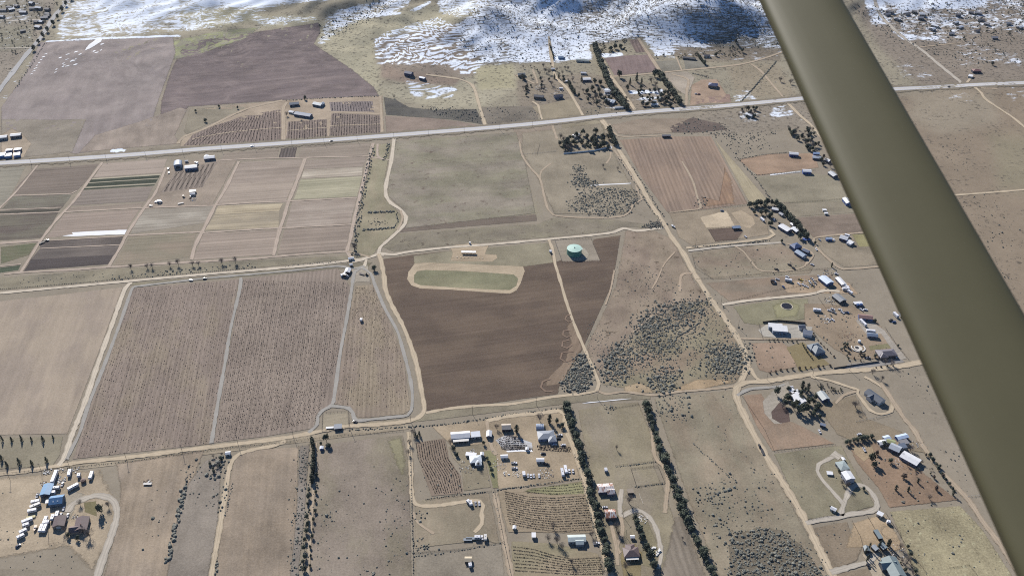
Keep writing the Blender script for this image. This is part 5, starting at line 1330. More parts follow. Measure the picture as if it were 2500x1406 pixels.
NS, E = (-1, 10), (10, -1)
BROWN, SLATE, GREY_G, BLUE = (112, 95, 92), (88, 94, 108), (128, 138, 138), (120, 160, 200)
BL = [
 # lower left farm
 ('barn','light blue metal roofed barn in front of the long white trailer','barn',114,1194,12,8,3.6,(-75,183),dict(rc=(140,180,215),wc=(70,95,125),rise=1.2,door='big',windows=0)),
 ('barn','blue barn with two white skylights beside the gravel yard','barn',138,1219,10.5,9.5,4,(12,-1.5),dict(rc=(96,146,190),wc=(90,110,130),rise=2.4,roof='gable',sky=2,door='none',windows=0)),
 ('carport','small white flat carport on the left of the skylit blue barn','carport',118,1223,4,3.4,2.4,(12,-1.5),dict(roof='flat',open_=True)),
 ('house','brown gabled outbuilding between white trailers and the farmhouse','house',145,1272,10.5,9,3,(-45,165),dict(rc=BROWN,wc=(150,138,126),rise=1.8,door='garage')),
 ('house','brown roofed farmhouse with a short cross wing at its far end','house',199,1278,13.5,10,3.2,(-45,190),dict(rc=(122,104,101),wc=(160,145,132),rise=2.1,wing=(4.5,-3.5,10,6.5,True),chimney=True)),
 ('shed','small white shed among grey shrubs beside the lane','shed',556,1105,4,3.4,2.3,E,dict(wc=(225,222,218),windows=0)),
 # market garden
 ('barn','grey blue arched barn, left of the two market garden sheds','barn',434,400,13,10,3.6,NS,dict(roof='arch',rc=(158,170,188),wc=(150,160,175),rise=2.4,door='big',windows=0)),
 ('barn','long white roofed barn, right of the arched barn','barn',466,407,16,8.5,4,E,dict(wc=(120,130,160),rise=1.2,windows=2)),
 ('house','white L shaped house beside the highway above the garden rows','house',511,384,14,8,3.4,E,dict(wc=(120,115,130),rise=1.4,wing=(-4,3,7,6,True))),
 ('shed','tiny white shed left of the white L shaped highway house','shed',455,393,4,3,2.3,E,dict(windows=0)),
 ('canopy','white yard canopy, the upper of two in the market garden yard','canopy',470,466,8,5,2.8,E,dict(roof='flat',open_=True)),
 ('shed','lower white yard shed below the white yard canopy','shed',470,473,6,4,2.6,E,dict(windows=0)),
 ('shed','white pump shed at the bottom of the ditch thicket','shed',857,630,6,3.2,2.4,E,dict(windows=0)),
 ('house','white roofed field house at the corner of the big vineyard','house',849,660,8,6,3,(-4,10),dict(rise=1.2,wc=(90,80,80))),
 ('shed','tiny white shed near the gravel junction','shed',857,645,3,3,2.6,E,dict(windows=0)),
 ('pump_house','small grey shelter inside the fenced pad','shed',825,1041,6.5,5,2.6,(10,-1),dict(roof='shed',rc=(120,130,145),wc=(70,80,100),rise=.6,windows=0)),
 # upper left
 ('barn','white roofed farm shed nearest the highway bend, upper of the left pair','barn',38,329,14,8,4,E,dict(rise=1.2,wc=(130,120,120))),
 ('barn','white roofed farm shed at the frame edge above the storage row','barn',6,334,12,8,4,E,dict(rise=1.2,wc=(190,185,180))),
 ('storage_unit','white storage unit in the front row, middle one','storage unit',20,378,9,8,4,NS,dict(rise=.8,wc=(130,160,200),windows=0,roof='flat')),
 ('storage_unit','white storage unit in the front row, right one','storage unit',41,376,9,8,4,NS,dict(rise=.8,wc=(140,165,205),windows=0,roof='flat')),
 ('storage_unit','pale blue storage unit at the left frame edge','storage unit',5,377,10,9,4,NS,dict(rc=(150,190,225),wc=(80,130,190),windows=0,roof='flat')),
 ('storage_unit','white storage unit behind the front row, right one','storage unit',43,364,9,6,4,E,dict(wc=(90,90,110),windows=0,roof='flat')),
 ('storage_unit','white storage unit behind the front row, left one','storage unit',22,366,8,5,3.4,E,dict(wc=(140,140,160),windows=0,roof='flat')),
 ('house','grey roofed house at the top left of the upper vineyard farm','house',718,253,14,8,3.6,E,dict(rc=(130,140,152),wc=(120,120,125),rise=1.8)),
 ('house','white roofed L shaped house at the top of the upper vineyard farm','house',776,254,15,8,3.6,(10,2),dict(rc=(238,242,240),wc=(120,125,135),rise=1.8,wing=(5,3,8,6,True))),
 ('barn','long blue grey barn lying between the upper vineyards','barn',740,279,27,9,3.6,(10,1.6),dict(rc=(104,122,150),wc=(90,100,125),rise=1.6,windows=5)),
 ('shed','small white roofed shed at the left end of the long blue grey barn','shed',712,273,8,5,2.8,(10,2),dict(windows=0)),
 ('house','dark blue house on the brown knoll below the striped snow','house',998,178,13,8,4.4,(10,1.5),dict(rc=(58,74,112),wc=(70,84,120),rise=2)),
 ('house','white and blue cabin right of the dark blue hillside house','house',1031,190,10,5,3,(10,3),dict(rc=(226,232,244),wc=(70,86,130),rise=.9)),
 # centre
 ('house','white roofed farmhouse with a long shaded porch and vine rows below','house',1124,1061,17,8,3.4,(10,-.8),dict(wc=(150,160,190),rise=1.5,porch=4,ribs=True)),
 ('shed','pale grey roofed annex right of the long porch house','shed',1161,1060,8,6,3,(10,-.8),dict(rc=(225,230,236),rise=.6,roof='shed')),
 ('shed','narrow white shed by the lane right of the pale annex','shed',1194,1058,7,4.5,3,NS,dict(wc=(110,110,125),windows=0)),
 ('cabin','tan gabled cabin with a dark solar front near the ditch','house',1236,1041,8,7,3.4,(10,-.5),dict(rc=(210,196,178),wc=(50,56,72),rise=1.8)),
 ('house','grey white farmhouse with an L shaped roof above the rubble','house',1161,1120,10,8,3,(10,-1),dict(rc=(212,220,226),wc=(130,130,140),rise=1.2,roof='hip',wing=(2,-4,7,5,True))),
 ('shed','white lean roof shed left of the grey white farmhouse','shed',1150,1108,9,3.6,2.5,(10,1),dict(roof='flat',windows=0)),
 ('shed','small upright white shed right of the grey white farmhouse','shed',1177,1107,3.2,2.8,3,NS,dict(windows=0)),
 ('shed','white shed on the tan yard beside the scattered rubble','shed',1231,1113,6,3.6,2.6,(10,-.5),dict(windows=0)),
 ('house','dark grey roofed house with white cars beside the left hedgerow','house',1333,1061,15,10,3.4,(10,-.6),dict(rc=(150,156,166),wc=(140,150,175),rise=1.6,roof='hip',wing=(5,-5,8,7,True))),
 ('shed','white tractor shed in the middle of the tan yard','shed',1319,1122,6.5,3.6,2.8,(10,0),dict(wc=(190,185,185),windows=0)),
 ('shed','small white shed at the end of the snow edged vine rows','shed',1287,1094,2.6,2.4,2.2,NS,dict(windows=0)),
 ('shed','small blue and white hut below the row of cypresses','shed',785,1092,3,2.8,2.4,NS,dict(rc=(232,236,244),wc=(90,110,160),windows=0)),
 ('barn','long rusty barn with a white left half beside the left hedgerow','barn',1478,1190,13,9,3.6,(10,-.6),dict(rc=(240,232,226),rust=(165,110,82),ramt=.53,wc=(110,112,130),rise=1.5,windows=3,door='none',wing=(4,-4,6,6,False))),
 ('barn','rust roofed barn with a white ridge strip, lower of the two','barn',1490,1253,8.6,8.6,3.8,(10,-.4),dict(rc=(225,222,218),rust=(168,112,86),ramt=.45,wc=(100,92,96),rise=1.7,windows=0,door='big')),
 ('shed','dark tan animal shed near the fenced paddock','shed',1539,1198,4.6,3.8,2.6,(10,-.4),dict(roof='shed',rc=(165,150,130),wc=(60,54,52),rise=.5,windows=0)),
 ('shed','small white shed in the shade of the conifer grove','shed',1544,1309,3,2.6,2.4,(10,0),dict(windows=0)),
 ('house','brown cross hipped house with a pale porch among conifers','house',1541,1347,12,9,3.2,(10,-.5),dict(rc=(118,100,98),wc=(165,150,140),rise=2.2,roof='hip',wing=(0,3,9,7,True),porch=2.5)),
 ('house','pale green roofed house among bare trees below the vine rows','house',1408,1313,14,6.5,3.2,(10,-.3),dict(rc=(206,216,210),wc=(170,170,172),rise=1.2,wing=(2,-3.4,6,5,False),windows=4)),
 ('shed','small white hut at the left edge of the hillside vine rows','shed',1256,1286,2.6,2.4,2.2,NS,dict(windows=0)),
 ('shed','tall narrow white shed on the bare headland','shed',1303,1305,2.8,4.4,2.6,(10,0),dict(windows=0,roof='flat')),
 ('cabin','tiny tan cabin alone in the grey pasture','cabin',1143,1364,5,4.4,2.8,(10,0),dict(rc=(214,196,164),wc=(90,84,80),rise=.9,windows=1)),
 ('shelter','blue grey roofed shelter on the back edge of the dark paddock','shelter',1798,555,10,4.5,2.6,(10,-.8),dict(roof='shed',rc=(110,130,158),wc=(60,70,90),rise=.5,open_=True)),
 # fenced homestead
 ('house','white roofed cabin at the top of the fenced homestead','house',1893,510,8,5.5,2.8,(10,2),dict(wc=(90,95,120),rise=1)),
 ('barn','big white roofed barn in the fenced homestead','barn',1917,556,15,9,3.6,(100,60),dict(wc=(110,112,130),rise=1.2)),
 ('barn','grey white roofed shed right of the big white barn in the fenced homestead','barn',1943,560,10,7,3,(80,60),dict(rc=(222,226,232),wc=(120,120,130),rise=1.2)),
 ('shed','small white shed above the grey white shed of the fenced homestead','shed',1935,547,5,4,2.6,(80,60),dict(windows=0)),
 ('shed','grey shed by the hedge at the top of the fenced homestead','shed',1908,522,6,4,2.6,(80,50),dict(rc=(150,155,165),windows=0)),
 ('house','dark blue hip roofed house on the pale lane','house',1943,600,11,9,4.4,(10,-3),dict(rc=(72,92,134),wc=(80,96,130),rise=2.2,roof='hip')),
 ('house','grey blue gabled garage below the dark blue hip roof','house',1955,619,13,7,3.4,(110,70),dict(rc=(150,168,190),wc=(90,100,130),rise=1.8,door='garage')),
 ('shed','dark slate annex right of the grey blue garage','shed',1968,612,8,5,3.2,(100,40),dict(rc=(92,106,132),wc=(80,90,115),rise=1)),
 ('barn','white roofed barn in the faint ring track yard','barn',2061,580,9,8,3.6,(10,3),dict(rise=2,wc=(90,95,125))),
 ('shed','white roofed shed right of the ring track barn','shed',2077,590,8,5,2.8,(100,60),dict(wc=(100,105,125),windows=0)),
 ('shed','blue sided shed left in the ring track yard','shed',2024,582,7,4,2.8,(10,0),dict(rc=(190,205,228),wc=(80,110,170),windows=0)),
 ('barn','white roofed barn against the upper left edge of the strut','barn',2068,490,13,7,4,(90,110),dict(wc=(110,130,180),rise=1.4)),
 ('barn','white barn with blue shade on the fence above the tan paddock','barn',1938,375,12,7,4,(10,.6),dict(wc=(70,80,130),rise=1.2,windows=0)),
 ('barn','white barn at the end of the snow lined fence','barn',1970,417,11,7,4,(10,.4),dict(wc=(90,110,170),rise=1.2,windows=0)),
 ('house','grey roofed house touching the strut below the snow lined fence','house',2034,425,12,8,3.4,(80,60),dict(rc=(190,194,198),wc=(110,110,120),rise=1.6)),
 ('shed','white roofed shed touching the strut among trees','shed',2021,391,8,6,3,(80,40),dict(wc=(70,70,80),windows=0)),
 ('house','pale grey house among trees beside the strut','house',1995,384,12,7,3,(10,1),dict(rc=(200,206,214),wc=(120,120,130),rise=1.4)),
 ('shed','blue tinted roof at the foot of the dark tree by the strut','shed',1993,374,8,5,3,(10,.4),dict(rc=(180,205,240),wc=(90,110,160),windows=0)),
 # vehicle strewn yard
 ('barn','white blue roofed workshop in the vehicle strewn yard','barn',2017,683,14,10,4,(70,55),dict(rc=(222,234,248),wc=(100,120,160),rise=1.6,windows=2)),
 ('barn','long white roofed shed right of the white blue workshop','barn',2053,686,14,6,3.2,(70,75),dict(wc=(130,130,140),rise=1)),
 ('house','grey roofed house in the fenced yard below the cream lane','house',2049,727,13,9,3.2,(75,60),dict(rc=(142,146,150),wc=(100,96,96),rise=1.6)),
 ('shed','white roofed carport with a blue tarp right of the fenced yard','carport',2095,739,9,4,2.8,(10,-.8),dict(roof='flat',open_=True)),
 ('house','brown red roofed house behind the parked white coach','house',2113,773,14,7,3.2,(10,1),dict(rc=(160,126,118),wc=(100,120,165),rise=1.5)),
 ('shed','blue grey gabled shed on the grey gravel pad','shed',2130,817,10,5.4,3,(10,1),dict(rc=(150,165,185),wc=(120,130,150),rise=1.4,windows=2)),
 ('house','white flat roofed modern house on the grey gravel pad','house',1904,802,15,9,4.4,(10,.8),dict(roof='shed',rise=.5,wc=(160,170,185),windows=4,wing=(-4,5,14,6,False))),
 ('shed','dark roofed shed right of the white modern house','shed',1958,797,6.5,5,2.8,(10,0),dict(rc=(88,96,112),wc=(220,220,222),windows=0)),
 ('house','white and dark garage block below the dark roofed shed','house',1972,812,8,9,3.2,NS,dict(rc=(100,108,124),wc=(225,225,228),roof='flat',door='none',windows=1)),
 ('house','grey hip roofed house beside the olive winter lawn','house',1994,851,14,11,3.4,(50,55),dict(rc=(128,138,146),wc=(110,125,150),rise=3,roof='hip',wing=(-4,0,13,8,True))),
 ('house','long purple grey hip roofed house at the end of the side road','house',2164,861,19,10,3.2,(10,-.6),dict(rc=(124,118,124),wc=(120,110,105),rise=2.2,roof='hip',wing=(-5,-2,10,8,True))),
 # lower right
 ('house','white roofed house hidden in the ring of evergreens','house',1950,973,13,9,3.4,(60,50),dict(rise=1.4,wc=(200,195,190),wing=(3,-3,9,7,True))),
 ('shed','upper white shed above the tree ringed house','shed',1935,953,5,5,2.8,(60,50),dict(windows=0,roof='flat')),
 ('shed','second white shed above the tree ringed house','shed',1946,956,5,5,2.8,(60,50),dict(windows=0,roof='flat')),
 ('barn','grey ribbed metal barn in the shrub plot','barn',2010,966,11,8,3.4,(60,75),dict(rc=(186,192,190),wc=(80,95,130),rise=1.8,door='big',windows=0)),
 ('house','dark slate roofed house inside the looping drive','house',2136,967,18,8.5,3.4,(145,105),dict(rc=(92,100,112),wc=(215,212,208),rise=2.2,wing=(-1,-3.5,7,6,True),windows=4)),
 ('shed','small blue grey shed below the ring of evergreens','shed',2009,1036,4.4,3,2.4,(60,20),dict(rc=(110,120,140),wc=(50,60,80),windows=0,roof='flat')),
 ('house','grey green roofed half of the house beside the teardrop driveway','house',2057,1136,9.5,8.5,3.4,(70,95),dict(rc=(168,180,178),wc=(150,150,150),rise=1,roof='hip')),
 ('house','white roofed two storey half of the house beside the teardrop driveway','house',2071,1160,9,8,5.6,(60,90),dict(wc=(180,180,190),rise=1.2)),
 ('shed','white slab roofed shelter on the lawn left of the grey green roof','shed',2026,1154,4.6,3.4,1.6,(10,1),dict(roof='flat',windows=0,door='none')),
 ('shed','grey white shed at the driveway gate','shed',2035,1241,4.4,3.2,2.6,(60,30),dict(rc=(225,225,228),rise=.7,windows=0)),
 ('shed','white shed at the top corner of the sandy corral','shed',2149,1253,4.2,4,3,(60,30),dict(windows=0,roof='flat')),
 ('shed','tiny white shed above the grey green roof','shed',2059,1119,3,2.4,2.2,(40,60),dict(windows=0)),
 ('house','big plain white roofed house on the reddish slope','house',2223,1118,15.5,9.5,3.2,(150,82),dict(rise=.9,wc=(150,150,165),windows=3,roof='gable',ribs=False)),
 ('house','grey gabled house above the big white roof','house',2186,1092,9,8,3.8,(100,45),dict(rc=(186,192,200),wc=(110,112,125),rise=1.6)),
 ('shed','dark blue grey lean roof right of the grey gabled house','shed',2204,1088,6,5,3.2,(10,-2),dict(rc=(110,122,140),windows=0,roof='shed',rise=.5)),
 ('shed','white roofed shed left of the green roof in the tight cluster','shed',2154,1079,7,5,2.8,(10,-2),dict(rise=.8)),
 ('shed','olive green roof in the tight cluster of sheds','shed',2175,1077,7,5,2.8,(10,3),dict(rc=(168,172,122),rise=.8)),
 ('shed','long blue white roof at the top of the tight cluster','shed',2202,1065,11,5,3,(10,-2.4),dict(rc=(205,222,245),wc=(70,100,160),rise=.8,windows=0)),
 ('shed','grey flat roof below the long blue white roof','shed',2207,1078,8,5,2.8,(10,-2),dict(rc=(140,138,140),roof='flat',windows=0)),
 ('shed','pale blue white roof at the top left of the tight cluster','shed',2165,1068,6,5,2.8,(10,-3),dict(rc=(215,228,244),rise=.8,windows=0)),
 ('shed','long slate shed on the sandy corral ground','shed',2144,1303,8.5,3.2,2.8,(60,95),dict(rc=(132,146,150),roof='flat',wc=(50,48,52),windows=0)),
 ('shed','leftmost slate shed among the narrow cypresses','shed',2116,1338,4.6,4,3,(10,30),dict(rc=(130,142,146),wc=(60,62,70),rise=.9,windows=0)),
 ('shed','middle pale shed among the narrow cypresses','shed',2137,1336,4.4,4,2.8,(60,60),dict(rc=(165,172,178),wc=(90,92,100),rise=.9,windows=0)),
 ('shed','rightmost slate shed among the narrow cypresses','shed',2156,1332,5.4,4.4,3,(60,60),dict(rc=(134,148,154),wc=(60,62,72),rise=.9,windows=0)),
 ('house','big grey green roofed house cut by the bottom edge','house',2182,1384,18,12,3.6,(62,110),dict(rc=(136,150,150),wc=(90,95,105),rise=2.6,wing=(-3,-3,12,7,True))),
 # far homesteads
 ('house','dark roofed house on its pale forecourt, upper left homesteads','house',1316,235,15,8,4,(10,.8),dict(rc=(66,74,90),wc=(110,104,100),rise=1.8)),
 ('house','blue black roofed house above the small brown pasture','house',1363,234,13,8,4,(10,-1),dict(rc=(60,70,94),wc=(120,130,150),rise=1.8)),
 ('house','grey roofed house at the left end of the far homesteads','house',1273,181,12,8,3.4,(10,-.6),dict(rc=(96,104,112),rise=1.6)),
 ('barn','white roofed barn among the far homestead trees','barn',1432,193,13,8,3.6,(10,-.4),dict(wc=(110,112,130),rise=1.2)),
 ('shed','white roofed shed by the far windbreak','shed',1484,223,10,6,3,(10,0),dict(windows=0)),
 ('house','pale grey house complex below the far left windbreak','house',1490,246,16,9,3.2,(10,2),dict(rc=(176,188,204),wc=(120,125,140),rise=1.4,wing=(4,-4,8,7,True))),
 ('shed','long snowy white roof below the pale grey far complex','shed',1512,262,14,4,2.6,(10,-.6),dict(windows=0)),
 ('house','white roofed far house beside the pale drive, lower one','house',1598,254,11,6,3,(10,.4),dict(rise=1)),
 ('shed','white roofed far shed just above the lower white far house','shed',1598,247,6,4,2.8,(10,0),dict(windows=0)),
 ('house','dark blue hip roofed house on the orange graded earth','house',1741,207,14,11,4,(10,1.4),dict(rc=(52,66,112),wc=(140,130,120),rise=2.4,roof='hip')),
 ('house','dark roofed house beside the far small pastures','house',1726,136,10,7,3.2,(10,0),dict(rc=(70,74,88),rise=1.4)),
 ('barn','long dark shed on the edge of the snow above the small pastures','barn',1683,142,22,6,3,(10,1),dict(rc=(76,80,90),wc=(90,90,96),windows=0)),
 ('greenhouse','white half round greenhouse at the edge of the snowfield','greenhouse',1369,140,9,9,1.6,(10,0),dict(roof='arch',rc=(225,236,246),wc=(150,180,215),rise=3,windows=0)),
 ('barn','long grey greenhouse sheds above the brown far lots','barn',1423,147,22,6,3,(10,.4),dict(rc=(150,162,158),rise=1.2,windows=0)),
 ('shed','white shed on the brown far lot','shed',1425,178,9,5,3,(10,.6),dict(windows=0)),
 ('shed','white shed beside the left far lane','shed',1350,168,6,5,3,(10,0),dict(windows=0)),
 ('shed','dark low shed at the upper edge of the orchard','shed',1627,331,12,4,3,(10,0),dict(rc=(60,62,78),wc=(50,52,66),windows=0,roof='flat')),
 ('house','white roof half hidden in the dark grove of the wooded homestead','house',1407,330,10,7,3.4,(10,-3),dict(rise=1.2)),
 ('house','pale roof in the snowy grove below the highway','house',1830,280,11,7,3.2,(10,3),dict(rc=(228,232,238),rise=1.2)),
 ('house','red roofed house by the far right lane','house',2384,172,13,9,3.8,(10,0),dict(rc=(150,108,100),wc=(60,62,80),rise=2,roof='hip')),
 ('shed','white garage in front of the red roofed house','shed',2370,185,9,6,3,(-5,10),dict(roof='flat',windows=0)),
 ('shed','left white hut in the left middle meadow by the strut','shed',2013,512,4.6,3,2.2,(10,0),dict(roof='flat',windows=0)),
 ('shed','right white hut in the meadow by the strut','shed',2017,520,4.2,3,2.2,(10,0),dict(roof='flat',windows=0)),
]
for nm, lb, ct, x, y, L, W, H, dv, kw in BL:
    building(nm, lb.replace('left white hut in the left middle meadow', 'upper white hut in the meadow'), ct, x, y, L, W, H, dv, **kw)

# tiny far settlement houses
rr2 = random.Random(5)
for poly, n, lb, gp in (([(2100,10),(2480,0),(2500,80),(2400,110),(2250,80)], 22, 'tiny snowy roofed house of the far right settlement', 'houses of the far right settlement'),
                        ([(0,12),(140,6),(110,60),(60,120),(0,125)], 18, 'tiny roofed house of the far left roadside settlement', 'houses of the far left settlement')):
    for p in scatter(poly, n):
        q = P(np.array([p.x]), np.array([p.y]), np.array([zt(p.x, p.y) + 3]))
        building('house', lb, 'house', float(q[0][0]), float(q[1][0]), rr2.uniform(8, 13), rr2.uniform(6, 8), 3.2, (10, rr2.uniform(-3, 3)), rc=rr2.choice([WHITE, (232,236,242), (150,150,156), (110,108,112)]), wc=rr2.choice([(170,160,150), (120,118,120)]), windows=1, group=gp)

# ---- green water tank
def tank():
    p = G(1402.5, 606, 7.6); R0, H = 8.7, 7.6
    r = empty('water_tank', (p.x, p.y, 0)); tag(r, 'large round mint green water tank on its own pad', 'water tank')
    n = 64
    b = MB(); vs = [(R0 * math.cos(2*math.pi*k/n), R0 * math.sin(2*math.pi*k/n), z) for z in (0, H) for k in range(n)]
    b.add(vs, [(k, (k+1)%n, n+(k+1)%n, n+k) for k in range(n)])
    b.build('tank_wall', M(96, 160, 140, .5, .14, sc=.5), r, smooth=True)
    b = MB(); Ro = R0 + .12
    vs = [(Ro * math.cos(2*math.pi*k/n), Ro * math.sin(2*math.pi*k/n), z) for z in (H - .25, H + .05) for k in range(n)] + [(0, 0, H + .75)]
    b.add(vs, [(k, (k+1)%n, n+(k+1)%n, n+k) for k in range(n)] + [(n+k, n+(k+1)%n, 2*n) for k in range(n)])
    rf = b.build('tank_roof', M(184, 218, 202, .5, .12, sc=.5), r)
    b = MB(); b.tube((0, 0, H + .6), (0, 0, H + 1.2), .45, .45, 12); b.disc(0, 0, H + 1.2, .7, 12, .15); b.build('roof_vent', M(90, 120, 112), rf)
    b = MB(); b.box(R0 - .3, -2.2, H + .02, R0 + 1.3, -.2, H + .14); b.build('landing', M(210, 228, 220), r)
    b = MB()
    for s in (-.25, .25): b.tube((R0 + .35, -1.2 + s, 0), (R0 + .35, -1.2 + s, H + 1), .04, .04, 4)
    for k in range(24): b.tube((R0 + .35, -1.45, .3 + k * .31), (R0 + .35, -.95, .3 + k * .31), .02, .02, 4)
    b.build('ladder', M(150, 165, 160), r)
tank()

# ------------------------------------------------------------------ vehicles and trailers
def wheels(r, xs, y, rad, w=.24):
    for x in xs:
        for s in (-1, 1):
            m = MB(); m.tube((x, s * y - w / 2, rad), (x, s * y + w / 2, rad), rad, rad, 10); m.build('wheel', TYRE, r)

def car(c):
    r = empty('parked_car', (0, 0, 0)); pm = M(*c, .3, .04)
    b = MB(); b.prismy([(-2.25,.35),(2.25,.35),(2.3,.62),(2.15,.86),(1.1,.98),(-1.7,1.0),(-2.25,.9)], -.88, .88); b.build('body', pm, r)
    b = MB(); b.prismy([(1.05,.985),(.35,1.38),(-1.15,1.4),(-1.75,1.005)], -.76, .76); b.build('cabin_glass', GLASS, r)
    b = MB(); b.box(-1.1, -.72, 1.405, .32, .72, 1.46); b.build('roof_panel', pm, r)
    wheels(r, (-1.4, 1.4), .8, .34); return r
def pickup(c):
    r = empty('pickup_truck', (0, 0, 0)); pm = M(*c, .3, .04)
    b = MB(); b.prismy([(-2.7,.45),(2.7,.45),(2.75,.8),(2.6,1.05),(1.35,1.15),(-.3,1.16),(-.3,1.1),(-2.7,1.1)], -.95, .95); b.build('body', pm, r)
    b = MB(); b.prismy([(1.3,1.155),(.7,1.75),(-.25,1.78),(-.35,1.165)], -.82, .82); b.build('cabin_glass', GLASS, r)
    b = MB(); b.box(-.25, -.78, 1.785, .68, .78, 1.84); b.build('roof_panel', pm, r)
    b = MB(); b.box(-2.62, -.82, 1.105, -.4, .82, 1.13); b.build('cargo_bed', M(60, 60, 64), r)
    wheels(r, (-1.7, 1.7), .85, .4); return r
def trailer(c, L=7, W=2.5, H=2.9, wc=None, name='travel_trailer'):
    r = empty(name, (0, 0, 0)); pm = M(*c, .4, .05)
    l = L / 2
    b = MB(); b.prismy([(-l,.55),(l-.5,.55),(l,1.1),(l,H-.5),(l-.35,H),(-l+.25,H),(-l,H-.25)], -W/2, W/2); b.build('body', pm, r)
    for s in (-1, 1):
        for cx in (-l * .45, l * .35):
            m = MB(); y = s * W / 2; m.box(cx - .5, min(y, y + s * .03), 1.5, cx + .5, max(y, y + s * .03), 2.2); m.build('window', GLASS, r)
    m = MB(); m.box(-.3, -W / 2 - .04, .6, .35, -W / 2, 2.45); m.build('door', M(190, 188, 190), r)
    m = MB(); m.tube((l, 0, .6), (l + 1.1, 0, .55), .08, .06, 5); m.build('tow_bar', M(60, 60, 62), r)
    m = MB(); m.box(-.9, -.4, H, -.1, .4, H + .25); m.build('roof_unit', M(220, 220, 222), r)
    wheels(r, (-.5, .5), W / 2 - .14, .36); return r
def motorhome(c, L=8.5):
    r = empty('motorhome', (0, 0, 0)); pm = M(*c, .4, .05); l = L / 2
    b = MB(); b.prismy([(-l,.5),(l-.2,.5),(l,1.0),(l-.15,2.7),(l-.6,3.1),(-l,3.1)], -1.25, 1.25); b.build('body', pm, r)
    b = MB(); b.prismy([(l-.02,1.5),(l+.03,1.5),(l-.08,2.5),(l-.13,2.5)], -1.1, 1.1); b.build('windscreen', GLASS, r)
    for s in (-1, 1):
        for cx in (-l * .5, 0, l * .45):
            m = MB(); y = s * 1.25; m.box(cx - .6, min(y, y + s * .03), 1.5, cx + .6, max(y, y + s * .03), 2.2); m.build('window', GLASS, r)
    m = MB(); m.box(-1.5, -.4, 3.1, -.6, .4, 3.35); m.build('roof_unit', M(215, 215, 220), r)
    wheels(r, (-l * .5, l * .6), 1.12, .45); return r
def semi(c, L=13.6):
    r = empty('box_trailer', (0, 0, 0)); l = L / 2
    b = MB(); b.box(-l, -1.28, 1.15, l, 1.28, 4.0); b.build('cargo_box', M(*c, .4, .05), r)
    b = MB(); b.box(-l + .1, -.5, .95, l - .3, .5, 1.14); b.build('chassis', M(50, 50, 54), r)
    b = MB(); b.box(-l - .05, -1.15, 1.3, -l, 1.15, 3.85); b.build('rear_door', M(206, 206, 210), r)
    wheels(r, (-l + 1.2, -l + 2.5), 1.05, .5, .3)
    for s in (-1, 1):
        m = MB(); m.box(l - 2.6, s * .7 - .08, 0, l - 2.4, s * .7 + .08, 1.0); m.build('landing_leg', M(70, 70, 72), r)
    return r
def box_truck(c):
    r = empty('box_truck', (0, 0, 0))
    b = MB(); b.box(-3.2, -1.15, .95, 1.2, 1.15, 3.2); b.build('cargo_box', M(*c, .4, .05), r)
    b = MB(); b.prismy([(1.25,.5),(3.2,.5),(3.25,1.2),(2.7,1.35),(2.3,2.2),(1.25,2.25)], -1.0, 1.0); b.build('cab', M(225, 225, 228, .35, .04), r)
    b = MB(); b.prismy([(2.72,1.38),(2.74,1.4),(2.36,2.16),(2.34,2.14)], -.85, .85); b.build('windscreen', GLASS, r)
    wheels(r, (-2, 2.3), .95, .45, .3); return r
def flatbed(c):
    r = empty('flatbed_trailer', (0, 0, 0))
    b = MB(); b.box(-3.5, -1.2, .75, 3.5, 1.2, .95); b.build('deck', M(*c, .7), r)
    b = MB(); b.tube((3.5, 0, .8), (4.6, 0, .7), .1, .08, 5); b.build('tow_bar', M(70, 70, 70), r)
    wheels(r, (-.6, .5), 1.05, .38); return r
def tractor(c):
    r = empty('tractor', (0, 0, 0))
    b = MB(); b.prismy([(-.8,.7),(1.9,.7),(1.95,1.3),(.4,1.45),(-.8,1.4)], -.42, .42); b.build('body', M(*c, .5), r)
    b = MB(); b.box(-.9, -.6, 1.4, .35, .6, 2.5); b.build('cab', GLASS, r)
    for x, rad, y in ((-.5, .8, .85), (1.5, .5, .75)):
        for s in (-1, 1):
            m = MB(); m.tube((x, s*y-.2, rad), (x, s*y+.2, rad), rad, rad, 12); m.build('wheel', TYRE, r)
    return r
def boat(c):
    r = empty('boat', (0, 0, 0))
    b = MB(); secs = []
    n = 9; vs = []
    for k in range(n):
        t = k / (n - 1); x = -3.2 + 6.4 * t; w_ = 1.15 * (1 - max(0, t - .45) ** 2 * 3.1); w_ = max(w_, .04)
        vs += [(x, 0, .55 + .35 * t * t), (x, -w_ * .75, .9), (x, -w_, 1.55 + .15 * t), (x, w_, 1.55 + .15 * t), (x, w_ * .75, .9)]
    fs = []
    for k in range(n - 1):
        a = k * 5
        for j in range(5): fs.append((a + j, a + (j + 1) % 5, a + 5 + (j + 1) % 5, a + 5 + j))
    fs += [(4,3,2,1,0), tuple(range((n-1)*5, n*5))]
    b.add(vs, fs); b.build('hull', M(*c, .4), r)
    m = MB(); m.prismy([(-.6,1.56),(.7,1.6),(.4,2.2),(-.6,2.2)], -.8, .8); m.build('cabin', M(225, 215, 205), r)
    m = MB(); m.box(-2.6, -.9, .35, 2.4, .9, .5); m.build('boat_trailer', M(90, 90, 95), r)
    wheels(r, (-.9,), 1.0, .34); return r
MAKE = dict(car=car, pickup=pickup, trailer=trailer, motorhome=motorhome, semi=semi, box_truck=box_truck, flatbed=flatbed, tractor=tractor, boat=boat)
PROTO = {}
CATS = dict(car='car', pickup='pickup truck', trailer='trailer', motorhome='motorhome', semi='box trailer', box_truck='truck', flatbed='flatbed trailer', tractor='tractor', boat='boat')
def copy_tree(o, parent=None):
    c = o.copy(); COL.objects.link(c)
    if parent is not None: c.parent = parent
    for ch in o.children: copy_tree(ch, c)
    return c
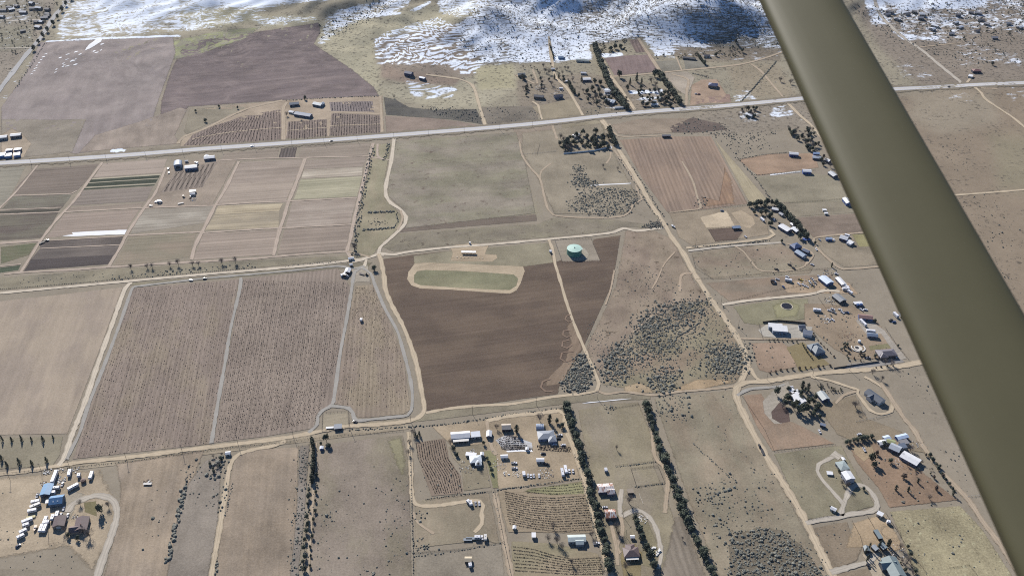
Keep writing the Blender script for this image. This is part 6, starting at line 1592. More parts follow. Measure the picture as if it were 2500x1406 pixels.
def vehicle(kind, c, x, y, dv, label, group=None, scale=1.0, **kw):
    key = (kind, c, tuple(kw.items()))
    p = G(x, y, 1.2)
    if key not in PROTO: o = PROTO[key] = MAKE[kind](c, **kw)
    else: o = copy_tree(PROTO[key])
    o.location = (p.x, p.y, zt(p.x, p.y) + .30); o.rotation_euler = (0, 0, wdir(x, y, *dv)); o.scale = (scale,) * 3
    return tag(o, label, CATS[kind], group)
W1, W2, W3 = (244, 244, 248), (225, 225, 230), (210, 205, 198)
DK, BLU, RED, SIL, TANC, YEL = (48, 48, 54), (60, 90, 140), (150, 70, 60), (170, 172, 178), (190, 170, 140), (222, 190, 90)
GF = 'vehicles and trailers parked round the lower left farm'
VE = [
 ('semi',W1,134,1166,(-75,190),'long white box trailer behind the light blue barn',GF), ('trailer',W1,170,1155,(-1,4),'white trailer at the back of the lower left farm, nearest the lane',GF,dict(L=7.5)), ('trailer',W2,193,1161,(-1,5),'short white trailer beside the brown round bin',GF,dict(L=4.2)),
 ('trailer',W1,223,1161,(-1,3),'rightmost white trailer of the lower left farm',GF,dict(L=8.5)), ('trailer',W1,179,1189,(13,-7),'slanting white trailer at the edge of the gravel yard',GF,dict(L=9.5)), ('motorhome',W2,138,1192,(10,-1),'cream motorhome right of the light blue barn',GF,dict(L=6.0)),
 ('trailer',W1,129,1203,(10,-1),'white van trailer between the two blue barns',GF,dict(L=4.8)), ('trailer',W1,87,1225,(10,-2),'white trailer at the top of the left parked column',GF,dict(L=7)), ('motorhome',W3,87,1235,(10,-4),'striped cream motorhome, second in the left parked column',GF,dict(L=8.5)),
 ('trailer',W1,79,1247,(10,-2),'white trailer, third in the left parked column',GF,dict(L=7)), ('flatbed',(210,200,150),75,1261,(10,-2),'yellowish flat trailer in the left parked column',GF), ('trailer',W1,67,1271,(10,-4),'long white trailer below the yellowish flat trailer',GF,dict(L=8.5)),
 ('trailer',W2,64,1282,(10,-3),'short white trailer below the long white one of the left column',GF,dict(L=5)), ('trailer',W1,57,1297,(10,-5),'white trailer near the bottom of the left parked column',GF,dict(L=6)), ('trailer',W2,51,1310,(10,-5),'lowest white trailer of the left parked column',GF,dict(L=6)),
 ('car',(40,60,95),44,1331,(10,-7),'dark blue car alone at the bottom of the left parked column',GF), ('boat',(214,180,150),86,1289,(-3,10),'tan boat on a trailer between the parked columns',GF),
 ('trailer',W1,111,1271,(-4,10),'upper white trailer of the stack left of the brown outbuilding',GF,dict(L=8)), ('trailer',W1,101,1290,(-4,10),'lower left white trailer of the stack by the brown outbuilding',GF,dict(L=8)), ('trailer',W1,110,1290,(-4,10),'lower right white trailer of the stack by the brown outbuilding',GF,dict(L=8)),
 ('trailer',W2,129,1264,(-3,10),'white trailer touching the brown outbuilding',GF,dict(L=6)), ('trailer',W1,140,1256,(-3,10),'white trailer behind the brown outbuilding',GF,dict(L=6)), ('trailer',W2,117,1275,(-3,10),'tiny white trailer between stack and brown outbuilding',GF,dict(L=3.4)),
 ('car',W1,155,1240,(-3,10),'white car on the gravel right of the skylit barn',GF), ('car',SIL,149,1256,(-2,10),'silver car on the pale slab above the brown outbuilding',GF), ('car',W1,165,1257,(-3,10),'white car on the pale slab left of the farmhouse',GF), ('car',DK,121,1226,(10,0),'dark car under the white carport of the skylit barn',GF), ('pickup',W2,91,1208,(-4,10),'white pickup left of the light blue barn',GF), ('flatbed',W3,360,1180,(10,0),'pale flat trailer alone in the strip field'),
 ('car',W2,152,1181,(-5,10),'white car wreck by the light blue barn'),
 ('box_truck',W2,390,493,(10,0),'white box truck in the market garden yard'), ('tractor',(60,50,50),448,480,(10,2),'dark tractor in the market garden yard'), ('tractor',(140,60,50),465,482,(3,10),'red tractor below the yard shed'), ('flatbed',W3,441,496,(10,-2),'white flatbed in the market garden yard'), ('pickup',W1,411,411,(-3,10),'white pickup by the arched barn'), ('car',W1,412,421,(-3,10),'white car below the pickup by the arched barn'), ('car',DK,368,502,(10,-1),'dark car at the track crossing of the garden plots'), ('trailer',W1,480,399,(10,3),'white trailer behind the long white barn',None,dict(L=5)),
 ('pickup',DK,114,586,(10,-1),'black pickup at the corner of the dark plot'), ('flatbed',(60,56,56),102,592,(10,-4),'dark farm trailer behind the black pickup'), ('car',W1,381,493,(10,0),'white car left of the white box truck'),
 ('trailer',W1,838,672,(10,-4),'white trailer left of the field house',None,dict(L=6)), ('box_truck',(60,50,50),844,674,(10,1),'dark truck in front of the field house'), ('tractor',DK,895,670,(10,2),'black tractor by the gravel junction'), ('flatbed',(80,66,60),883,668,(10,3),'dark farm trailer by the gravel junction'), ('trailer',W2,882,782,(-3,10),'small white trailer out in the triangular vineyard',None,dict(L=3.6)), ('car',W1,466,683,(10,1),'white car on the lane above the big vineyard'), ('car',(90,88,80),500,679,(10,-1),'grey car on the lane above the big vineyard'),
 ('flatbed',W1,805,1043,(10,-.6),'white flatbed inside the fenced pad'), ('car',DK,867,1028,(10,4),'black car on the gravel beside the fenced pad'),
 ('car',W1,615,357,(10,-.7),'white car driving on the highway, left one'), ('car',DK,809,344,(10,-.7),'dark car driving on the highway, right one'), ('car',DK,2317,212,(10,-.6),'dark car on the highway right of the strut'),
 ('trailer',W1,1145,1226,(10,8),'small white trailer at the end of the two wheel track',None,dict(L=4.5)), ('trailer',W1,1149,1229,(3,10),'second small white trailer at the end of the two wheel track',None,dict(L=5)), ('car',SIL,1161,1228,(1,10),'left silver car by the small white trailers'), ('car',W2,1170,1228,(1,10),'right white car by the small white trailers'),
 ('flatbed',(140,150,160),1142,1316,(10,0),'grey stacked flatbed at the bottom of the brown lot'), ('flatbed',(130,140,150),1148,1313,(10,0),'second grey flatbed at the bottom of the brown lot'), ('trailer',W2,1166,1312,(10,0),'white trailer in the row at the bottom of the brown lot',None,dict(L=5)), ('trailer',W3,1185,1313,(0,10),'grey trailer at the right end of the row in the brown lot',None,dict(L=6)), ('car',W1,1177,1311,(1,10),'white car in the row at the bottom of the brown lot'), ('trailer',W2,1148,1380,(2,10),'white box trailer below the tiny tan cabin',None,dict(L=3.6)),
 ('car',W1,1353,1084,(10,-1),'white car below the dark grey roofed house'), ('car',W1,1375,1085,(10,-2),'white car by the lane below the dark grey roofed house'), ('car',DK,1363,1069,(10,0),'dark car on the concrete beside the dark grey roofed house'), ('pickup',W1,1366,1061,(10,-.5),'white pickup beside the dark grey roofed house'), ('pickup',DK,1334,1132,(10,2),'dark pickup by the white tractor shed'), ('trailer',W2,1373,1154,(2,10),'left long silver trailer at the tan yard edge',None,dict(L=9,W=2.4)), ('trailer',W1,1381,1147,(2,10),'right long white trailer at the tan yard edge',None,dict(L=9,W=2.4)), ('car',W1,1390,1149,(1,10),'white car right of the two long trailers'), ('car',W2,1399,1149,(1,10),'second white car right of the two long trailers'),
 ('pickup',W1,1255,1129,(10,0),'upper white pickup on the tan yard'), ('pickup',W2,1256,1142,(10,0),'lower white pickup on the tan yard'), ('trailer',W1,1279,1158,(1,10),'white trailer in the row of cars on the tan yard',None,dict(L=5)), ('car',W2,1289,1160,(1,10),'first white car right of the trailer in the tan yard row'), ('car',W1,1296,1161,(1,10),'second white car in the tan yard row'), ('car',W2,1303,1160,(1,10),'third white car in the tan yard row'), ('car',W1,1316,1160,(1,10),'last white car in the tan yard row'),
 ('car',DK,1326,1106,(10,0),'dark car on the upper tan yard'), ('car',W2,1477,1237,(10,-.5),'white car between the two rusty barns'), ('pickup',W1,1456,1325,(10,-1),'white pickup at the pale green roofed house'), ('trailer',W2,1479,1148,(2,10),'small white trailer in the olive pasture',None,dict(L=4)),
 ('pickup',DK,1855,1089,(4,10),'black pickup driving down the main dirt road'), ('flatbed',(56,56,60),1862,1102,(4,10),'dark trailer behind the black pickup on the dirt road'),
 ('boat',W1,1644,553,(10,6),'white boat by the main dirt road'), ('car',(90,110,140),1763,514,(10,0),'blue car at the edge of the orchard'), ('car',W2,1820,577,(8,6),'white car right of the dark paddock'), ('trailer',W1,1344,615,(6,8),'small white trailer left of the green tank',None,dict(L=3.2)), ('trailer',W1,1861,537,(8,7),'white trailer below the dark grove of the fenced homestead',None,dict(L=8)),
 ('car',W1,1890,536,(3,10),'white car inside the fenced homestead'), ('car',DK,1904,545,(8,5),'dark car beside the big white barn of the fenced homestead'),
 ('car',W2,1983,645,(10,3),'white car on the lot below the blue roofed houses'), ('pickup',(70,64,60),1896,657,(10,4),'dark pickup on the brown lot'), ('pickup',(90,80,74),1928,646,(10,5),'brown pickup on the brown lot'), ('car',DK,1938,655,(8,5),'black car on the brown lot'),
 ('trailer',W1,2068,576,(10,3),'white trailer behind the ring track barn',None,dict(L=6)), ('car',W1,2036,585,(6,8),'white car in the ring track yard'), ('car',SIL,2001,585,(8,6),'silver car at the left of the ring track yard'), ('trailer',W1,2072,597,(9,4),'white trailer in front of the ring track sheds',None,dict(L=6)), ('car',W1,1993,608,(4,6),'white car on the ring track'),
 ('motorhome',W1,1995,758,(10,1),'white motorhome by the green pond lawn'), ('car',W2,2025,757,(10,2),'white car in the middle vehicle row'), ('car',W1,2033,754,(10,3),'second white car in the middle vehicle row'), ('pickup',SIL,2036,762,(10,4),'silver pickup in the middle vehicle row'), ('car',W1,2051,755,(10,2),'white car right in the middle vehicle row'), ('car',W1,2057,762,(8,4),'white car lower right in the middle vehicle row'), ('pickup',BLU,2067,762,(10,2),'blue pickup at the end of the middle vehicle row'),
 ('car',W2,2023,779,(8,5),'pale car on the bare earth lot'), ('car',W1,2033,780,(8,5),'white car on the bare earth lot'), ('car',W1,2103,755,(8,5),'white car by the blue tarp carport'), ('car',W1,2113,755,(10,1),'second white car by the blue tarp carport'), ('trailer',BLU,2098,746,(10,-1),'blue covered trailer under the carport roof',None,dict(L=7)),
 ('trailer',W1,2075,714,(10,7),'white trailer at the right of the grey roofed house in the fenced yard',None,dict(L=7)), ('trailer',W1,2065,706,(10,0),'white trailer behind the grey roofed house in the fenced yard',None,dict(L=8)), ('motorhome',W1,2107,789,(6,6),'white coach in front of the brown red roof',None,dict(L=11)), ('trailer',W1,2126,809,(10,1),'white trailer behind the blue grey gabled shed',None,dict(L=9)),
 ('motorhome',W1,2187,770,(6,6),'white motorhome against the strut',None,dict(L=8)), ('trailer',W2,2199,769,(4,10),'white trailer against the strut',None,dict(L=7)), ('pickup',DK,2175,781,(10,-3),'dark pickup by the strut side trailers'), ('car',BLU,2183,785,(10,-2),'blue car by the strut side trailers'),
 ('motorhome',W1,1925,685,(10,2),'white motorhome at the left of the vehicle strewn yard',None,dict(L=8)), ('box_truck',(70,64,64),1888,688,(10,1),'dark truck at the left end of the vehicle strewn yard'), ('car',W2,1898,681,(10,2),'pale car at the left end of the vehicle strewn yard'), ('pickup',YEL,1954,682,(8,3),'yellow pickup in the vehicle strewn yard'), ('car',W1,1961,695,(8,6),'white car in the lower row of the vehicle strewn yard'), ('car',W2,1970,699,(8,5),'second white car in the lower row of the vehicle strewn yard'), ('pickup',W1,1983,681,(8,6),'white pickup left of the white blue workshop'), ('car',SIL,1990,690,(8,7),'silver car below the white blue workshop'), ('car',W1,1977,688,(6,6),'white car between pickup and yellow truck'), ('car',BLU,1913,700,(8,7),'blue car at the bottom of the vehicle strewn yard'), ('trailer',W1,2064,700,(9,4),'white trailer below the long white roofed shed',None,dict(L=8)), ('car',W1,2000,674,(8,4),'white car above the white blue workshop'), ('car',W2,2042,668,(10,2),'white car at the back of the long white shed'), ('car',W1,1950,692,(8,6),'white car beside the yellow pickup'), ('car',DK,1984,697,(9,4),'black car in the lower row of the vehicle strewn yard'), ('car',W1,1922,675,(9,2),'white car above the white motorhome'),
 ('pickup',W1,2110,1096,(5,10),'white pickup alone on the sandy yard'), ('car',W1,2098,1059,(10,-2),'white car behind the short hedge'), ('trailer',W1,2169,1275,(10,2),'small white trailer above the round pen',None,dict(L=3)), ('car',W1,1932,944,(10,-3),'white car above the tree ringed house'), ('car',DK,1925,946,(10,-5),'black car above the tree ringed house'), ('car',W1,2001,1052,(5,8),'white car on the reddish paddock corner'), ('car',W2,2131,975,(10,2),'white car in front of the slate roofed house'), ('car',SIL,2120,872,(10,-2),'silver car by the purple grey roof'), ('car',W1,2186,869,(8,7),'white car right of the purple grey roof'), ('car',DK,2120,1380,(4,8),'black car beside the bottom grey green roof'),
 ('car',W1,1485,232,(10,0),'white car by the far windbreak shed'), ('trailer',W1,1385,200,(10,0),'white trailer among the left far houses',None,dict(L=6)), ('trailer',W1,1370,218,(10,1),'white trailer above the blue black roof',None,dict(L=6)), ('car',W1,1309,236,(4,10),'white car on the pale forecourt'), ('pickup',RED,1706,230,(10,-2),'red pickup on the orange graded earth'), ('car',W2,1699,229,(10,-2),'white car on the orange graded earth'),
]
for e in VE:
    kind, c, x, y, dv, lb = e[:6]
    vehicle(kind, c, x, y, dv, lb, e[6] if len(e) > 6 else None, **(e[7] if len(e) > 7 else {}))
# ------------------------------------------------------------------ vine rows
def tuft(mb, rr, p, w_, h, n=5):
    a0 = rr.uniform(0, 6.28)
    vs = []
    for k in range(n):
        a = a0 + 2 * math.pi * k / n; q = w_ * rr.uniform(.6, 1.2)
        vs.append((p.x + q * math.cos(a), p.y + q * math.sin(a), p.z + h * rr.uniform(.2, .5)))
    vs.append((p.x + rr.uniform(-.3, .3) * w_, p.y + rr.uniform(-.3, .3) * w_, p.z + h * rr.uniform(.8, 1.2)))
    vs.append((p.x, p.y, p.z - .02))
    mb.add(vs, [(k, (k + 1) % n, n) for k in range(n)] + [((k + 1) % n, k, n + 1) for k in range(n)])

def vine_block(A, B, n, gap, w_, h, keep, label, group, mat=None, name='vine_row', t0=0.0, t1=1.0):
    """n rows interpolated between the survey lines A (first row) and B (last row)."""
    def res(pl, m=26):
        P3 = [G(*p) for p in pl]
        d = [0]
        for a, b in zip(P3, P3[1:]): d.append(d[-1] + (b - a).length)
        out = []
        for k in range(m):
            s = d[-1] * k / (m - 1); i = 0
            while i < len(d) - 2 and d[i + 1] < s: i += 1
            f = (s - d[i]) / max(d[i + 1] - d[i], 1e-6)
            out.append(P3[i].lerp(P3[i + 1], f))
        return out
    a, b = res(A), res(B)
    rr = random.Random(len(label) + n)
    for i in range(n):
        f = t0 + (t1 - t0) * (i + .5) / n
        ln = [p.lerp(q, f) for p, q in zip(a, b)]
        o0 = ln[0].copy(); o0.z = zt(o0.x, o0.y)
        mb = MB()
        carry = rr.uniform(0, gap); kp = keep
        for p, q in zip(ln, ln[1:]):
            L = (q - p).length; s = carry
            while s < L:
                if rr.random() < kp:
                    c = p.lerp(q, s / L)
                    c = Vector((c.x - o0.x + rr.uniform(-.15, .15), c.y - o0.y + rr.uniform(-.15, .15), zt(c.x, c.y) - o0.z + .05))
                    m0 = len(mb.v)
                    tuft(mb, rr, c, w_ * rr.uniform(.6, 1.3), h * rr.uniform(.6, 1.2))
                    if m0: mb.f.append((m0 - 1, m0 + 6, m0))      # the cordon running on to the next vine
                s += gap
            carry = s - L
        o = mb.build(name, mat or FOL_VINE, None, tuple(o0))
        tag(o, label % nth(i + 1), 'vine row', group)

vine_block([(326,706),(265,880),(180,1118)], [(582,684),(545,880),(512,1082)], 52, 2.3, .36, .8, .42, '%s young vine row from the left in the big left vineyard block', 'rows of the big left vineyard block')
vine_block([(592,684),(556,880),(526,1080)], [(850,690),(825,880),(772,1030)], 56, 2.2, .42, .9, .55, '%s young vine row from the left in the big right vineyard block', 'rows of the big right vineyard block')
vine_block([(868,702),(842,870),(822,985)], [(912,702),(975,850),(1000,998)], 30, 2.3, .36, .8, .42, '%s young vine row from the left in the triangular vineyard', 'rows of the triangular vineyard')
vine_block([(1230,1197),(1290,1210),(1350,1213),(1430,1207)], [(1242,1280),(1300,1292),(1360,1300),(1448,1296)], 15, .95, .40, 1.1, .95, '%s row from the top in the terraced vine rows beside the left hedgerow', 'terraced vine rows by the left hedgerow')
vine_block([(1345,1184),(1390,1181),(1424,1175)], [(1275,1204),(1350,1209),(1429,1203)], 4, 1.0, .40, 1.0, .9, '%s short row from the top on the green bank above the terraced vine rows', 'short vine rows on the green bank')
vine_block([(1252,1330),(1300,1336),(1350,1352),(1400,1362),(1466,1358)], [(1256,1396),(1320,1400),(1400,1404),(1478,1402)], 8, .95, .40, 1.1, .95, '%s row from the top in the lowest terraced vine rows', 'lowest terraced vine rows')
vine_block([(1013,1080),(1018,1120),(1040,1160),(1060,1205)], [(1085,1072),(1096,1120),(1122,1158),(1130,1202)], 13, 1.1, .42, 1.0, .85, '%s row from the left in the small curved vine block', 'rows of the small curved vine block')
vine_block([(1214,1072),(1240,1062),(1262,1066)], [(1226,1098),(1260,1100),(1300,1100)], 7, 1.4, .7, 1.2, .95, '%s dark row from the top in the snow edged vine block', 'dark rows of the snow edged vine block')
vine_block([(1312,1086),(1350,1086),(1392,1090)], [(1312,1098),(1350,1102),(1394,1104)], 4, 1.4, .7, 1.2, .95, '%s dark row from the top in the vine strip below the white cars', 'dark rows of the vine strip below the white cars')
vine_block([(436,417),(415,440),(396,468)], [(528,397),(512,425),(492,456)], 8, 2.0, .5, .9, .8, '%s row from the left in the market garden orchard', 'rows of the market garden orchard', name='orchard_row')
for A, B, n, lb in [([(524,308),(480,335),(452,356)], [(684,270),(686,310),(686,344)], 24, 'left upper vineyard'), ([(704,299),(702,343)], [(796,294),(798,337)], 15, 'middle upper vineyard'),
                    ([(811,278),(805,335)], [(928,284),(929,325)], 20, 'right upper vineyard'), ([(806,252),(809,271)], [(908,250),(912,273)], 16, 'topmost upper vineyard')]:
    vine_block(A, B, n, 2.2, .55, 1.1, .8, '%s row from the left in the ' + lb, 'rows of the ' + lb)
F('snow_strip', [(1236,1100),(1300,1098),(1302,1102),(1240,1104)], (255,255,255), EW, st=.02, bl=.02, gr=.02, jit=1.0, label='thin snow left along the dark vine rows')

# ------------------------------------------------------------------ bushes
def bush_mesh(seed, mat, sub=2):
    rr = random.Random(seed)
    bm = bmesh.new()
    bmesh.ops.create_icosphere(bm, subdivisions=sub, radius=.5)
    for v in bm.verts:
        d = v.co.normalized()
        v.co *= 1 + rr.uniform(-.22, .28)
        v.co.z *= .75
        v.co.z += .22
        if v.co.z < -.03: v.co.z = -.03
    me = bpy.data.meshes.new('sagebrush'); bm.to_mesh(me); bm.free()
    me.materials.append(mat)
    return me
SAGE = [bush_mesh(k, FOL_SAGE) for k in range(6)]
REST = MB(); DEAD = MB()
low = []
for k in range(6):
    bm = bmesh.new(); bmesh.ops.create_icosphere(bm, subdivisions=1, radius=.5)
    rr_ = random.Random(k + 70)
    for v in bm.verts: v.co *= 1 + rr_.uniform(-.3, .3); v.co.z = max(v.co.z * .8 + .2, -.02)
    bm.faces.ensure_lookup_table()
    low.append(([tuple(v.co) for v in bm.verts], [tuple(v.index for v in f.verts) for f in bm.faces])); bm.free()

BUSH = []     # (point, diameter, label, group)
def bushes(poly, n, d0, d1, what, soft=3.0):
    for p in scatter(poly, n):
        s = (d0 + (d1 - d0) * rnd.random() ** 2.6) * rnd.choice((.7, .9, 1.0, 1.25))
        if soft: p = Vector((p.x + rnd.gauss(0, soft), p.y + rnd.gauss(0, soft), 0))
        BUSH.append((p, s, what))
def bush_line(pl, gap, d0, d1, what, jit=.8):
    for p in along(pl, gap, jit): BUSH.append((p, rnd.uniform(d0, d1), what))
bushes([(762,1180),(985,1090),(1000,1400),(760,1406)], 95, .7, 1.7, 'the brown pasture left of the pasture fence')
bushes([(920,1200),(1000,1150),(1004,1380),(930,1380)], 60, .8, 2.0, 'the right half of the brown pasture by its fence')
bushes([(780,1255),(815,1255),(812,1285),(782,1280)], 22, 1, 2, 'the loose clump in the brown pasture')
bushes([(778,1300),(815,1310),(815,1400),(775,1400)], 24, .9, 1.9, 'the lower left of the brown pasture')
bushes([(885,1395),(915,1385),(920,1410),(885,1412)], 14, 1, 2, 'the bottom edge of the brown pasture')
bushes([(1780,1330),(1796,1304),(1850,1288),(1905,1295),(1960,1332),(2010,1400),(2018,1425),(1802,1425),(1782,1390)], 1100, 1.2, 2.4, 'the round dense patch in the dry pasture')
bushes([(1690,1180),(1780,1150),(1830,1200),(1880,1280),(1790,1290),(1760,1330),(1730,1320)], 170, 1.0, 2.3, 'the dry pasture above the round dense patch')
bushes([(1725,1195),(1775,1195),(1785,1230),(1735,1230)], 46, 1.3, 2.2, 'the thick knot in the dry pasture')
bushes([(1820,1110),(1880,1150),(1940,1260),(1900,1290),(1840,1240)], 60, .8, 1.8, 'the dry pasture edge along the main dirt road')
bushes([(1600,975),(1680,965),(1685,1020),(1640,1030),(1605,1010)], 120, 1.2, 2.4, 'the top of the dry pasture by the hedgerow')
bushes([(1680,970),(1780,955),(1800,1020),(1860,1110),(1700,1100)], 60, .7, 1.6, 'the open upper part of the dry pasture')
bush_line([(1690,1080),(1715,1105),(1745,1130),(1775,1160),(1800,1175)], 1.6, .8, 1.8, 'the dry gully line across the dry pasture')
zone = [(1748,735),(1812,845),(1820,900),(1800,928),(1720,925),(1640,940),(1590,955),(1540,935),(1475,930),(1485,880),(1560,800),(1640,745)]
bushes(zone, 1178, 1.0, 2.2, 'the sagebrush flat', 5)
bushes([(1600,745),(1740,725),(1720,760),(1660,800),(1560,810),(1540,790)], 798, 1.4, 2.6, 'the sagebrush flat', 5)
bushes([(1470,880),(1520,840),(1545,870),(1520,935),(1472,930)], 437, 1.4, 2.6, 'the sagebrush flat', 5)
bushes([(1730,850),(1818,840),(1820,905),(1770,915),(1730,895)], 798, 1.3, 2.5, 'the sagebrush flat', 5)
bushes([(1560,790),(1680,770),(1690,830),(1620,880),(1560,850)], 494, 1.2, 2.2, 'the sagebrush flat', 5)
bushes([(1590,910),(1650,900),(1640,950),(1600,955)], 228, 1.5, 2.6, 'the sagebrush flat', 5)
bushes([(1500,850),(1590,780),(1640,830),(1560,905)], 420, 1.2, 2.4, 'the sagebrush flat', 5)
bush_line([(1708,788),(1690,800),(1672,812),(1655,820),(1645,835),(1634,850)], 1.2, 1.3, 2.0, 'the sagebrush flat', .5)
bushes([(1420,856),(1440,890),(1440,935),(1420,958),(1368,940)], 627, 1.3, 2.5, 'the sagebrush triangle by the ploughed field')
bushes([(1520,640),(1620,650),(1660,700),(1640,740),(1540,740),(1500,720)], 260, .8, 1.7, 'the brown triangle above the sagebrush flat')
bushes([(1425,795),(1480,790),(1500,860),(1470,900),(1432,850)], 130, .8, 1.6, 'the brown triangle above the sagebrush flat')
bushes([(1396,404),(1418,404),(1438,442),(1470,450),(1420,462),(1396,452),(1404,430)], 420, 1.3, 2.6, 'the upper scrub patch in the middle grassland')
bushes([(1420,468),(1500,458),(1552,464),(1562,486),(1540,516),(1470,530),(1440,522),(1392,516),(1388,496)], 1050, 1.2, 2.6, 'the lower scrub patch in the middle grassland')
bushes([(1570,558),(1590,542),(1610,538),(1622,552),(1612,558)], 110, 1.2, 2.4, 'the road side scrub behind the green tank')
bush_line([(1510,385),(1545,440),(1580,500),(1612,540)], 3.2, 1.0, 2.2, 'the left verge of the main dirt road', 1.5)
bush_line([(1535,395),(1570,450),(1600,500),(1622,530)], 3.2, 1.0, 2.2, 'the right verge of the main dirt road', 1.5)
bush_line([(912,360),(902,400),(893,440),(885,480),(876,530),(868,580),(862,625)], 1.7, 1.2, 3.0, 'the ditch beside the garden tracks', 3.5)
bush_line([(948,350),(944,375),(938,392)], 1.6, 1.4, 2.6, 'the ditch beside the garden tracks', 2)
bush_line([(898,519),(960,517)], .8, 1.6, 3.0, 'the square of dark scrub in the green strip', 1.6)
bush_line([(884,562),(915,560),(962,556)], .8, 1.4, 2.8, 'the square of dark scrub in the green strip', 1.4)
bush_line([(968,520),(972,540),(962,556)], 2, 1.2, 2.0, 'the square of dark scrub in the green strip', 1)
bushes([(905,540),(945,538),(940,552),(905,552)], 40, 1, 2, 'the square of dark scrub in the green strip')
bush_line([(270,682),(330,676),(420,664),(520,655),(625,648)], 1.9, .8, 2.2, 'the scrubby ditch verge', 4)
bush_line([(50,688),(150,680),(270,672)], 3, .7, 1.6, 'the scrubby ditch verge', 5)
bush_line([(0,706),(150,694),(300,681),(500,664),(625,654)], 2.2, .7, 1.3, 'the scrubby ditch verge', .5)
bush_line([(700,650),(780,642),(850,640)], 2.2, .8, 1.6, 'the scrubby ditch verge', 2)
bushes([(735,1092),(756,1088),(745,1250),(728,1406),(708,1406),(723,1250)], 330, .9, 1.9, 'the grey weedy ditch strip')
bush_line([(460,1135),(452,1200),(446,1240)], 2.0, 1.0, 2.4, 'the broken bush line in the strip field', 1.2)
bush_line([(448,1190),(440,1235),(430,1280),(420,1330),(408,1375)], 1.1, 1.6, 3.2, 'the broken bush line in the strip field', 2)
bushes([(460,1125),(500,1120),(495,1230),(450,1250)], 26, 1.2, 2.4, 'the grey strip right of the broken bush line')
bushes([(525,1185),(552,1180),(545,1250),(500,1240)], 34, 1.2, 2.4, 'the two wheel track side scrub')
bushes([(518,1120),(545,1112),(542,1165),(516,1170)], 60, 1.4, 2.8, 'the scrub by the small white lane shed')
bush_line([(568,1180),(558,1230),(550,1260)], 2.4, 1, 1.8, 'the right edge of the two wheel track', .8)
bush_line([(530,1370),(526,1406)], 1.6, 1.2, 2.2, 'the right edge of the two wheel track', .8)
bushes([(380,1160),(420,1150),(410,1300),(360,1390)], 14, 1.0, 2.2, 'the lower strip field')
bush_line([(1000,1060),(1003,1137),(1005,1209),(1008,1300),(1010,1400)], 2.6, .7, 1.6, 'the middle pasture fence', .6)
bushes([(1014,1320),(1040,1320),(1048,1345),(1016,1340)], 34, 1.2, 2.2, 'the grey clump right of the pasture fence')
bushes([(1012,1250),(1028,1248),(1030,1266),(1014,1266)], 12, 1.4, 2.4, 'the clump at the bend of the two wheel track')
bush_line([(1014,1358),(1060,1352),(1120,1344),(1225,1326)], 2.6, .8, 1.8, 'the cross fence under the brown lot', .8)
bush_line([(1040,1219),(1110,1208),(1190,1200)], 1.6, .8, 1.5, 'the hedge line under the curved vine block', .4)
bush_line([(1215,1196),(1300,1184),(1415,1168)], 1.4, .9, 1.8, 'the ditch above the terraced vine rows', .8)
bush_line([(1206,1200),(1218,1262),(1232,1330),(1246,1400)], 2.6, .6, 1.3, 'the left fence of the terraced vine rows', .4)
bush_line([(1404,1110),(1422,1180),(1436,1230),(1450,1290),(1470,1360)], 2.4, .7, 1.6, 'the lane edge of the terraced vine rows', .6)
bush_line([(850,1050),(1000,1042),(1120,1032),(1250,1010),(1390,995)], 1.5, .8, 2.0, 'the ditch line behind the homestead', 1.0)
bush_line([(165,1142),(330,1124),(525,1096),(700,1078),(760,1068)], 2.0, .6, 1.2, 'the fence line under the tan lane', .5)
bushes([(1480,990),(1512,988),(1512,1000),(1484,1002)], 16, 1.4, 2.4, 'the top of the olive pasture')
bush_line([(1505,1140),(1560,1133),(1600,1127)], 1.2, .8, 1.6, 'the paddock hedge in the olive pasture', .4)
bush_line([(1550,1188),(1590,1184),(1622,1180)], 1.2, .8, 1.6, 'the lower paddock rail in the olive pasture', .4)
bushes([(1690,640),(1780,610),(1880,605),(1950,650),(1960,668),(1760,680)], 90, .9, 2.0, 'the looping track paddock')
bush_line([(1690,603),(1760,599),(1840,592),(1880,588)], 1.5, 1.0, 2.2, 'the hedge between the two lanes', .5)
bush_line([(1800,386),(1812,400),(1840,430),(1880,485)], 3, 1, 2.4, 'the fence by the pale strip beside the orchard', 1)
bushes([(1698,482),(1722,480),(1730,504),(1706,508)], 40, 1.2, 2.6, 'the scrub island in the orchard')
bushes([(2170,1250),(2340,1236),(2400,1300),(2480,1406),(2250,1406)], 60, .9, 2.0, 'the pale yellow tussock field')
bushes([(2190,905),(2260,900),(2330,1040),(2230,1020)], 26, .7, 1.6, 'the brown slope beside the strut')
bushes([(2260,1100),(2330,1090),(2400,1230),(2340,1190)], 22, .7, 1.5, 'the grass beside the strut')
bushes([(2330,480),(2420,470),(2500,560),(2500,720),(2460,700),(2380,540)], 110, .8, 2.2, 'the far plain right of the strut')
bushes([(2280,340),(2380,330),(2360,430),(2320,420)], 60, .8, 2.0, 'the far plain right of the strut')
bushes([(1040,262),(1170,270),(1180,300),(1060,282)], 230, 1.2, 2.6, 'the dark hollow below the striped snow')
bushes([(1190,265),(1300,262),(1318,295),(1200,305)], 110, 1.0, 2.2, 'the far pasture by the highway')
bushes([(1430,270),(1545,262),(1550,276),(1435,286)], 90, 1.0, 2.2, 'the far pasture by the highway')
bushes([(1640,318),(1690,290),(1770,305),(1790,330),(1900,320),(1860,345),(1700,330)], 230, 1.2, 2.6, 'the purplish far brush')
bushes([(1760,340),(1840,330),(1900,360),(1800,385)], 120, 1.0, 2.2, 'the purplish far brush')
bush_line([(1800,390),(1860,378),(1930,372)], 2, .8, 1.6, 'the far fence above the tan paddock', .6)
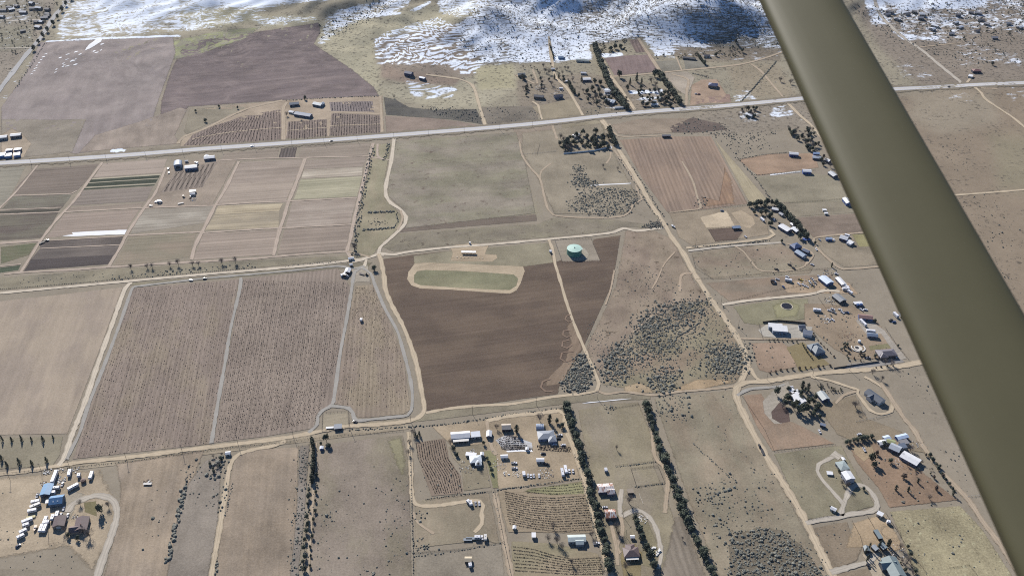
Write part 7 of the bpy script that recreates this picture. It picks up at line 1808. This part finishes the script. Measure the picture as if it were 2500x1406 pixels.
bush_line([(1842,428),(1900,424),(1960,420)], 2, .8, 1.6, 'the snow lined far fence', .6)
bush_line([(1808,250),(1840,215),(1868,182),(1895,150)], 1.6, 1.4, 2.6, 'the diagonal scrub row by the far right paddock', .8)
bush_line([(1690,180),(1730,190)], 1.2, 1.4, 2.4, 'the scrub bank above the dark blue house', 1)
bushes([(1965,745),(2080,760),(2200,875),(2090,884),(2030,850),(1995,830)], 90, .8, 2.2, 'the bare lots behind the grey roofs')
bushes([(1830,838),(1910,836),(1945,900),(1860,908)], 34, .8, 2.0, 'the reddish garden plot')
bushes([(2075,1100),(2230,1130),(2340,1218),(2175,1236),(2130,1180)], 60, .7, 1.9, 'the reddish slope')
bushes([(1880,700),(2000,680),(2100,715),(2020,715)], 60, .8, 2.0, 'the vehicle strewn yard')
bushes([(1000,1190),(1200,1080),(1200,1190),(1140,1200)], 40, .8, 2.0, 'the homestead ground')
bushes([(-10,1180),(110,1330),(220,1400),(-10,1400)], 60, .6, 1.4, 'the lower left farmyard')
bushes([(1970,1290),(2080,1280),(2090,1370),(2030,1390)], 26, .8, 1.8, 'the lot left of the slate sheds')
bushes([(1890,1110),(2050,1090),(2060,1250),(1970,1265)], 30, .7, 1.6, 'the grass around the teardrop driveway')
bush_line([(700,246),(800,240),(925,236)], 3, 1.2, 2.6, 'the top edge of the upper vineyard farm', 1)
snowy = [(1110,60),(1200,10),(1330,-40),(1900,-40),(1905,120),(1720,125),(1560,95),(1440,112),(1380,150),(1260,152),(1170,155),(1130,110)]
bushes(snowy, 2200, 1.2, 2.8, 'the snowy hill')
bushes([(1640,10),(1780,0),(1880,80),(1800,95),(1690,70)], 200, 1.6, 3.2, 'the snowy hill')
bushes([(2080,10),(2500,-10),(2500,150),(2330,170),(2200,120)], 700, 1.6, 3.2, 'the snowy far right settlement')
bushes([(790,100),(780,60),(860,20),(990,-10),(930,35),(840,80)], 260, 1.4, 2.8, 'the snowy gully')
bush_line([(40,215),(70,170),(95,130),(112,106)], 4, 1.2, 2.4, 'the verge of the far left paved road', 2)
bushes([(0,10),(140,5),(60,130),(0,200)], 160, 1.4, 2.6, 'the far left settlement')

def build_bushes():
    P_ = np.array([[b[0].x, b[0].y] for b in BUSH]); s = np.array([b[1] for b in BUSH])
    z = hgt(P_[:, 0], P_[:, 1])
    qx, qy, zc = P(P_[:, 0], P_[:, 1], z)
    vis = (qx > 5) & (qx < PW - 5) & (qy > 5) & (qy < PH - 5)
    size = np.where(vis, s / zc, -1)
    top = set(np.argsort(-size)[:298].tolist())
    for i, (p, d, what) in enumerate(BUSH):
        zz = float(z[i])
        if i in top:
            o = link('sagebrush', SAGE[i % 6], None, (p.x, p.y, zz), rnd.uniform(0, 6.28))
            o.scale = (d, d * rnd.uniform(.8, 1.2), d * rnd.uniform(.8, 1.1))
            tag(o, 'dark rounded sagebrush of ' + what, 'bush', 'sagebrush of ' + what)
        elif qx[i] > -150 and qx[i] < PW + 150 and qy[i] < PH + 80:
            vs, fs = low[i % 6]
            a = rnd.uniform(0, 6.28); ca, sa = math.cos(a) * d, math.sin(a) * d
            REST.add([(p.x + x * ca - y * sa, p.y + x * sa + y * ca, zz + h * d) for x, y, h in vs], fs)
    tag(REST.build('sagebrush_cover', FOL_SAGE), 'countless grey green sagebrush and scrub dotting the valley', 'sagebrush', kind='stuff')
build_bushes()

# far trees: too many and too small to stand alone
FAR = MB()
for poly, n, h0, h1 in [([(2090,20),(2500,0),(2500,90),(2420,130),(2300,90),(2150,70)], 150, 2.5, 5.5), ([(0,5),(150,0),(120,50),(70,120),(0,150)], 60, 3, 6),
                        ([(1590,128),(1700,132),(1800,112),(1830,140),(1700,145),(1600,142)], 36, 3, 6), ([(1440,108),(1530,96),(1540,125),(1470,135)], 26, 3, 6), ([(1280,-20),(1600,-20),(1560,85),(1440,90),(1330,60)], 80, 2, 3.5)]:
    for p in scatter(poly, n):
        rr_ = random.Random(int(p.x * 7 + p.y)); h = rr_.uniform(h0, h1)
        m = MB(); leaf_cloud(m, rr_, 0, 0, .5, .42, .42, .46, 26, .16)
        FAR.add([(p.x + x * h, p.y + y * h, zt(p.x, p.y) + z * h) for x, y, z in m.v], m.f)
tag(FAR.build('distant_trees', FOL_DARK), 'tiny dark trees scattered over the snowy far settlements and hillside', 'trees', kind='stuff')

# ------------------------------------------------------------------ poles, fences, yard things
def pole(p, h, label, group, ang):
    r = empty('utility_pole', (p.x, p.y, zt(p.x, p.y) - .3), ang); tag(r, label, 'utility pole', group)
    m = MB(); m.tube((0, 0, 0), (0, 0, h), .17, .11, 8); m.build('pole', WOOD, r)
    m = MB(); m.box(-1.2, -.07, h - .8, 1.2, .07, h - .62); m.build('crossarm', WOOD, r)
    for x in (-1.0, -.35, .35, 1.0):
        m = MB(); m.tube((x, 0, h - .62), (x, 0, h - .4), .06, .04, 6); m.build('insulator', M(200, 205, 210, .3), r)
for i, p in enumerate(along([(a, b + 8) for a, b in R1[1:10]] , 47)):
    pole(p, 10, '%s utility pole from the left along the highway verge' % nth(i + 1), 'utility poles along the highway', .3)
for i, (x, y) in enumerate([(25,1172),(102,1152),(170,1140),(310,1125),(446,1106),(581,1084),(716,1066),(856,1052),(1003,1030),(1154,1012),(1310,990),(1459,974)]):
    pole(G(x, y), 11, '%s utility pole from the left along the southern tan lane' % nth(i + 1), 'utility poles along the southern tan lane', .3)
for i, (x, y) in enumerate([(1698,600),(1760,742),(1802,800),(1872,926),(1984,917),(2074,905),(2172,897)]):
    pole(G(x, y), 10.5, '%s utility pole from the top beside the main dirt road and its side road' % nth(i + 1), 'utility poles along the main dirt road', 1.2)
for i, (x, y) in enumerate([(1522,1262),(1528,1310)]):
    pole(G(x, y), 9, '%s pole by the loop driveway' % ('upper', 'lower')[i], 'poles by the loop driveway', .8)
POST = M(96, 86, 76, .9)
def fence(pl, label, h=1.2, gap=3.2, rails=2, c=None, closed=False, solid=False):
    P3 = [G(*p) for p in (pl + [pl[0]] if closed else pl)]
    o0 = P3[0]
    r = empty('fence', (o0.x, o0.y, zt(o0.x, o0.y))); tag(r, label, 'fence')
    mat = M(*c, .8) if c else POST
    mp, mr = MB(), MB()
    for a, b in zip(P3, P3[1:]):
        L = (b - a).length; n = max(1, int(L / gap))
        pts = [a.lerp(b, k / n) for k in range(n + 1)]
        pts = [Vector((p.x - o0.x, p.y - o0.y, zt(p.x, p.y) - zt(o0.x, o0.y))) for p in pts]
        for p in pts: mp.box(p.x - .08, p.y - .08, p.z - .1, p.x + .08, p.y + .08, p.z + h)
        for p, q in zip(pts, pts[1:]):
            if solid:
                d = (q - p).normalized() * .04; nn = Vector((-d.y, d.x, 0))
                vs = [p + nn, q + nn, q - nn, p - nn]
                mr.add([v for v in vs] + [v + Vector((0, 0, h)) for v in vs], [(0,3,2,1),(4,5,6,7),(0,1,5,4),(1,2,6,5),(2,3,7,6),(3,0,4,7)])
            else:
                for k in range(rails): mr.tube(p + Vector((0, 0, h * (k + 1) / rails - .1)), q + Vector((0, 0, h * (k + 1) / rails - .1)), .05, .05, 4)
    mp.build('post_line', mat, r); mr.build('rail', mat, r)
FN = [
 ([(788,1009),(851,1004),(852,1044),(786,1052)],'rail fence round the square pad by the gravel loop',dict(closed=True,h=1.6)), ([(1354,586),(1443,583),(1466,637),(1372,640)],'wire fence round the green tank pad',dict(closed=True,h=1.8,c=(130,124,116))),
 ([(1000,1055),(1004,1137),(1006,1220),(1010,1406)],'long fence between the brown pasture and the vine lots',{}), ([(1012,1350),(1120,1342),(1228,1324)],'cross fence above the grey pasture',{}), ([(1040,1220),(1200,1199)],'fence under the curved vine block',{}),
 ([(1207,1194),(1232,1330),(1250,1412)],'fence along the headland left of the terraced vines',{}), ([(1540,1145),(1606,1138),(1623,1178),(1554,1189)],'square paddock fence in the olive pasture',dict(closed=True,h=1.5,rails=3)), ([(1502,1137),(1560,1131),(1600,1127)],'rail fence above the square paddock',dict(h=1.4)),
 ([(1549,1214),(1557,1236)],'short wooden rail fence below the animal shed',dict(c=(200,190,170))), ([(1560,1204),(1570,1230)],'white rail lying right of the animal shed',dict(c=(240,236,228),h=.7,solid=True)),
 ([(165,1143),(330,1125),(525,1098),(700,1080),(850,1060)],'long dark fence under the southern tan lane',{}), ([(-40,1160),(60,1151),(140,1142)],'fence along the top of the lower left farm',{}), ([(850,1062),(985,1052)],'fence at the top of the brown pasture',{}),
 ([(110,1306),(118,1296),(120,1330),(168,1320)],'wooden yard fence below the brown outbuilding',dict(c=(150,140,128),h=1.6)), ([(1700,682),(1880,668),(2040,654)],'fence across the looping track paddock',{}), ([(1760,742),(1880,712),(2000,690)],'fence above the cream lane',{}),
 ([(1812,968),(1868,1052),(1890,1102),(2040,1086)],'fence of the reddish brown paddock',{}), ([(1852,790),(1862,828),(1980,830)],'dark fence round the grey gravel pad',dict(h=1.5)), ([(2160,800),(2190,845),(2218,878)],'dark fence at the end of the bare lots',dict(h=1.8)),
 ([(1998,728),(2015,752),(2088,742)],'fence of the grey roofed house yard',{}), ([(1862,788),(1900,784),(1966,790)],'long dark brushy fence above the white modern house',dict(h=2,solid=True,c=(90,76,68))), ([(2036,900),(2100,890),(2145,884)],'board fence along the wide asphalt drive',dict(h=1.6,solid=True,c=(120,112,102))),
 ([(1972,1270),(2010,1262),(2050,1256)],'fence above the pale gravel driveway',{}), ([(2080,1272),(2100,1310),(2108,1340)],'corral fence left of the slate sheds',{}), ([(2116,1258),(2138,1296)],'corral divider fence above the long slate shed',{}), ([(2162,1252),(2200,1312),(2216,1340),(2260,1396)],'fence between the sandy corral and the tussock field',{}),
 ([(2318,1386),(2366,1380),(2392,1412)],'corner fence in the tussock field',{}), ([(2362,1212),(2398,1208)],'short white rail by the dull lane',dict(c=(225,220,210))), ([(1798,392),(1880,378),(1940,372)],'fence above the tan paddock',{}), ([(1842,428),(1920,424),(1990,416)],'snow lined fence below the tan paddock',{}), ([(1896,497),(1990,492),(2060,486)],'far fence above the white huts',{}),
 ([(1632,520),(1700,514),(1824,502)],'fence along the foot of the orchard',{}), ([(1728,560),(1800,555),(1814,566),(1800,586),(1746,590)],'fence of the dark brown paddock',dict(closed=True,h=1.6)), ([(1270,378),(1330,374),(1356,370)],'far pale rail fence left of the wooded homestead',dict(c=(230,226,220))), ([(1311,378),(1318,352)],'fence dividing the far brown lots',{}),
 ([(1480,1000),(1575,985)],'fence across the top of the olive pasture',{}), ([(1690,625),(1698,655),(1740,682)],'fence along the left of the looping track paddock',{}),
 ([(2090,1030),(2140,1020),(2172,1012)],'garden fence in front of the slate roofed house',dict(c=(150,170,180),h=1.4)),
]
for pl, lb, kw in FN: fence(pl, lb, **kw)
r = G(1398, 370)
fence([(1376,377),(1410,374),(1450,370),(1490,361)], 'bright white board fence under the wooded homestead', 2.2, solid=True, c=(250,250,252))

def rubble(x, y, rad, n, s, cols, label):
    p = G(x, y); rr_ = random.Random(int(x * y))
    r = empty('junk_pile', (p.x, p.y, zt(p.x, p.y))); tag(r, label, 'junk pile')
    for c in cols:
        m = MB()
        for _ in range(n // len(cols)):
            a, q = rr_.uniform(0, 6.28), rad * rr_.random() ** .6
            L, W_, h = s * rr_.uniform(.4, 1.6), s * rr_.uniform(.3, .8), s * rr_.uniform(.2, .6)
            t = rr_.uniform(0, 3.14); cx, cy = q * math.cos(a), q * math.sin(a)
            vs = []
            for zz in (0, h):
                for sx, sy in ((-1,-1),(1,-1),(1,1),(-1,1)):
                    X, Y = sx * L / 2, sy * W_ / 2
                    vs.append((cx + X * math.cos(t) - Y * math.sin(t), cy + X * math.sin(t) + Y * math.cos(t), zz + rr_.uniform(0, .15)))
            m.add(vs, [(3,2,1,0),(4,5,6,7),(0,1,5,4),(1,2,6,5),(2,3,7,6),(3,0,4,7)])
        m.build('scrap', M(*c, .8), r)
WH, GR, BN = (228, 226, 222), (140, 138, 134), (120, 100, 84)
for a in [(148,1172,5,34,1.2,(WH,GR),'pile of pale scrap right of the long white box trailer'), (115,1151,4,16,1.3,(WH,GR),'pale scrap at the lane edge above the box trailer'), (153,1147,4,16,1.2,(WH,(190,170,140)),'pale scrap pile beside the back trailer'), (180,1148,5,18,1.2,(GR,WH),'grey scrap along the fence of the lower left farm'),
          (106,1180,3,12,1.0,(WH,BN),'white scrap left of the light blue barn'), (184,1262,3,22,.9,(WH,GR,BN),'clutter beside the left wall of the farmhouse'), (360,1176,4,14,1.4,(WH,BN,GR),'old machinery and planks alone in the strip field'),
          (1263,1157,4.5,40,.9,(WH,(205,190,170)),'heap of white rubble on the tan yard'), (1333,1156,7,60,.9,(GR,BN,WH),'dark scattered rubble on the tan yard'), (1220,1134,7,50,.8,(GR,WH,BN),'scrap strewn between the garden strip and the tan yard'), (1238,1157,3,8,1.6,((220,205,180),WH),'timber frames on the tan yard'), (1140,1140,8,60,.8,(WH,GR,BN),'rubble spread below the grey white farmhouse'), (1152,1103,4,20,.9,(GR,WH),'clutter behind the grey white farmhouse'),
          (1568,1266,5,40,1.0,((222,214,200),WH),'pale stone heap inside the loop driveway'), (1600,1346,4,8,2.4,((240,238,232),),'white planks lying by the loop driveway'), (470,487,5,20,1.2,(WH,GR,BN),'farm clutter below the yard canopies'), (2018,781,8,26,1.2,(WH,GR),'clutter on the bare earth lot'), (2070,822,10,40,1.0,(BN,(176,136,112),GR),'brick and timber stacks on the bare earth lots'), (2027,735,8,40,1.0,(WH,GR,BN),'yard clutter left of the grey roofed house'),
          (1975,694,9,40,1.2,(WH,GR,YEL),'scrap between vehicles in the strewn yard'), (2030,668,10,40,1.2,(WH,GR,BN),'scrap behind the white blue workshop'), (2190,1130,6,30,.8,(GR,WH),'garden clutter left of the big white roof'), (2235,1085,6,34,.9,(GR,BN,WH),'clutter at the lane end of the tight cluster'), (2190,1345,7,50,.8,(WH,GR,BN),'clutter above the big grey green roof'), (1320,218,9,40,1.2,(WH,GR,BN),'clutter behind the dark roofed far house'), (1365,222,9,50,1.2,(WH,(190,170,150),BN),'pale clutter above the blue black far roof'), (1450,252,9,26,1.4,((196,170,140),BN),'timber rows beside the grey far complex'), (770,1040,.1,1,.1,(GR,),'')]:
    if a[6]: rubble(*a)

# shooting range: four canopies, row of pale target stands
for i, x in enumerate((1131, 1139.5, 1148.5, 1157.5)):
    y = 614.5 + .2 * i
    p = G(x, y, 2.7); r = empty('shade_canopy', (p.x, p.y, 0), .05)
    tag(r, '%s white shade canopy from the left on the sand pad' % nth(i + 1), 'canopy', 'white shade canopies on the sand pad')
    m = MB(); m.box(-2.2, -1.9, 2.7, 2.2, 1.9, 2.85); m.build('roof', M(250, 248, 246, .6, .03), r)
    for sx in (-1, 1):
        for sy in (-1, 1):
            m = MB(); m.box(sx*2-.07, sy*1.7-.07, 0, sx*2+.07, sy*1.7+.07, 2.7); m.build('leg', M(120, 116, 110), r)
    m = MB(); m.box(-1.6, -.5, .7, 1.6, .5, .8); m.build('bench', WOOD, r)
for i in range(8):
    p = G(1116 + 8.9 * i, 629 + .25 * i); r = empty('target_stand', (p.x, p.y, 0), .05)
    tag(r, '%s pale stand from the left in front of the white canopies' % nth(i + 1), 'stand', 'pale stands in front of the white canopies')
    m = MB(); m.box(-.7, -.3, .7, .7, .3, .85); m.build('top', M(226, 214, 190), r)
    for s in (-1, 1):
        m = MB(); m.box(s*.5-.06, -.06, 0, s*.5+.06, .06, .7); m.build('leg', WOOD, r)
p = G(1147, 593, 1.5); r = empty('portable_toilet', (p.x, p.y, 0)); tag(r, 'small white portable toilet behind the sand pad', 'portable toilet')
m = MB(); m.box(-.9, -.9, 0, .9, .9, 2.4); m.build('cabin', M(240, 240, 242), r)
m = MB(); m.box(-1, -1, 2.4, 1, 1, 2.6); m.build('roof', M(250, 250, 252), r)
m = MB(); m.box(-.35, -.95, .1, .35, -.9, 2.1); m.build('door', M(150, 155, 165), r)

# brown round bin, stock pond, curved patio, round pen, barrels
p = G(203, 1172, 2); r = empty('storage_bin', (p.x, p.y, 0)); tag(r, 'brown round storage bin between the back trailers', 'storage bin')
m = MB(); m.tube((0, 0, 0), (0, 0, 2.6), 2.1, 2.1, 20); m.build('bin_wall', M(105, 84, 76), r)
m = MB(); m.tube((0, 0, 2.6), (0, 0, 3.3), 2.2, .2, 20); m.build('bin_roof', M(120, 96, 86), r)
p = G(1921, 748); r = empty('stock_pond', (p.x, p.y, 0)); tag(r, 'round dark stock pond with a pale rim on the green lawn', 'pond')
n = 40; m = MB()
vs = [(q * math.cos(2*math.pi*k/n), q * math.sin(2*math.pi*k/n), z) for q, z in ((6.9, .06), (6.3, .55), (5.7, .5), (5.5, .28)) for k in range(n)]
m.add(vs, [(j*n+k, j*n+(k+1)%n, (j+1)*n+(k+1)%n, (j+1)*n+k) for j in range(3) for k in range(n)]); m.build('rim', M(196, 184, 160, .9), r)
m = MB(); m.add([(5.6 * math.cos(2*math.pi*k/n), 5.6 * math.sin(2*math.pi*k/n), .3) for k in range(n)], [tuple(range(n))]); m.build('pond_water', M(52, 48, 48, .08, .03), r)
p = G(2095, 850); r = empty('patio', (p.x, p.y, .3)); tag(r, 'curved white patio with a dark round basin', 'patio')
m = MB(); n = 26
vs = []
for k in range(n + 1):
    a = R(150) + R(240) * k / n
    for q in (6.2, 7.2): vs.append((q * math.cos(a), q * math.sin(a) * .95, 0)); vs.append((q * math.cos(a), q * math.sin(a) * .95, .7))
m.add(vs, [f for k in range(n) for f in ((4*k+1, 4*k+3, 4*k+7, 4*k+5), (4*k, 4*k+1, 4*k+5, 4*k+4), (4*k+3, 4*k+2, 4*k+6, 4*k+7))]); m.build('curved_wall', M(236, 230, 220), r)
m = MB(); m.disc(0, 0, 0, 4.2, 24, .08); m.build('paving', M(222, 214, 202), r)
m = MB(); m.disc(-1.2, .6, .09, 1.9, 20, .3); m.build('basin', M(46, 44, 48), r)
p = G(2098, 833, 1.5); r = empty('water_bin', (p.x, p.y, .3)); tag(r, 'round white bin behind the curved patio', 'tank'); m = MB(); m.tube((0,0,0),(0,0,2.4),1.6,1.6,16); m.build('bin_wall', M(236,236,238), r); m = MB(); m.tube((0,0,2.4),(0,0,2.9),1.65,.3,16); m.build('bin_roof', M(245,245,246), r)
p = G(2172, 1298); r = empty('round_pen', (p.x, p.y, .3)); tag(r, 'round rail pen on the sandy corral ground', 'pen')
m = MB(); n = 36; Rr = 7.6
for z in (.5, 1.0, 1.5):
    for k in range(n):
        a, b = 2*math.pi*k/n, 2*math.pi*(k+1)/n
        if k not in (8, 9): m.tube((Rr*math.cos(a), Rr*math.sin(a), z), (Rr*math.cos(b), Rr*math.sin(b), z), .035, .035, 4)
m.build('rail', M(190, 170, 140), r)
m = MB()
for k in range(n): m.tube((Rr*math.cos(2*math.pi*k/n), Rr*math.sin(2*math.pi*k/n), 0), (Rr*math.cos(2*math.pi*k/n), Rr*math.sin(2*math.pi*k/n), 1.6), .05, .05, 5)
m.build('post_ring', M(170, 150, 124), r)
p = G(1318, 1041, 2); r = empty('sunroom', (p.x, p.y, .2)); tag(r, 'glazed white ribbed sunroom behind the dark grey roofed house', 'sunroom')
m = MB(); m.prism([(-3, 0), (3, 0)] + [(3 * math.cos(math.pi * k / 8), 2.2 + 1.6 * math.sin(math.pi * k / 8)) for k in range(9)], -3.5, 3.5); m.build('glazing', M(170, 182, 200, .2), r)
for k in range(5):
    m = MB(); x = -3.4 + k * 1.7; m.prism([(3.12 * math.cos(math.pi * j / 8), 2.22 + 1.66 * math.sin(math.pi * j / 8)) for j in range(9)] + [(2.9 * math.cos(math.pi * j / 8), 2.1 + 1.5 * math.sin(math.pi * j / 8)) for j in range(8, -1, -1)], x - .12, x + .12); m.build('rib', M(245, 246, 248), r)
p = G(1968, 585); r = empty('pool', (p.x, p.y, .25)); tag(r, 'blue covered pool at the foot of the slanting hedge', 'pool')
m = MB(); m.box(-4.5, -2.6, 0, 4.5, 2.6, .5); m.build('pool_rim', M(150, 160, 180), r); m = MB(); m.box(-4, -2.2, .51, 4, 2.2, .56); m.build('pool_cover', M(60, 96, 180), r)


# thin clear air over the whole valley
HZ = MB(); HZ.box(-16000, -11000, -3, 16000, 52000, 700)
m = bpy.data.materials.new('air'); m.use_nodes = True; m.node_tree.nodes.clear()
_o = m.node_tree.nodes.new('ShaderNodeOutputMaterial'); _v = m.node_tree.nodes.new('ShaderNodeVolumePrincipled')
_v.inputs['Color'].default_value = (.84, .90, 1, 1); _v.inputs['Density'].default_value = 1.1e-5; _v.inputs['Anisotropy'].default_value = .2
m.node_tree.links.new(_v.outputs[0], _o.inputs['Volume'])
tag(HZ.build('haze', m), 'faint bluish air thinning the far hills', 'haze', kind='stuff')
